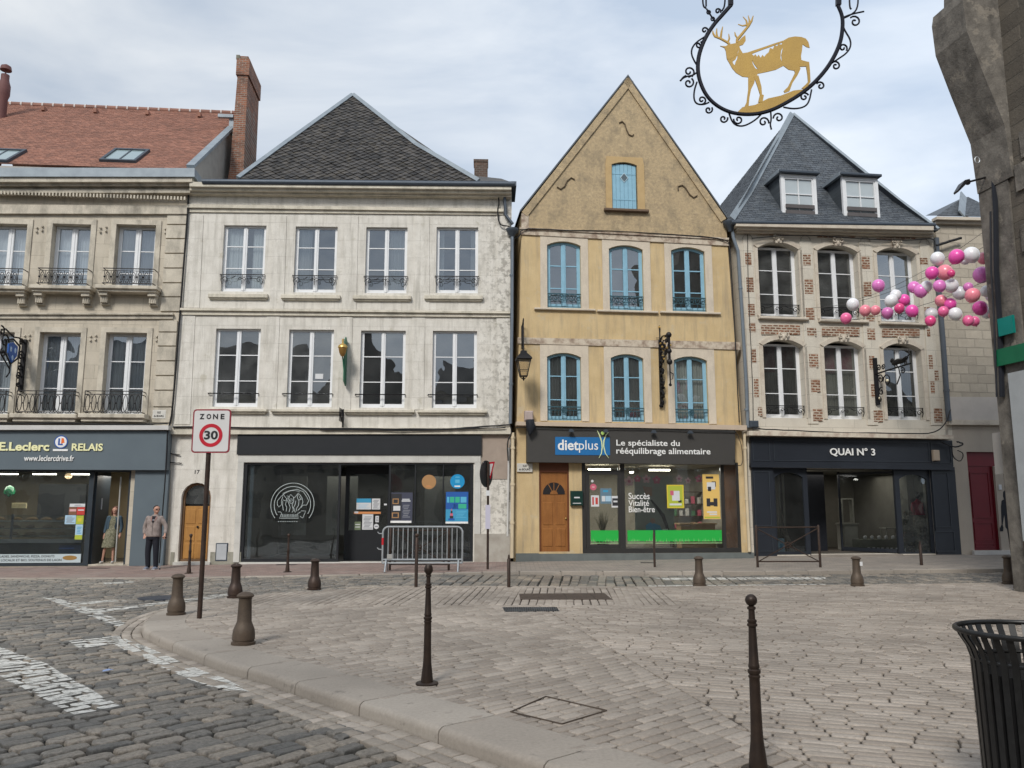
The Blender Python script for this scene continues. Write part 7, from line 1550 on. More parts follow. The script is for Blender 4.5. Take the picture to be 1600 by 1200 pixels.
k.build('blossoms', mat('dried_blossom', (.45, .38, .28), .9, col2=(.16, .07, .04), nscale=9, namt=1), tr_)
k = MB()
for i in range(70): x = rng.uniform(-.16, .16); k.tube([(x, 0, 0), (x * 1.2, rng.uniform(-.06, .06), .6), (x * rng.uniform(.6, 1.6), rng.uniform(-.1, .1), rng.uniform(1, 1.35))], [.012, .012, .004], 3)
k.build('stems', mat('dried_stem', (.10, .09, .05), .9), tr_)
dw = bthing(B4, 'driftwood', 'tangle of driftwood branches in the left arched window', 'driftwood', B4.F(1226, 860, .4)[0], .4, ZB)
k = MB()
for i in range(9): x = rng.uniform(-.2, .3); k.tube([(x + .25, rng.uniform(-.1, .1), 0), (x, 0, .5), (x - .22, rng.uniform(-.1, .1), rng.uniform(.8, 1.5))], [.035, .028, .008], 6)
k.build('branches', mat('pale_driftwood', (.24, .21, .17), .9), dw)
for i in range(3): k = MB(); x = -.18 + .14 * i; k.tube([(x, .1, 0), (x, .1, 2.5)], .035, 8); k.build('upright_pole', mat('birch_pole', (.34, .32, .27), .8), dw)
poster(B4, 'blue and white card leaning at the foot of the left arched window', 1216, 1226, 841, 862, .12, LBP, [(.2, .7, .2, .6, LB)], cat='card', name='card')
sign_text(B4, 'Boutique', 1227, 1245, 769.5, 773, .04, PAPER, B4.root, .0, .3, 'window_script', .004) if False else None
# ================================================================ street furniture
def at_ground(px, py, z=None): p = G(px, py, 0); return p
BOLL = [(.14, 0), (.142, .03), (.125, .035), (.125, .055), (.132, .06), (.130, .13), (.122, .18), (.10, .23), (.085, .27), (.080, .40), (.074, .52), (.078, .53), (.080, .545), (.100, .555), (.102, .57), (.085, .59), (.045, .61), (.0, .615)]
def bollard(p, label, m, s=1.0, tilt=0):
    b = thing('bollard', label, 'bollard', p, rng.uniform(0, 3), 'short cast iron bollards round the plaza'); k = MB(); k.lathe([(r * s, z * s) for r, z in BOLL[:4]], 0, 0, 0, 24); k.build('base', m, b, smooth=True)
    k = MB(); k.lathe([(r * s, z * s) for r, z in BOLL[3:12]], 0, 0, 0, 24); k.build('shaft', m, b, smooth=True); k = MB(); k.lathe([(r * s, z * s) for r, z in BOLL[11:]], 0, 0, 0, 24); k.build('cap', m, b, smooth=True)
    b.rotation_euler = (tilt, 0, 0); return b
for px, py, lb, m in ((380, 1007, 'large brown bollard nearest the kerb on the plaza', BROWNL), (275, 960.5, 'brown bollard on the kerb left of the zone sign post', BROWNL), (367, 934, 'reddish bollard right of the zone sign post', BROWN),
                      (491, 921.5, 'rusty bollard in front of the black shopfront', BROWN), (1093, 915.5, 'brown bollard in front of the yellow house shop window', BROWNL), (1340, 915.5, 'bollard with a white sticker in front of the dark boutique', BROWNL), (1577, 912.5, 'grey brown bollard at the foot of the right corner building', BROWNL)):
    bo = bollard(G(px, py, 0), lb, m)
    if px == 1340: k = MB(); k.box(.045, .10, -.078, -.070, .42, .50); s_ = k.build('sticker', PAPER, bo); bo.rotation_euler = (0, 0, 0)
def tall_post(p, label, m, top='ball', h=1.08, disc=True):
    b = thing('tall_post', label, 'post', p, 0, 'slender cast iron posts'); f = h / 1.08
    if disc: k = MB(); k.lathe([(.105, 0), (.105, .012), (.095, .02), (.05, .022)], 0, 0, 0, 20); k.build('base_plate', m, b, smooth=True)
    k = MB(); k.lathe([(.056, .015), (.056, .04), (.050, .10), (.041, .17), (.0375, .22), (.0345, .35), (.033, .52 * f), (.032, .55 * f), (.037, .556 * f), (.037, .566 * f), (.030, .572 * f), (.040, .585 * f), (.040, .60 * f), (.030, .608 * f), (.035, .617 * f), (.034, .63 * f), (.031, .64 * f), (.024, .84 * f), (.023, .862 * f), (.032, .868 * f), (.032, .88 * f), (.024, .885 * f), (.030, .895 * f), (.029, .905 * f), (.021, .91 * f), (.019, .965 * f), (.027, .972 * f), (.026, .985 * f), (.016, .99 * f)], 0, 0, 0, 20); k.build('shaft', m, b, smooth=True)
    k = MB()
    if top == 'ball': k.ball((0, 0, 1.026 * f), .038, 18, 12); k.build('finial', m, b, smooth=True)
    else: k.lathe([(.018, .985 * f), (.03, 1.0 * f), (.042, 1.02 * f), (.040, 1.05 * f), (.030, 1.075 * f), (.012, 1.08 * f)], 0, 0, 0, 14); k.build('finial', m, b, smooth=True)
    return b
DK = mat('dark_brown_iron', (.030, .021, .017), .45, .4, col2=(.05, .033, .024), nscale=9, namt=.8, bump=.08, bscale=80)
tall_post(G(667, 1069), 'dark brown post with a crown top beside the kerb', DK, 'crown'); tall_post(G(1185, 1205), 'nearest dark post with a round ball top', DK)
tall_post(on_pave(295, 896), 'thin post on the far pavement by the arched wooden door', BROWN, 'crown', 1.0); tall_post(on_pave(449, 894), 'thin post on the far pavement before the round window emblem', BROWN, 'crown', .98)
def plain_post(p, label, h, r=.035, ball=True):
    b = thing('plain_post', label, 'post', p, 0, 'plain brown posts along the street'); k = MB(); k.lathe([(r, 0), (r, h - .1), (r * .8, h - .09)], 0, 0, 0, 12); k.build('shaft', BROWN, b, smooth=True)
    k = MB(); k.ball((0, 0, h - .05), r * 1.25, 12, 8) if ball else k.lathe([(r * .8, h - .1), (r * .4, h), (0, h)], 0, 0, 0, 10); k.build('cap', BROWN, b, smooth=True); return b
plain_post(G(650, 917, 0), 'brown post standing in front of the steel crowd barrier', 1.1); plain_post(G(795, 917.5, 0), 'brown post standing before the cream drainpipe', .66, ball=False)
plain_post(on_pave(1023, 886), 'dark post in front of the green film of the yellow shop window', .98, .03, False); plain_post(on_pave(1440, 883), 'short post before the red jacket window', .62, .04, False)
def cross_barrier(pL, pR, h, label, posts=True):
    b = thing('cross_barrier', label, 'barrier', pL, math.atan2(pR.y - pL.y, pR.x - pL.x)); L = (pR.xy - pL.xy).length; dz = pR.z - pL.z
    for x, z in ((0, 0), (L, dz)): k = MB(); k.lathe([(.032, z), (.032, z + h), (.02, z + h + .03)], x, 0, 0, 10); k.build('post', BROWN, b, smooth=True)
    for nm, z0, z1_ in (('top_rail', h - .03, h - .03), ('lower_rail', .15, .15)): k = MB(); k.tube([(0, 0, z0), (L, 0, z1_ + dz)], .018, 6); k.build(nm, BROWN, b)
    for a, z in ((.15, h - .06), (h - .06, .15)): k = MB(); k.tube([(.02, .012 if a > .2 else -.012, a), (L - .02, .012 if a > .2 else -.012, z + dz)], .014, 6); k.build('diagonal', BROWN, b)
    k = MB(); k.tube(ringpts(L / 2, h / 2 + .05, .07, .07, 0, 14), .016, 6, closed=True); k.build('centre_ring', BROWN, b); return b
cross_barrier(on_pave(609, 891), on_pave(701, 891), 1.06, 'brown cross braced pedestrian barrier behind the steel crowd barrier')
cross_barrier(on_pave(1184, 886.5), on_pave(1282, 886.5), 1.06, 'brown cross braced pedestrian barrier before the left arched boutique window')
# steel crowd barrier
GALV = mat('galvanised_steel', (.50, .53, .55), .4, .6, col2=(.36, .39, .41), nscale=6, namt=.6, bump=.04)
pL, pR = on_pave(597, 893.5), on_pave(716, 892.5); L = (pR.xy - pL.xy).length + .1
cbx = thing('crowd_barrier', 'galvanised steel crowd barrier with vertical bars on the pavement', 'barrier', pL + Vector((0, 0, 0)), math.atan2(pR.y - pL.y, pR.x - pL.x))
k = MB(); r_ = .14; T = 1.14; pts_ = [(0, 0, .25), (0, 0, T - r_)] + [(r_ - r_ * math.cos(R(a)), 0, T - r_ + r_ * math.sin(R(a))) for a in (25, 50, 75)] + [(r_, 0, T), (L - r_, 0, T)] + [(L - r_ + r_ * math.sin(R(a)), 0, T - r_ + r_ * math.cos(R(a))) for a in (25, 50, 75)] + [(L, 0, T - r_), (L, 0, .25)]
k.tube(pts_ + [(L, 0, .22), (0, 0, .22)], .027, 8, closed=True); k.build('frame', GALV, cbx, smooth=True)
k = MB(); k.tube([(0, 0, .31), (L, 0, .31)], .02, 8); k.build('lower_rail', GALV, cbx)
for i in range(15): k = MB(); x = .14 + (L - .28) * i / 14; k.tube([(x, 0, .31), (x, 0, T - .02)], .0125, 6); k.build('bar', GALV, cbx)
for x in (.10, L - .10): k = MB(); k.tube([(x, -.30, .01), (x, -.05, .28), (x, .05, .28), (x, .30, .01)], .022, 6); k.build('foot', GALV, cbx, smooth=True)
k = MB(); k.tube([(0, 0, .68), (0, 0, .86)], .030, 8); k.build('red_band', mat('red_tape', (.55, .02, .03), .5, bump=0), cbx)
for z in (.56, .96): k = MB(); k.tube([(0, 0, z), (-.10, 0, z + .01), (-.14, 0, z + .05)], .014, 6); k.build('hook', GALV, cbx)
k = MB(); k.box(.12, .26, -.03, .03, .32, .44, .01); k.build('fixing_block', mat('concrete_grey', (.35, .35, .33), .9), cbx)
# zone sign
pz_ = G(311.5, 966); zs = thing('zone_sign', 'white speed zone sign with a red ring on a brown post', 'road sign', pz_, 0)
ztop = PY(331, 640, pz_.y).z; zbot = PY(328, 708, pz_.y).z
k = MB(); k.tube([(0, 0, -.02), (0, 0, ztop - .1)], .036, 12); k.build('post', BROWN, zs, smooth=True)
a, b = PY(300.5, 672, pz_.y - .05).x - pz_.x, PY(360, 672, pz_.y - .05).x - pz_.x
def rr_(a, b, c, d, r): return [(x + r * math.cos(R(t)), z + r * math.sin(R(t))) for x, z, t0 in ((a + r, c + r, 180), (b - r, c + r, 270), (b - r, d - r, 0), (a + r, d - r, 90)) for t in (t0, t0 + 30, t0 + 60, t0 + 90)]
BURG = mat('burgundy_edge', (.26, .03, .045), .5, bump=0); SGW = mat('sign_white', (.62, .61, .60), .45, namt=.2, bump=0); SRED = mat('sign_red', (.50, .012, .03), .45, bump=0)
k = MB(); k.prism(rr_(a, b, zbot, ztop, .05), -.052, -.036); pl_ = k.build('plate', BURG, zs); w_ = .022
k = MB(); k.prism(rr_(a + w_, b - w_, zbot + w_, ztop - w_, .035), -.056, -.05); k.build('plate_face', SGW, pl_)
c = (a + b) / 2; H = ztop - zbot; cz = zbot + H * .40; rad = (b - a) * .305
k = MB(); n_ = 36; k.ring([(c + rad * math.cos(2 * math.pi * i / n_), cz + rad * math.sin(2 * math.pi * i / n_)) for i in range(n_)], [(c + rad * .70 * math.cos(2 * math.pi * i / n_), cz + rad * .70 * math.sin(2 * math.pi * i / n_)) for i in range(n_)], -.060, -.0545); k.build('red_ring', SRED, pl_)
text('lettering', '30', c - rad * .58, c + rad * .60, cz - rad * .36, cz + rad * .40, -.057, INK, pl_, .03, .004)
for ch, f0, f1 in (('Z', .18, .30), ('O', .36, .48), ('N', .53, .66), ('E', .73, .83)): text('lettering', ch, a + (b - a) * f0, a + (b - a) * f1, zbot + H * .77, zbot + H * .89, -.057, INK, pl_, .03, .004)
# turned road sign by the pier
p_ = on_pave(762, 889.5); rs = thing('turned_road_sign', 'road sign seen from behind on a thin brown post', 'road sign', p_, 0)
zt = PY(760, 716, p_.y).z - p_.z; k = MB(); k.tube([(0, 0, 0), (0, 0, zt - .1)], .032, 10); k.build('post', BROWN, rs, smooth=True)
k = MB(); k.disc(0, 0, .36, -.03, -.015, 28); d_ = k.build('round_plate', mat('dark_sign_back', (.035, .04, .04), .5, .2), rs); d_.location = (-.07, 0, zt - .42); d_.rotation_euler = (0, 0, R(64))
k = MB(); k.prism([(-.25, .26), (0, -.2), (.25, .26)][::-1], .01, .02); t_ = k.build('triangle_plate', SRED, rs); t_.location = (.05, .02, zt - .36); t_.rotation_euler = (0, 0, R(-62)); k = MB(); k.prism([(-.17, .21), (0, -.11), (.17, .21)][::-1], .004, .016); k.build('triangle_face', SGW, t_)
k = MB(); k.box(-.065, .065, -.045, -.036, 1.05, 1.68); k.build('poster_strip', LILAC, rs); k = MB(); k.box(-.05, .05, -.036, -.03, zt - 1.0, zt - .86); k.build('sticker', PAPER, rs)
# edge-on road sign beside the corner building
p_ = G(1588, 921, 0); es = thing('edge_on_road_sign', 'road sign seen edge-on at the corner of the right building', 'road sign', p_, 0)
zt = PY(1571, 676, p_.y).z; k = MB(); k.tube([(0, 0, 0), (0, 0, zt - .05)], .045, 10); k.build('post', BROWN, es, smooth=True)
k = MB(); k.box(-.12, -.09, -.16, .16, zt - .85, zt); k.build('plate', mat('sign_edge_grey', (.34, .32, .30), .5), es); k = MB(); k.box(-.09, -.07, -.15, .15, zt - .83, zt - .02); k.build('plate_back', BROWN, es)
# litter bin
pb = G(1612, 986, .95); bn = thing('litter_bin', 'black slatted litter bin with a flared rim at the right edge', 'litter bin', (pb.x, pb.y, 0), 0)
BLK = mat('black_powder_coat', (.014, .014, .014), .4, .2, col2=(.03, .03, .03), nscale=20, namt=.4, bump=.03); RB = .365
k = MB(); k.tube([(RB * math.cos(2 * math.pi * i / 48), RB * math.sin(2 * math.pi * i / 48), .95) for i in range(48)], .015, 8, closed=True); k.build('rim', BLK, bn, smooth=True)
for i in range(34):
    t = 2 * math.pi * i / 34; ct, st_2 = math.cos(t), math.sin(t); k = MB(); w_ = .017; prof_ = [(RB, .95), (RB - .012, .915), (RB - .045, .86), (RB - .062, .80), (RB - .068, .60), (RB - .08, .06)]
    vs = []
    for r_, z in prof_:
        for s_, o_ in ((-w_, 0), (w_, 0), (w_, -.008), (-w_, -.008)): vs.append(((r_ + o_) * ct - s_ * st_2, (r_ + o_) * st_2 + s_ * ct, z))
    m_ = len(prof_); k.add(vs, [(4 * i_ + j, 4 * i_ + (j + 1) % 4, 4 * i_ + 4 + (j + 1) % 4, 4 * i_ + 4 + j) for i_ in range(m_ - 1) for j in range(4)] + [(0, 3, 2, 1), tuple(range(4 * m_ - 4, 4 * m_))]); k.build('slat', BLK, bn, smooth=True)
k = MB(); k.lathe([(RB - .09, .05), (RB - .09, .09), (RB - .3, .09)], 0, 0, 0, 28); k.build('base', BLK, bn); k = MB(); k.lathe([(RB - .12, .1), (RB - .085, .74), (RB - .09, .74), (RB - .125, .1)], 0, 0, 0, 28); k.build('liner', mat('dark_liner', (.01, .01, .011), .6), bn, smooth=True)
k = MB(); k.tube([((RB - .07) * math.cos(2 * math.pi * i / 40), (RB - .07) * math.sin(2 * math.pi * i / 40), .80) for i in range(40)], .010, 6, closed=True); k.build('hoop', BLK, bn, smooth=True)
# covers and grates in the ground
def flat_quad(name, pts, z, th, m, label, cat, px=True):
    P = [G(*p, z) for p in pts] if px else pts; k = MB(); k.add([(p.x, p.y, z) for p in P] + [(p.x, p.y, z - th) for p in P], [tuple(range(len(P)))] + [(i, (i + 1) % len(P), len(P) + (i + 1) % len(P), len(P) + i) for i in range(len(P))]); return tag(k.build(name, m), label, cat)
RST = mat('brown_grating', (.12, .09, .07), .7, .3, col2=(.07, .05, .04), nscale=9, namt=.8, brick=(.5, .06, .012, (.04, .03, .025), 0, .3), patch='flat', bump=.4)
GG = mat('grey_grating', (.09, .10, .11), .6, .4, namt=.6, brick=(.035, 2, .014, (.015, .016, .018), 0, .2), patch='flat', bump=.4)
flat_quad('drain_grate', [(811, 927.5), (944, 926.5), (957, 936.5), (813, 936.5)], .006, .03, RST, 'long rusty brown cover plate set in the plaza', 'drain cover'); flat_quad('drain_grate', [(785, 948.5), (870, 948.5), (874, 954.5), (789, 955.5)], .006, .03, GG, 'grey slotted drain grate in the plaza', 'drain grate')
cp = [G(x, y, .005) for x, y in ((798, 1112), (853, 1088), (948, 1110), (878, 1131))]; k = MB()
for a, b in zip(cp, cp[1:] + cp[:1]): k.bar(a, b, .008, .010)
tag(k.build('access_cover', mat('dark_joint', (.085, .065, .05), .9)), 'thin dark square frame of an access cover filled with pavers', 'access cover')
k = MB(); mc = on_road(252, 934.5); mc.z = zr(mc.x, mc.y); k.lathe([(.42, -.02), (.42, .012), (.40, .015), (.05, .018)], 0, 0, 0, 28)
mh = tag(k.build('manhole_cover', mat('dark_manhole', (.045, .055, .075), .5, .4, namt=.6, bump=.4, bscale=60)), 'dark round manhole cover in the cobbled street', 'manhole cover'); mh.location = mc
for px0, px1, py, lb in ((433, 463, 882.5, 'dark slit grating at the foot of the black shop window'), (139, 170, 888, 'dark door mat slit before the bakery'), (1001, 1025, 879.5, 'dark slit grating before the yellow shop window')):
    a, b = on_pave(px0, py), on_pave(px1, py); k = MB(); k.box(0, (b - a).length, -.08, .08, -.01, .012); o = tag(k.build('floor_grating', IRON), lb, 'grating'); o.location = a; o.rotation_euler = (0, 0, math.atan2((b - a).y, (b - a).x))
k = MB(); k.add([(0, 0, .0), (.08, .015, .015), (.10, .05, .01), (.035, .06, .02), (-.015, .035, .01)], [(0, 1, 3), (1, 2, 3), (0, 3, 4)]); lt = tag(k.build('litter_scrap', mat('blue_litter', (.22, .30, .50), .6, bump=0)), 'crumpled blue wrapper lying on the cobbles', 'litter'); p = on_road(160, 1051); lt.location = p + Vector((0, 0, .01))
# ================================================================ signs hanging from the walls
def wthing(B, name, label, cat, px, py, yl=0, grp=None): u, z = B.F(px, py, yl); return thing(name, label, cat, B.W(u, yl, z), B.a, grp)
GOLD = mat('gilt', (.62, .42, .14), .35, .7, col2=(.45, .28, .08), nscale=8, bump=.05); GRNI = mat('green_enamel_board', (.012, .13, .07), .45, bump=.03)
ac = wthing(B2, 'acorn_sign', 'gilded acorn hanging from a green board on the pale house', 'shop sign', 541.5, 566)
zt, zb = B2.F(541, 529)[1] - ac.location.z, B2.F(541, 604)[1] - ac.location.z
k = MB(); k.add([(x, y, z) for x in (-.015, .015) for y, z in ((-.02, zb + .1), (-.10, zb), (-.42, zb + .12), (-.44, zt - .12), (-.24, zt), (-.02, zt - .1))], [(5, 4, 3, 2, 1, 0), (6, 7, 8, 9, 10, 11)] + [(i, (i + 1) % 6, 6 + (i + 1) % 6, 6 + i) for i in range(6)]); k.build('board', GRNI, ac)
k = MB(); k.lathe([(.01, -.26), (.05, -.24), (.10, -.14), (.125, -.02), (.125, .0)], -.02, -.62, zt - .42, 16); k.build('nut', mat('dark_gilt', (.36, .20, .06), .4, .6), ac, smooth=True); k = MB(); k.lathe([(.125, .0), (.145, .01), (.14, .06), (.09, .11), (.03, .14), (.03, .28), (.0, .29)], -.02, -.62, zt - .42, 16); k.build('cup', GOLD, ac, smooth=True)
k = MB(); k.tube([(0, -.02, zb + .2), (0, -.3, zb + .3), (-.02, -.5, zt - .75), (-.02, -.6, zt - .66)], .02, 6); k.build('bracket', GRNI, ac)
ir = wthing(B2, 'iron_bracket', 'small black iron bracket above the black shop board', 'bracket', 536, 655); k = MB()
k.tube([(0, -.03, -.25), (0, -.03, .3)], .025, 6); k.tube([(0, -.03, -.1), (0, -.5, .08), (0, -.62, .15)], .022, 6); k.build('arm', IRON, ir); k = MB()
for y in (-.15, -.3, -.45, -.6): k.tube([(0, y, -.12), (0, y, .28)], .012, 5)
k.build('spikes', IRON, ir)
def yz(pts, u=0): return [(u, y, z) for y, z in pts]
big = wthing(B3, 'ornate_iron_sign', 'tall dark ornate wrought iron sign with gold touches on the yellow wall', 'shop sign', 1031.5, 580)
k = MB(); k.bar((0, -.05, -1.15), (0, -.05, 1.0), .09, .07); k.build('wall_bar', IRON, big)
k = MB(); k.tube(yz([(-.05, .9), (-.3, 1.05), (-.7, 1.0), (-1.0, .75)]), .025, 5); k.tube(yz([(-.05, .1), (-.5, .35), (-.95, .7)]), .022, 5); k.tube(yz([(-.05, 1.0), (-.05, 1.45)]), .02, 5); k.tube([(-.12, -.05, 1.05), (.12, -.05, 1.05)], .012, 4)
k.build('arms', IRON, big); k = MB()
for cy, cz_, r_, a, t in ((-.22, .75, .16, 0, 1.4), (-.45, .72, .18, 2, -1.3), (-.25, .35, .15, 3, 1.4), (-.2, -.05, .13, 1, 1.3), (-.2, -.4, .14, 0, -1.3), (-.18, -.75, .12, 2, 1.3), (-.7, .85, .13, 1, 1.3), (-.6, .5, .12, 0, -1.3), (-.12, -1.0, .1, 3, 1.2)):
    k.tube(yz(spiral(cy, cz_, r_, a, t)), .02, 5); k.tube([(.05, y + .04, z) for y, z in spiral(cy, cz_, r_ * .8, a + 2, -t)], .014, 4)
for z in np.arange(-1.1, .9, .14): k.ball((rng.uniform(-.05, .05), -.12 + rng.uniform(-.06, .04), z), .05, 6, 4)
k.build('scrollwork', IRON, big); k = MB()
for i in range(9): k.ball((rng.uniform(-.06, .06), rng.uniform(-1.0, -.1), rng.uniform(.2, 1.0)), .035, 6, 4)
k.ball((0, -.05, 1.4), .04, 6, 4); k.build('gold_touches', GOLD, big)
k = MB(); k.tube(yz([(-1.0, 1.0), (-1.0, .1)]), .04, 6); k.ball((0, -1.0, .95), .09, 8, 6); k.ball((0, -1.0, .45), .08, 8, 6); k.ball((0, -1.0, .12), .09, 8, 6); k.tube(yz([(-1.0, .1), (-1.0, -.55)]), .022, 5); k.ball((0, -1.0, -.58), .05, 6, 5); k.tube([(.02, -1, -.2), (.10, -1, -.25), (.08, -1, -.4), (.0, -1, -.42)], .014, 4)
k.build('pendant', IRON, big)
qs = wthing(B4, 'animal_iron_sign', 'black iron bracket sign with a small animal figure on its arm', 'shop sign', 1367.5, 597)
k = MB(); k.bar((0, -.05, -.75), (0, -.05, .78), .13, .08); k.build('wall_bar', IRON, qs)
k = MB(); k.tube(yz([(-.05, .25), (-.9, .27), (-1.9, .28)]), .028, 6); k.tube(yz([(-1.3, .27), (-1.35, .0), (-1.15, -.25)]), .02, 5); k.build('arm', IRON, qs); k = MB()
for cy, cz_, r_, a, t in ((-.25, .42, .12, 0, 1.3), (-.5, .40, .10, 3, -1.3), (-.3, .05, .15, 1, 1.4), (-.65, -.05, .22, 0, 1.4), (-.3, -.35, .14, 2, -1.3), (-.2, -.6, .1, 0, 1.3), (-1.5, .12, .11, 1, 1.3)): k.tube(yz(spiral(cy, cz_, r_, a, t)), .02, 5)
k.build('scrollwork', IRON, qs); k = MB(); k.ball((0, -.66, -.05), .05, 8, 6); k.ball((0, -.2, -.55), .045, 8, 6); k.build('gold_balls', mat('pale_gold', (.75, .68, .50), .4, .3, bump=0), qs)
k = MB(); k.tube(yz([(-1.05, .42), (-1.3, .45), (-1.6, .43), (-1.75, .50)]), [.07, .09, .08, .05], 8); k.ball((0, -1.0, .52), (.05, .09, .08), 8, 6)
for y in (-1.1, -1.2, -1.6, -1.7): k.tube(yz([(y, .42), (y - .03, .29)]), .022, 5)
k.tube(yz([(-1.75, .48), (-1.88, .58), (-1.85, .72)]), .018, 5); k.build('animal_figure', IRON, qs, smooth=True)
bs_ = wthing(B1, 'blue_emblem_sign', 'ornate black scroll sign with a blue shield at the left edge', 'shop sign', 37, 568)
k = MB(); k.bar((0, -.05, -.82), (0, -.05, .72), .12, .08); k.build('wall_bar', IRON, bs_); k = MB()
k.tube(yz([(-.05, .62), (-.4, .70), (-.7, .66), (-1.2, .8)]), .025, 5)
for cy, cz_, r_, a, t in ((-.25, .60, .12, 0, 1.3), (-.2, .2, .14, 1, 1.3), (-.22, -.15, .13, 2, -1.3), (-.25, -.42, .13, 0, 1.3), (-.2, -.65, .1, 3, 1.2), (-1.15, .45, .22, 0, 1.4), (-1.2, .1, .14, 2, 1.3), (-1.35, .7, .15, 2, -1.2)): k.tube(yz(spiral(cy, cz_, r_, a, t)), .024, 5)
k.tube(yz([(-.3, .45), (-.35, .1), (-.75, -.15), (-1.05, .1), (-1.1, .5), (-.7, .6), (-.3, .45)]), .026, 5); k.tube(yz([(-.75, -.15), (-.75, -.4), (-.9, -.55)]), .022, 5); k.tube(yz([(-.75, -.3), (-1.3, .05), (-1.7, .2)]), .022, 5); k.build('scrollwork', IRON, bs_)
sh = [(-.45, .42), (-.7, .5), (-.95, .42), (-.95, .15), (-.7, -.1), (-.45, .15)]; k = MB(); k.add([(x, y, z) for x in (-.02, .02) for y, z in sh], [tuple(range(6))[::-1], tuple(range(6, 12))] + [(i, (i + 1) % 6, 6 + (i + 1) % 6, 6 + i) for i in range(6)]); shd = k.build('shield', mat('enamel_blue', (.02, .10, .38), .35, bump=0), bs_)
for y, z in ((-.58, .28), (-.82, .28), (-.70, .05)): k = MB(); k.ball((.02, y, z), (.015, .05, .08), 8, 6); k.build('shield_charge', mat('pale_blue_enamel', (.45, .60, .80), .4, bump=0), shd)
# lantern on the yellow house
ln = wthing(B3, 'wall_lantern', 'black four sided street lantern on a bracket on the yellow wall', 'lantern', 816, 540)
u, z = B3.F(818, 547.5, -.85); o_u = u - (B3.F(816, 540)[0]); o_z = z - ln.location.z
k = MB(); k.bar((0, -.04, -.1), (0, -.04, .62), .07, .05); k.tube([(0, -.04, .6), (.0, -.3, .78), (o_u, -.75, o_z + .45), (o_u, -.85, o_z + .3), (o_u, -.85, o_z)], .02, 6); k.tube([(0, -.04, -.02), (0, -.35, .15), (o_u * .6, -.6, o_z + .35)], .016, 6); k.tube(yz(spiral(-.22, .34, .14, 0, 1.4)), .015, 5); k.build('bracket', IRON, ln)
def sq(r, z): return [(o_u + r * math.cos(R(a)), -.85 + r * math.sin(R(a)), z) for a in (45, 135, 225, 315)]
def frus(k, lv_):
    vs = [p for r, z in lv_ for p in sq(r, z)]; k.add(vs, [(0, 3, 2, 1), tuple(range(len(vs) - 4, len(vs)))] + [(4 * i + j, 4 * i + (j + 1) % 4, 4 * i + 4 + (j + 1) % 4, 4 * i + 4 + j) for i in range(len(lv_) - 1) for j in range(4)])
k = MB(); frus(k, [(.30, o_z - .30), (.33, o_z - .27), (.30, o_z - .22), (.13, o_z - .08), (.12, o_z - .02), (.05, o_z)]); k.build('roof', IRON, ln)
k = MB(); 
for i in range(4): a, b = Vector(sq(.27, o_z - .30)[i]), Vector(sq(.14, o_z - .78)[i]); k.bar(a, b, .025); c_, d_2 = Vector(sq(.14, o_z - .78)[(i + 1) % 4]), Vector(sq(.20, o_z - .56)[i]); k.bar(b, c_, .025); k.bar(sq(.195, o_z - .60)[i], sq(.195, o_z - .60)[(i + 1) % 4], .014)
k.tube([(o_u, -.85, o_z - .8), (o_u, -.85, o_z - .92)], [.03, .012], 6); k.ball((o_u, -.85, o_z - .86), .035, 8, 6)
for i in range(4): k.tube([sq(.14, o_z - .78)[i], sq(.08, o_z - .84)[i], (o_u, -.85, o_z - .86)], .01, 4)
k.build('cage', IRON, ln)
k = MB(); vs = [p for r, z in ((.25, o_z - .31), (.13, o_z - .77)) for p in sq(r, z)]; k.add(vs, [(j, (j + 1) % 4, 4 + (j + 1) % 4, 4 + j) for j in range(4)]); k.build('glass', glass('lantern_glass', (.9, .86, .78), .05), ln)
# modern lamp on the corner building
la = PY(1530, 277, 16.3); lh = PY(1497, 291, 16.0); lp_ = thing('wall_street_lamp', 'black street lamp head on a thin arm off the right corner building', 'street lamp', la, 0)
d = lh - la; k = MB(); k.tube([(.15, 0, 0), d * .55], .022, 6); k.ball(d * .55, .06, 8, 6); k.build('arm', IRON, lp_)
k = MB(); q0 = d * .55; k.add([q0 + Vector(v) for v in ((.02, -.06, .05), (.02, .10, .05), (-.12, .14, -.0), (-.12, -.12, -.0), (-.26, -.08, -.20), (-.26, .10, -.20), (0, -.06, -.02), (0, .1, -.02), (-.1, -.1, -.09), (-.1, .12, -.09), (-.25, -.07, -.24), (-.25, .09, -.24))], [(0, 1, 2, 3), (3, 2, 5, 4), (6, 8, 9, 7), (8, 10, 11, 9), (0, 3, 8, 6), (1, 7, 9, 2), (3, 4, 10, 8), (2, 9, 11, 5), (4, 5, 11, 10), (0, 6, 7, 1)]); k.build('head', mat('lamp_head_black', (.02, .02, .024), .4), lp_)
k = MB(); k.tube([(PY(1524, 250, 16.3) + Vector((.04 + .05 * math.cos(a), 0, .07 * math.sin(a)))) for a in np.arange(0, 6.2, .5)], .012, 5, closed=True); tag(k.build('wall_ring', GALV), 'small iron ring fixed to the right corner building', 'ring')
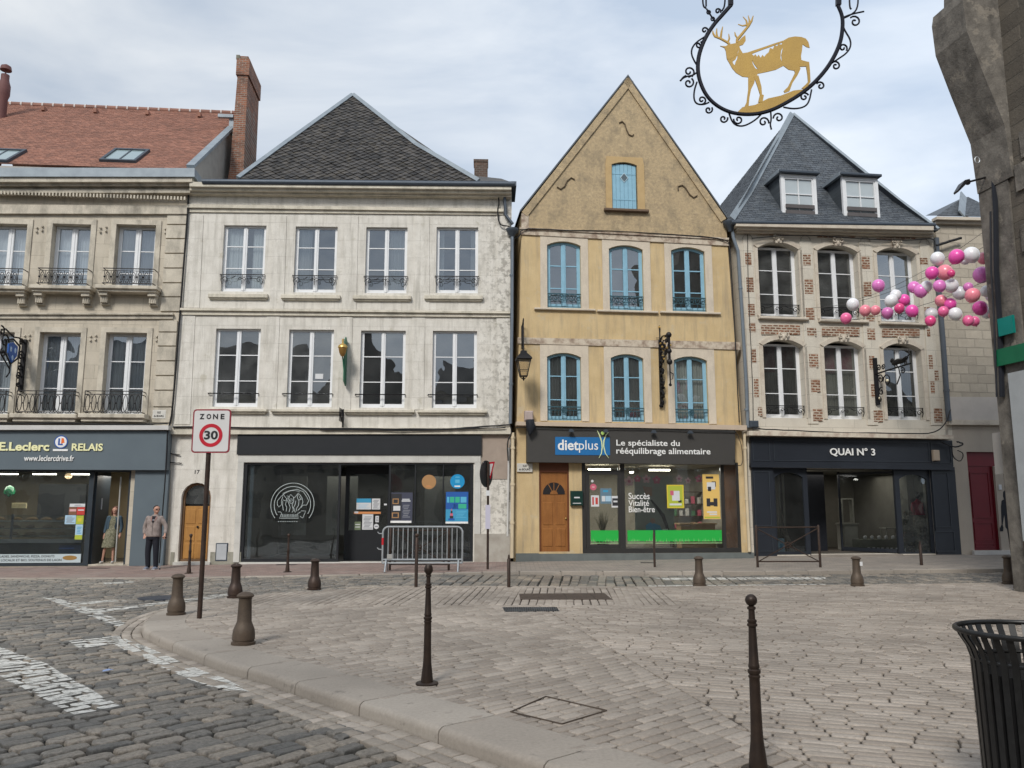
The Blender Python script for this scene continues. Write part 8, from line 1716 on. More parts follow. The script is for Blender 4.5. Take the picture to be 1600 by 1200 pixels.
# ================================================================ balloons on their lines
def bmat(n, c): return mat('balloon_' + n, c, .28, namt=.25, nscale=6, bump=0, spec=.6, trans=.25)
BC = {'white': bmat('white', (.80, .80, .82)), 'magenta': bmat('magenta', (.84, .10, .44)), 'salmon': bmat('salmon', (.85, .27, .34)), 'orchid': bmat('orchid', (.76, .22, .58)), 'crimson': bmat('crimson', (.76, .08, .26)), 'pink': bmat('pink', (.84, .16, .36)), 'purple': bmat('purple', (.66, .20, .50))}
def b8(x, y): return (1280 + x / 8, 370 + y / 8)
def b4(x, y): return (1400 + x / 4, 360 + y / 4)
BAL = [(b8(740, 608), 9.7, 'orchid', 'orchid balloon alone, highest left of the pink and white cluster'), (b8(420, 843), 9.5, 'white', 'white balloon farthest left in the string, over the second window'), (b8(335, 1018), 8.6, 'pink', 'pink balloon lowest and farthest left of all'),
       (b8(575, 920), 8.8, 'salmon', 'salmon balloon of the touching pair on the brick pier, left one'), (b8(703, 917), 7.6, 'salmon', 'smaller salmon balloon of the touching pair on the brick pier'), (b8(852, 952), 9, 'purple', 'purple balloon low before the third upper window'),
       (b8(955, 730), 8.8, 'white', 'white balloon half hidden behind another white one'), (b8(900, 800), 9.7, 'white', 'white balloon in front of the half hidden white one'), (b8(1062, 790), 9, 'magenta', 'magenta balloon touching two white balloons before the window'), (b8(1003, 893), 7.8, 'crimson', 'crimson balloon just below the magenta and white ones'),
       (b8(1160, 925), 9.6, 'magenta', 'magenta balloon right of the crimson one, at the window foot'), (b8(1340, 620), 8.8, 'white', 'white balloon behind two orchid balloons'), (b8(1183, 630), 9.3, 'orchid', 'left orchid balloon of the overlapping trio with a white one'), (b8(1270, 675), 10.3, 'orchid', 'large orchid balloon in front of the overlapping trio'),
       (b8(1390, 1050), 8.4, 'crimson', 'crimson balloon hanging under a white one by the downpipe'), (b8(1400, 965), 9.8, 'white', 'white balloon over the crimson one by the downpipe'), (b8(1478, 272), 10.5, 'white', 'white balloon highest against the grey downpipe'), (b8(1410, 450), 10, 'magenta', 'magenta balloon below the highest white one on the downpipe'),
       (b4(345, 268), 6, 'crimson', 'crimson balloon mostly hidden behind a salmon one'), (b4(305, 262), 12, 'salmon', 'large salmon balloon right of the magenta one by the downpipe'), (b4(430, 186), 7, 'white', 'small white balloon peeping out below the top white one'), (b4(378, 164), 11.6, 'magenta', 'magenta balloon topmost beside the top white one'),
       (b4(470, 153), 12.3, 'white', 'large white balloon highest of all against the stone wall'), (b4(548, 174), 9.5, 'salmon', 'salmon balloon at the top beside the corner building'), (b4(536, 278), 13, 'orchid', 'big orchid balloon against the corner building edge'), (b4(272, 347), 9.5, 'orchid', 'orchid balloon left of two whites on the downpipe'),
       (b4(345, 345), 10.6, 'white', 'white balloon between an orchid and another white one'), (b4(398, 392), 10.3, 'white', 'white balloon lower right of its white neighbour'), (b4(452, 355), 7.4, 'purple', 'purple balloon half hidden behind a salmon one on the wall'), (b4(478, 405), 11.2, 'salmon', 'salmon balloon in front of the half hidden purple one'),
       (b4(283, 440), 9.4, 'salmon', 'salmon balloon above a small red one near the downpipe'), (b4(338, 460), 9.4, 'magenta', 'magenta balloon between two salmon ones near the downpipe'), (b4(296, 506), 8, 'pink', 'small pink red balloon on the downpipe below a salmon one'), (b4(370, 522), 10, 'white', 'white balloon right of the small pink red one'),
       (b4(566, 515), 9, 'white', 'white balloon behind the bright magenta one on the right'), (b4(526, 485), 11.2, 'magenta', 'bright magenta balloon before a white one on the right'), (b4(565, 380), 9, 'white', 'white balloon at the corner edge, upper of two'), (b4(590, 412), 7.5, 'white', 'white balloon cut by the corner edge, lower of two'),
       (b4(490, 567), 7.8, 'pink', 'pink balloon at the bottom, right of its twin'), (b4(452, 563), 8.6, 'pink', 'pink balloon at the bottom, left of its twin'), (b4(604, 530), 6, 'salmon', 'salmon balloon barely showing at the corner edge')]
BP = []
for i, ((px, py), r, c, lb) in enumerate(BAL):
    Y = 17.2 + .5 * math.sin(i * 1.7) - (i % 3) * .08 - .012 * i
    if px > 1528: Y = min(Y + 1.2, 18.6)
    p = PY(px, py, Y); rw = r / FPX * (Y / ray(px, py).y) * 1.02
    k = MB(); pr = []
    for j in range(13):
        a = math.pi * j / 12; s_ = math.sin(a); z = -math.cos(a); pr.append((max(.0005, rw * s_ * (1 - .06 * (1 - z) * .5)), rw * z * (1.06 if z < 0 else 1.0)))
    k.lathe(pr, 0, 0, 0, 20); o = k.build('balloon', BC[c], smooth=True); tag(o, lb, 'balloon', 'pink and white balloons over the street'); o.location = p; o.rotation_euler = (rng.uniform(-.5, .5), rng.uniform(-.5, .5), 0)
    k = MB(); k.lathe([(.003, 0), (.014, -.005), (.008, -.016)][::-1], 0, 0, -rw * 1.06, 8); k.build('knot', BC[c], o); BP.append(p)
WIRE = mat('nylon_line', (.10, .10, .10), .5, bump=0)
for lb, A_, Z_, sag in (('thin line sagging from the boutique front to the right corner', PY(1268, 481, 25.4), PY(1560, 372, 16.8), .35), ('thin balloon line crossing lower before the second window', PY(1283, 500, 25.4), PY(1560, 430, 16.8), .3), ('thin line running to the third upper window', PY(1330, 470, 25.6), PY(1560, 345, 16.8), .25)):
    k = MB(); k.tube([A_.lerp(Z_, t) - Vector((0, 0, sag * 4 * t * (1 - t))) for t in np.linspace(0, 1, 14)], .006, 4); tag(k.build('balloon_line', WIRE), lb, 'line')
# ================================================================ gilded stag sign hanging near the viewer
YS = 5.2; sg = PY(1230, 100, YS); stag = thing('stag_sign', 'hanging sign with a golden stag inside a black scrolled iron ring', 'shop sign', sg, 0)
def D(x, y, dy=0): p = PY(1040 + x / 5, y / 5, YS); return (p.x - sg.x, dy, p.z - sg.z)
def D2(x, y): p = D(x, y); return (p[0], p[2])
GLD = mat('gold_leaf_plate', (.52, .34, .10), .5, .35, col2=(.40, .26, .09), nscale=6, namt=.5, bump=.05); INKB = mat('ink_blue_iron', (.012, .013, .022), .45, .3, bump=0)
def plate(pts, th, holes=(), k=None):
    L = [[D2(*p) for p in pts]] + [[D2(*p) for p in h] for h in holes]; flat = [p for l in L for p in l]; n = len(flat)
    tr = tess(L); k.add([(a, -th, b) for a, b in flat] + [(a, th, b) for a, b in flat], [tuple(t) for t in tr] + [tuple(i + n for i in reversed(t)) for t in tr]); b0 = 0
    for l in L:
        m = len(l); k.add([(a, -th, b) for a, b in l] + [(a, th, b) for a, b in l], [(i, (i + 1) % m, m + (i + 1) % m, m + i) for i in range(m)])
k = MB()
plate([(480, 465), (510, 458), (540, 440), (565, 410), (580, 380), (602, 417), (640, 411), (680, 397), (760, 371), (850, 340), (920, 318), (960, 295), (1010, 286), (1060, 290), (1095, 303), (1115, 330), (1125, 375), (1100, 368), (1070, 347), (1064, 400), (1057, 440), (1060, 470), (1045, 500), (1052, 540), (1020, 556), (960, 545), (920, 515), (860, 546), (790, 563), (720, 577), (700, 620), (690, 640), (655, 640), (650, 605), (600, 600), (550, 570), (520, 535), (498, 495)], .003,
      [[(672, 422), (760, 388), (912, 333), (905, 350), (880, 345), (870, 362), (850, 355), (838, 385), (815, 375), (805, 408), (785, 425), (770, 445), (755, 430), (742, 452), (725, 428), (715, 445), (700, 425), (688, 438)], [(522, 482), (546, 464), (562, 432), (560, 458), (546, 484), (540, 512), (528, 500)], [(676, 468), (690, 500), (724, 545), (700, 535), (680, 500)], [(917, 370), (903, 430), (910, 490), (897, 455), (901, 400)]], k)
plate([(425, 360), (460, 375), (470, 400), (478, 462), (510, 463), (545, 440), (580, 380), (575, 360), (605, 350), (625, 320), (622, 275), (590, 300), (560, 335), (530, 342), (490, 348), (470, 362), (450, 362)], .0037, [], k)
plate([(645, 598), (702, 598), (692, 650), (667, 700), (655, 760), (648, 835), (612, 842), (632, 800), (637, 760), (645, 700)], .0025, [], k)
plate([(690, 600), (724, 590), (748, 680), (752, 740), (767, 745), (757, 798), (722, 802), (737, 740), (716, 672)], .0044, [], k)
plate([(1000, 535), (1055, 535), (1030, 590), (990, 650), (968, 712), (930, 727), (922, 712), (955, 680), (985, 620), (1010, 570)], .0036, [], k)
plate([(1042, 492), (1058, 470), (1090, 480), (1120, 486), (1127, 560), (1131, 642), (1112, 672), (1080, 697), (1062, 690), (1090, 665), (1112, 640), (1107, 580), (1097, 520), (1045, 522)], .0043, [], k)
plate([(555, 882), (600, 838), (700, 820), (765, 788), (800, 770), (900, 748), (1000, 708), (1095, 697), (1145, 655), (1040, 738), (960, 788), (860, 842), (760, 872), (640, 888)], .0030, [], k)
k.build('stag', GLD, stag); k = MB()
for pl, r in (([(500, 345), (480, 330), (430, 302), (385, 285), (372, 262), (368, 240)], [.011, .010, .010, .009, .007, .003]), ([(402, 292), (398, 255), (400, 222)], [.008, .006, .003]), ([(430, 302), (436, 255), (446, 208)], [.008, .007, .003]), ([(485, 335), (498, 300), (493, 265)], [.007, .006, .003]),
              ([(560, 335), (560, 310), (600, 262), (650, 200), (672, 165), (685, 123)], [.011, .011, .010, .009, .007, .003]), ([(652, 198), (655, 160), (645, 122)], [.008, .006, .003]), ([(640, 205), (630, 160), (604, 130)], [.008, .006, .003]), ([(640, 195), (600, 202), (566, 190)], [.008, .006, .004]), ([(562, 300), (545, 275), (540, 250)], [.007, .006, .003])):
    k.tube([D(*p) for p in pl], [x * 1.0 for x in r], 6, flat=.5)
k.build('antlers', GLD, stag)
RING = chaikin([Vector(D(*p)) for p in ((512, 38), (440, 120), (385, 180), (330, 260), (285, 350), (255, 450), (250, 560), (275, 660), (320, 750), (390, 820), (480, 870), (580, 893), (700, 893), (820, 865), (930, 810), (1040, 745), (1150, 660), (1250, 550), (1320, 440), (1370, 320), (1385, 200), (1380, 120), (1345, 40))], 2)
k = MB(); k.tube(RING, .014, 6); k.tube([D(508, 42), D(508, -330)], .022, 4); k.tube([D(1350, 42), D(1350, -330)], .022, 4); k.tube([D(380, -330), D(1500, -330)], .025, 4); k.build('ring', INKB, stag, smooth=True)
def SPI(x, y, r, a0, t, n=16): return [D(x + r * (1 - .82 * i / n) * math.cos(a0 + t * 2 * math.pi * i / n), y - r * (1 - .82 * i / n) * math.sin(a0 + t * 2 * math.pi * i / n)) for i in range(n + 1)]
for x, y, r, a, t in ((305, 238, 30, -1.2, 1.2), (258, 350, 30, 1.0, -1.2), (182, 562, 44, -1.0, 1.2), (180, 648, 42, 1.0, -1.2), (283, 782, 34, -1.5, 1.2), (335, 858, 32, .6, -1.2), (452, 928, 34, .3, -1.2), (568, 935, 38, 3.0, 1.2), (765, 955, 42, -.2, 1.2), (882, 922, 42, 3.2, -1.2), (1083, 758, 36, .4, 1.2), (1210, 672, 34, 2.6, -1.2), (1328, 515, 36, 2.0, -1.2), (1385, 375, 34, -.6, 1.2), (1478, 170, 46, 2.4, -1.25), (408, 88, 24, -.4, 1.2)):
    k = MB(); k.tube(SPI(x, y, r, a, t), .0065, 5); k.build('scroll', INKB, stag, smooth=True)
k = MB()
for pl in ([(310, 285), (240, 330), (205, 375), (200, 425), (225, 480), (245, 510)], [(245, 565), (215, 590), (150, 600), (113, 632)], [(160, 590), (135, 605), (118, 632)], [(245, 640), (222, 710), (220, 780), (245, 815), (300, 818), (340, 800)], [(495, 885), (520, 955), (560, 985), (620, 985), (700, 940), (745, 895)], [(820, 868), (825, 940), (815, 970), (826, 1012)], [(920, 838), (1000, 852), (1080, 840), (1120, 800), (1140, 700)],
           [(1290, 500), (1350, 460), (1410, 420), (1445, 370), (1445, 310), (1400, 240), (1385, 200)], [(1380, 140), (1440, 115), (1500, 100), (1550, 90)], [(290, -60), (290, 48), (318, 66)], [(315, -60), (316, 50)], [(465, -60), (462, 50), (440, 85)], [(320, 70), (352, 120), (372, 150), (398, 182)], [(1435, -60), (1437, 60), (1452, 72)], [(1505, -60), (1500, 75), (1440, 122), (1385, 145)], [(240, 570), (180, 605)]):
    k.tube(chaikin([Vector(D(*p)) for p in pl], 2), .0062, 5)
for x, y in ((336, 96), (368, 148)): k.tube([D(x + 14 * math.cos(t), y + 14 * math.sin(t)) for t in np.arange(0, 6.2, .6)], .005, 5, closed=True)
k.build('curved_stems', INKB, stag, smooth=True)
# ================================================================ people
def loft(k, secs, n=22, pw=2.3):
    vs = []
    for cx, cy, cz, rx, ry in secs:
        for i in range(n):
            t = 2 * math.pi * i / n; c, s_ = math.cos(t), math.sin(t); f = (abs(c) ** pw + abs(s_) ** pw) ** (-1 / pw); vs.append((cx + rx * c * f, cy + ry * s_ * f, cz))
    m = len(secs); k.add(vs, [(i * n + j, i * n + (j + 1) % n, (i + 1) * n + (j + 1) % n, (i + 1) * n + j) for i in range(m - 1) for j in range(n)] + [tuple(range(n))[::-1], tuple(range((m - 1) * n, m * n))]); return k
def limb(k, pts, rad):
    P = [Vector(p) for p in pts]; Q, r_ = [], []
    for i in range(len(P) - 1):
        for t in (0, .25, .5, .75): Q.append(P[i].lerp(P[i + 1], t)); r_.append(rad[i] + (rad[i + 1] - rad[i]) * t)
    Q.append(P[-1]); r_.append(rad[-1]); Q2 = [Q[0]] + [(Q[i - 1] + Q[i] * 2 + Q[i + 1]) / 4 for i in range(1, len(Q) - 1)] + [Q[-1]]
    k.tube(Q2, r_, 12); k.ball(Q2[0], rad[0], 12, 8); k.ball(Q2[-1], rad[-1], 12, 8); return k
def patch_on(secs, rows, off, front=-1, nx=8, pw=2.3):
    """a cloth panel lying on the lofted trunk; rows = (z, x0, x1)"""
    S_ = sorted(secs, key=lambda q: q[2]); vs = []
    for z, x0, x1 in rows:
        for a_, b_ in zip(S_, S_[1:]):
            if z <= b_[2] or b_ is S_[-1]: t = (z - a_[2]) / (b_[2] - a_[2]); c = [a_[j] + (b_[j] - a_[j]) * t for j in range(5)]; break
        for i in range(nx + 1):
            x = x0 + (x1 - x0) * i / nx; q_ = min(.97, abs((x - c[0]) / c[3])); vs.append((x, c[1] + front * (c[4] * (1 - q_ ** pw) ** (1 / pw) + off), z))
    m = len(rows); k = MB(); n = len(vs); w_ = nx + 1; back = [(v[0], v[1] - front * .012, v[2]) for v in vs]
    fs = [(r * w_ + i, r * w_ + i + 1, (r + 1) * w_ + i + 1, (r + 1) * w_ + i) for r in range(m - 1) for i in range(nx)]; k.add(vs + back, fs + [tuple(n + j for j in reversed(f)) for f in fs])
    ed_ = [r * w_ for r in range(m)] + [(m - 1) * w_ + i for i in range(1, w_)] + [r * w_ + nx for r in range(m - 2, -1, -1)] + [i for i in range(nx - 1, 0, -1)]
    k.add([vs[i] for i in ed_] + [back[i] for i in ed_], [(i, (i + 1) % len(ed_), len(ed_) + (i + 1) % len(ed_), len(ed_) + i) for i in range(len(ed_))]); return k
def chain(pts, radii, levels=1): k = MB(); limb(k, pts, radii); return k
def join(meshes, extra=None):
    V, Fc = [], []
    for me in meshes:
        b = len(V); V += me.v; Fc += [tuple(i + b for i in p) for p in me.f]
    if extra: b = len(V); V += extra.v; Fc += [tuple(i + b for i in f) for f in extra.f]
    return V, Fc
def body(name, meshes, extra, voxel, m, parent):
    V, Fc = join(meshes, extra); me = bpy.data.meshes.new(name); me.from_pydata(V, [], Fc); o = bpy.data.objects.new(name, me); scene.collection.objects.link(o)
    md = o.modifiers.new('R', 'REMESH'); md.mode = 'VOXEL'; md.voxel_size = voxel; md.use_smooth_shade = True; sm = o.modifiers.new('S', 'SMOOTH'); sm.iterations = 3
    bpy.context.view_layer.update(); dg = bpy.context.evaluated_depsgraph_get(); r = bpy.data.meshes.new_from_object(o.evaluated_get(dg)); bpy.data.objects.remove(o)
    r.name = name; r.materials.clear(); r.materials.append(m); r.polygons.foreach_set('use_smooth', [True] * len(r.polygons)); o = bpy.data.objects.new(name, r); scene.collection.objects.link(o); o.parent = parent; return o
def hand(w, d, side, curl=.4, s=1.0):
    """five fingers from the wrist w, pointing along d; side = direction of the thumb"""
    w, d, side = Vector(w), Vector(d).normalized(), Vector(side).normalized(); n = d.cross(side).normalized(); out = []
    out.append(chain([tuple(w), tuple(w + d * .045 * s), tuple(w + d * .085 * s)], [.024 * s, .034 * s, .034 * s], 1))
    for i, (o_, L) in enumerate(((.030, .070), (.010, .080), (-.010, .075), (-.030, .058))):
        b = w + d * .08 * s + side * o_ * s; p1 = b + (d * math.cos(curl) + n * math.sin(curl)) * L * .45 * s; p2 = p1 + (d * math.cos(curl * 2.2) + n * math.sin(curl * 2.2)) * L * .30 * s; p3 = p2 + (d * math.cos(curl * 3) + n * math.sin(curl * 3)) * L * .25 * s
        out.append(chain([tuple(b - d * .02), tuple(b), tuple(p1), tuple(p2), tuple(p3)], [.009 * s] * 4 + [.007 * s], 1))
    b = w + d * .03 * s + side * .025 * s; p1 = b + (d * .6 + side * .8).normalized() * .035 * s; p2 = p1 + (d * .9 + side * .3 + n * .3).normalized() * .03 * s; out.append(chain([tuple(b), tuple(p1), tuple(p2)], [.012 * s, .010 * s, .008 * s], 1)); return out
SKN = mat('skin', (.46, .26, .19), .55, col2=(.40, .20, .15), nscale=20, namt=.4, bump=0, trans=.1)
# --- man standing against the grey pillar, one hand in his pocket, the other on a stick
mp = on_pave(236, 889.5); man = thing('person', 'man in a light grey jacket and dark trousers standing with a walking stick', 'person', mp, R(-3))
A = {'hip': (0, 0, .92), 'spine': (.01, 0, 1.12), 'chest': (.02, .0, 1.32), 'neck': (.04, 0, 1.46), 'head0': (.05, -.01, 1.53), 'ls': (-.17, .0, 1.385), 'le': (-.27, .03, 1.14), 'lw': (-.215, -.05, .93), 'rs': (.20, .0, 1.385), 're': (.345, .02, 1.15), 'rw': (.375, -.10, .93), 'lh': (-.095, 0, .88), 'lk': (-.115, -.02, .49), 'la': (-.10, .02, .09), 'rh': (.095, 0, .88), 'rk': (.115, -.02, .49), 'ra': (.12, .02, .09)}
def trunk(A, secs, ra, rl, extra=()):
    k = MB(); loft(k, secs)
    for p in 'lr': limb(k, [A[p + 's'], A[p + 'e'], A[p + 'w']], ra); limb(k, [A[p + 'h'], A[p + 'k'], A[p + 'a']], rl)
    limb(k, [A['chest'], A['neck'], A['head0']], [.06, .052, .05]); return k
MS = [(.0, 0, .80, .14, .10), (.0, 0, .92, .16, .11), (.0, 0, 1.1, .15, .10), (.015, 0, 1.3, .175, .11), (.02, 0, 1.40, .16, .09), (.03, 0, 1.45, .07, .06)]
HD = Vector((.06, -.02, 1.615)); look = Vector((.75, -.66, -.05)).normalized()       # head turned to his left
def head(HD, look, s=1.0):
    side = look.cross(Vector((0, 0, 1))).normalized(); k = MB(); k.ball(HD, (.078 * s, .078 * s, .105 * s), 18, 14); k.ball(HD + look * .012 * s + Vector((0, 0, .02 * s)), .084 * s, 18, 12); k.ball(HD + look * .045 * s - Vector((0, 0, .055 * s)), (.045 * s, .045 * s, .04 * s), 12, 8)
    k.tube([HD + look * .075 * s + Vector((0, 0, .022 * s)), HD + look * .098 * s - Vector((0, 0, .012 * s)), HD + look * .085 * s - Vector((0, 0, .022 * s))], [.010 * s, .015 * s, .012 * s], 8)
    for sg_ in (-1, 1): k.ball(HD + side * sg_ * .078 * s - look * .005 * s, (.012 * s, .02 * s, .03 * s), 8, 6)
    k.tube([HD + look * .078 * s + side * .022 * s - Vector((0, 0, .048 * s)), HD + look * .088 * s - Vector((0, 0, .047 * s)), HD + look * .078 * s - side * .022 * s - Vector((0, 0, .048 * s))], .007 * s, 6); return k, side
hk, side_ = head(HD, look)
body('body', [trunk(A, MS, [.048, .038, .026], [.075, .05, .036])] + hand(A['lw'], (.25, -.5, -.8), (1, -.3, 0), .3) + hand(A['rw'], (.1, -.35, -.93), (-.8, -.5, 0), .75), hk, .0095, SKN, man)
JK = mat('light_grey_jacket', (.30, .25, .23), .9, col2=(.19, .155, .14), nscale=11, namt=.9, bump=.9, bscale=14); TR = mat('black_trousers', (.012, .013, .02), .85, bump=.1)
JS = [(.0, 0, .875, .195, .135), (.0, 0, .90, .205, .145), (.005, 0, 1.02, .195, .145), (.01, 0, 1.18, .19, .14), (.015, 0, 1.32, .20, .14), (.02, 0, 1.405, .175, .115), (.03, 0, 1.45, .105, .09), (.035, .01, 1.485, .075, .075)]
k = loft(MB(), JS); limb(k, [A['ls'], A['le'], (-.232, -.03, .985)], [.066, .058, .050]); limb(k, [A['rs'], A['re'], (.37, -.06, .99)], [.066, .058, .050]); jk = body('jacket', [k], None, .011, JK, man)
TS = [(.0, 0, .80, .165, .115), (.0, 0, .86, .18, .125), (.0, 0, .93, .175, .12)]
k = loft(MB(), TS); limb(k, [(-.085, 0, .84), A['lk'], (-.10, .01, .10)], [.100, .078, .066]); limb(k, [(.085, 0, .84), A['rk'], (.12, .01, .10)], [.100, .078, .066]); body('trousers', [k], None, .011, TR, man)
ts = patch_on(JS, [(1.24, .03, .045), (1.30, .0, .075), (1.38, -.02, .10), (1.44, -.03, .10)], .004).build('shirt', mat('black_tee', (.015, .015, .02), .9, bump=0), man, smooth=True)
patch_on(JS, [(1.325, .02, .075), (1.345, .02, .075)], .009).build('shirt_print', mat('print_grey', (.35, .35, .37), .8, bump=0), ts)
patch_on(JS, [(.88, .028, .04), (1.0, .028, .04), (1.24, .028, .04)], .004).build('zip', mat('zip_grey', (.10, .09, .085), .6, bump=0), man)
for x0, x1, x2, x3 in ((-.01, -.055, -.045, -.09), (.085, .135, .125, .17)): patch_on(JS, [(1.30, x0, x0 + .02), (1.37, x1, x0 + .01), (1.43, x2, x0 + .0)] if x0 < 0 else [(1.30, x0 - .02, x0), (1.37, x0, x1), (1.43, x0 + .01, x2)], .010).build('collar', mat('jacket_lining', (.26, .16, .14), .9, bump=0), jk)
for sx in (-1, 1):
    ax = A['la' if sx < 0 else 'ra']; k = MB(); k.ball((ax[0] + sx * .01, ax[1] - .06, .035), (.048, .13, .04), 12, 8); k.ball((ax[0], ax[1] + .02, .07), (.045, .05, .05), 10, 6); sh_ = k.build('shoe', mat('grey_sneaker', (.20, .23, .30), .7, bump=0), man, smooth=True); k = MB(); k.box(ax[0] + sx * .01 - .045, ax[0] + sx * .01 + .045, ax[1] - .18, ax[1] + .06, 0, .022, .006); k.build('sole', mat('white_sole', (.5, .5, .52), .6, bump=0), sh_)
HAIRM = mat('short_dark_hair', (.025, .018, .015), .8, bump=.2)
k = MB(); k.ball(HD - look * .014 + Vector((0, 0, .032)), (.086, .086, .088), 16, 12); k.v = [v if (Vector(v) - HD).dot(look) < .052 + .5 * max(0, v[2] - HD.z - .05) and v[2] > HD.z - .01 - .4 * min(0, (Vector(v) - HD).dot(look)) else tuple(HD + (Vector(v) - HD) * .8) for v in k.v]; k.build('hair', HAIRM, man, smooth=True)
k = MB(); e = HD + look * .082 + Vector((0, 0, .018)); u_ = side_
for s_ in (-1, 1): k.ball(e + u_ * s_ * .032, (.024, .024, .017), 8, 6)
k.tube([e + u_ * .055, HD + u_ * .086 + Vector((0, 0, .02))], .005, 4); k.tube([e - u_ * .055, HD - u_ * .086 + Vector((0, 0, .02))], .005, 4); k.build('sunglasses', mat('dark_lens', (.01, .01, .012), .2, bump=0), man)
wk = thing('walking_stick', "thin pale walking stick in the man's hand", 'stick', mp, R(-3)); hx = Vector(A['rw']) + Vector((.015, -.045, -.085))
k = MB(); k.tube([hx + Vector((0, 0, .015)), Vector((.30, -.12, .02))], .010, 8); k.build('shaft', mat('pale_blue_stick', (.25, .32, .38), .4, .3, bump=0), wk, smooth=True); k = MB(); k.tube([hx + Vector((-.05, -.02, .02)), hx + Vector((0, 0, .03)), hx + Vector((.06, .0, .015))], .013, 8); k.build('handle', IRON, wk, smooth=True); k = MB(); k.lathe([(.016, 0), (.014, .04)], .30, -.12, 0, 8); k.build('ferrule', IRON, wk)
# --- woman in the bakery doorway
u, z = B1.F(171, 880.5, .45); wp_ = B1.W(u, .45, shop1[2] + .035); wom = thing('person', 'woman in a patterned dress and denim jacket leaning in the bakery doorway', 'person', wp_, R(10))
A = {'hip': (0, 0, .90), 'spine': (.02, 0, 1.08), 'chest': (.05, .0, 1.27), 'neck': (.06, 0, 1.40), 'head0': (.06, -.01, 1.46), 'ls': (-.105, .0, 1.33), 'le': (-.175, .02, 1.06), 'lw': (-.185, -.04, .84), 'rs': (.21, .0, 1.33), 're': (.265, .03, 1.07), 'rw': (.25, -.03, .85), 'lh': (-.075, 0, .86), 'lk': (-.15, -.02, .47), 'la': (-.205, .0, .08), 'rh': (.085, 0, .86), 'rk': (.085, -.02, .47), 'ra': (.08, .0, .08)}
WS_ = [(.0, 0, .80, .12, .09), (.0, 0, .90, .145, .10), (.02, 0, 1.06, .105, .085), (.045, 0, 1.22, .13, .10), (.05, 0, 1.33, .12, .08), (.06, 0, 1.38, .055, .05)]
HD = Vector((.065, -.02, 1.545)); look = Vector((-.1, -1, -.12)).normalized(); hk, side_ = head(HD, look, .95)
body('body', [trunk(A, WS_, [.042, .034, .023], [.065, .045, .031])] + hand(A['lw'], (.0, -.15, -1), (.9, -.4, 0), .25, .9) + hand(A['rw'], (.0, -.15, -1), (-.9, -.4, 0), .25, .9), hk, .0095, SKN, wom)
DR = mat('mottled_green_dress', (.10, .105, .065), .9, col2=(.30, .28, .20), nscale=26, namt=1.0, bump=.1); DN = mat('denim_blue_cloth', (.055, .09, .12), .85, col2=(.035, .06, .085), nscale=8, bump=.15)
DS = [(-.05, -.01, .455, .20, .15), (-.04, -.01, .55, .20, .15), (-.02, -.01, .72, .185, .14), (.0, -.01, .88, .175, .13), (.015, 0, 1.0, .145, .115), (.02, 0, 1.07, .13, .105), (.045, 0, 1.2, .155, .125), (.05, 0, 1.30, .145, .11), (.055, 0, 1.36, .10, .08), (.06, 0, 1.385, .06, .055)]
body('dress', [loft(MB(), DS)], None, .011, DR, wom)
k = MB()
for p in 'lr': limb(k, [A[p + 's'], A[p + 'e'], (A[p + 'w'][0], A[p + 'w'][1] + .01, A[p + 'w'][2] + .07)], [.062, .05, .041])
for rows, fr in (([(1.0, -.13, -.07), (1.1, -.13, -.06), (1.2, -.12, -.05), (1.3, -.11, -.03), (1.345, -.06, -.0)], -1), ([(1.0, .11, .17), (1.1, .10, .17), (1.2, .13, .20), (1.3, .12, .19), (1.345, .09, .15)], -1), ([(1.0, -.12, .15), (1.2, -.12, .2), (1.34, -.06, .14)], 1)): q_ = patch_on(DS, rows, .016, fr); b_ = len(k.v); k.v += q_.v; k.f += [tuple(i + b_ for i in f) for f in q_.f]; k.mi += q_.mi
k.build('denim_jacket', DN, wom, smooth=True)
for s_, q_ in ((-1, 'la'), (1, 'ra')):
    ax = A[q_]; k = MB(); k.ball((ax[0] + s_ * .015, ax[1] - .05, .03), (.04, .115, .035), 12, 8); k.ball((ax[0], ax[1] + .02, .06), (.038, .045, .045), 10, 6); k.build('shoe', mat('white_shoe', (.6, .58, .57), .6, bump=0), wom, smooth=True)
k = MB(); k.ball(HD - look * .02 + Vector((0, 0, .02)), (.094, .09, .105), 16, 12); k.v = [v if (Vector(v) - HD).dot(look) < .040 + .6 * max(0, v[2] - HD.z - .06) else tuple(HD + (Vector(v) - HD) * .75) for v in k.v]
for s_ in (-1, 1): k.tube([HD + Vector((s_ * .075, .02, .03)), HD + Vector((s_ * .085, .01, -.05)), HD + Vector((s_ * .075, -.005, -.13))], [.03, .032, .015], 8)
k.build('hair', mat('auburn_hair', (.085, .03, .02), .8, bump=.2), wom, smooth=True)
k = MB()
for s_ in (-1, 1): k.ball(HD + look * .08 + side_ * s_ * .028 + Vector((0, 0, .01)), (.010, .006, .006), 8, 5)
k.build('eyes', INK, wom)
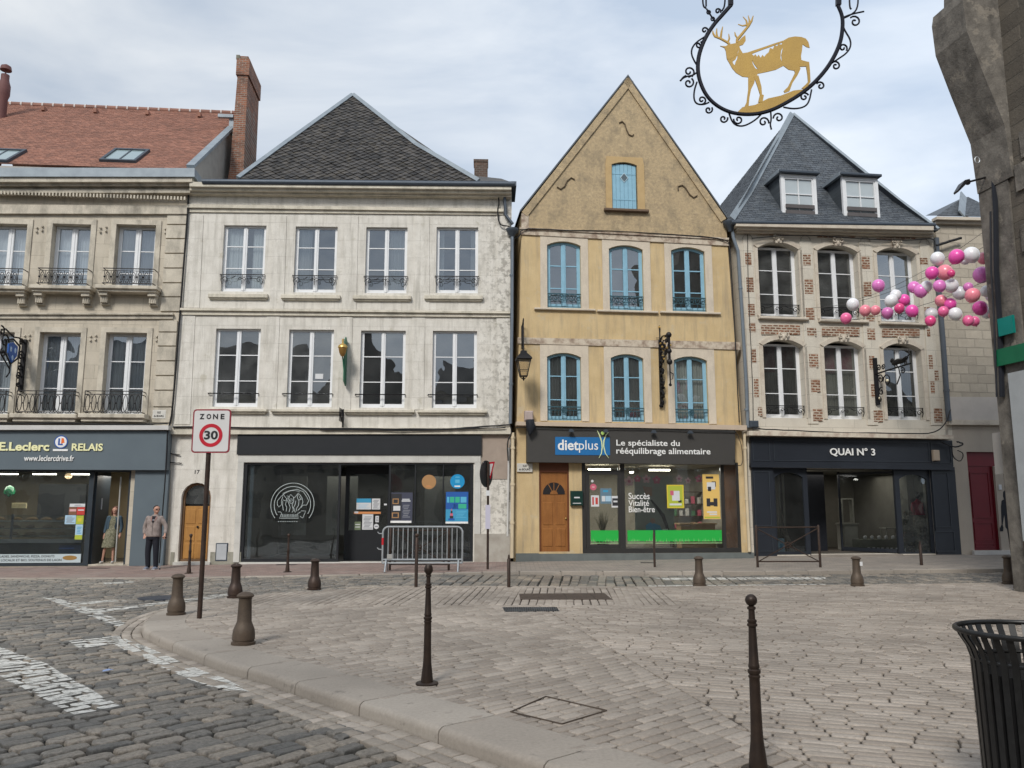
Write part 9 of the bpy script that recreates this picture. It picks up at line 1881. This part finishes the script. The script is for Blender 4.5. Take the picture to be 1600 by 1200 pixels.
# ================================================================ split the repeated trim into one part each
def islands(me):
    par = list(range(len(me.vertices)))
    def f(i):
        while par[i] != i: par[i] = par[par[i]]; i = par[i]
        return i
    for e in me.edges: a, b = f(e.vertices[0]), f(e.vertices[1]); par[a] = b
    d = {}
    for i in range(len(me.vertices)): d.setdefault(f(i), []).append(i)
    return list(d.values())
def split(o, name, grow):
    me = o.data; co = [v.co.copy() for v in me.vertices]; isl = islands(me)
    bb = [[min(co[i][a] for i in g) - grow for a in range(3)] + [max(co[i][a] for i in g) + grow for a in range(3)] for g in isl]; grp = list(range(len(isl)))
    def f(i):
        while grp[i] != i: i = grp[i]
        return i
    if grow > -1:
        for i in range(len(isl)):
            for j in range(i):
                if all(bb[i][a] <= bb[j][a + 3] and bb[j][a] <= bb[i][a + 3] for a in range(3)): grp[f(i)] = f(j)
    sets = {}
    for i, g in enumerate(isl): sets.setdefault(f(i), []).extend(g)
    vg = {}
    for r, vs in sets.items():
        for v in vs: vg[v] = r
    data = {r: ([], [], {}) for r in sets}
    for p in me.polygons:
        r = vg[p.vertices[0]]; V, Fc, mp_ = data[r]; f_ = []
        for v in p.vertices:
            if v not in mp_: mp_[v] = len(V); V.append(tuple(co[v]))
            f_.append(mp_[v])
        Fc.append(f_)
    m = me.materials[0]; par_ = o.parent; sm = me.polygons[0].use_smooth if me.polygons else False; bpy.data.objects.remove(o)
    for r, (V, Fc, _) in data.items():
        if not Fc: continue
        n = bpy.data.meshes.new(name); n.from_pydata(V, [], Fc); n.materials.append(m)
        if sm: n.polygons.foreach_set('use_smooth', [True] * len(n.polygons)); n.set_sharp_from_angle(angle=R(45))
        q_ = bpy.data.objects.new(name, n); scene.collection.objects.link(q_); q_.parent = par_
for base, new, g in (('pilasters', 'pilaster', .0), ('window_surrounds', 'window_surround', .004), ('quoins', 'quoin', -.002), ('sills', 'sill', .004), ('brick_panels', 'brick_panel', .0), ('architraves', 'architrave', .004), ('window_heads', 'window_head', .004), ('keystones', 'keystone', .01), ('pilaster_tops', 'pilaster_top', 0), ('dentils', 'dentil', 0), ('wall_anchors', 'wall_anchor', 0), ('vent_tiles', 'vent_tile', 0), ('wall_panels', 'wall_panel', 0), ('windows', 'window', -.01), ('ridge_mortar', 'ridge_mortar', 0), ('panel_mouldings', 'panel_moulding', 0), ('door_mouldings', 'door_moulding', 0), ('raised_panels', 'raised_panel', 0), ('guard_slats', 'guard_slat', 0), ('curved_stems', 'curved_stem', 0), ('wall_foot', 'wall_foot', 0), ('frame_posts', 'frame_post', 0), ('emblem_strokes', 'emblem_stroke', .0)):
    for o in [o for o in scene.objects if o.name.split('.')[0] == base]:
        if base == 'dentils' or base == 'ridge_mortar': o.name = base; continue
        split(o, new, g)
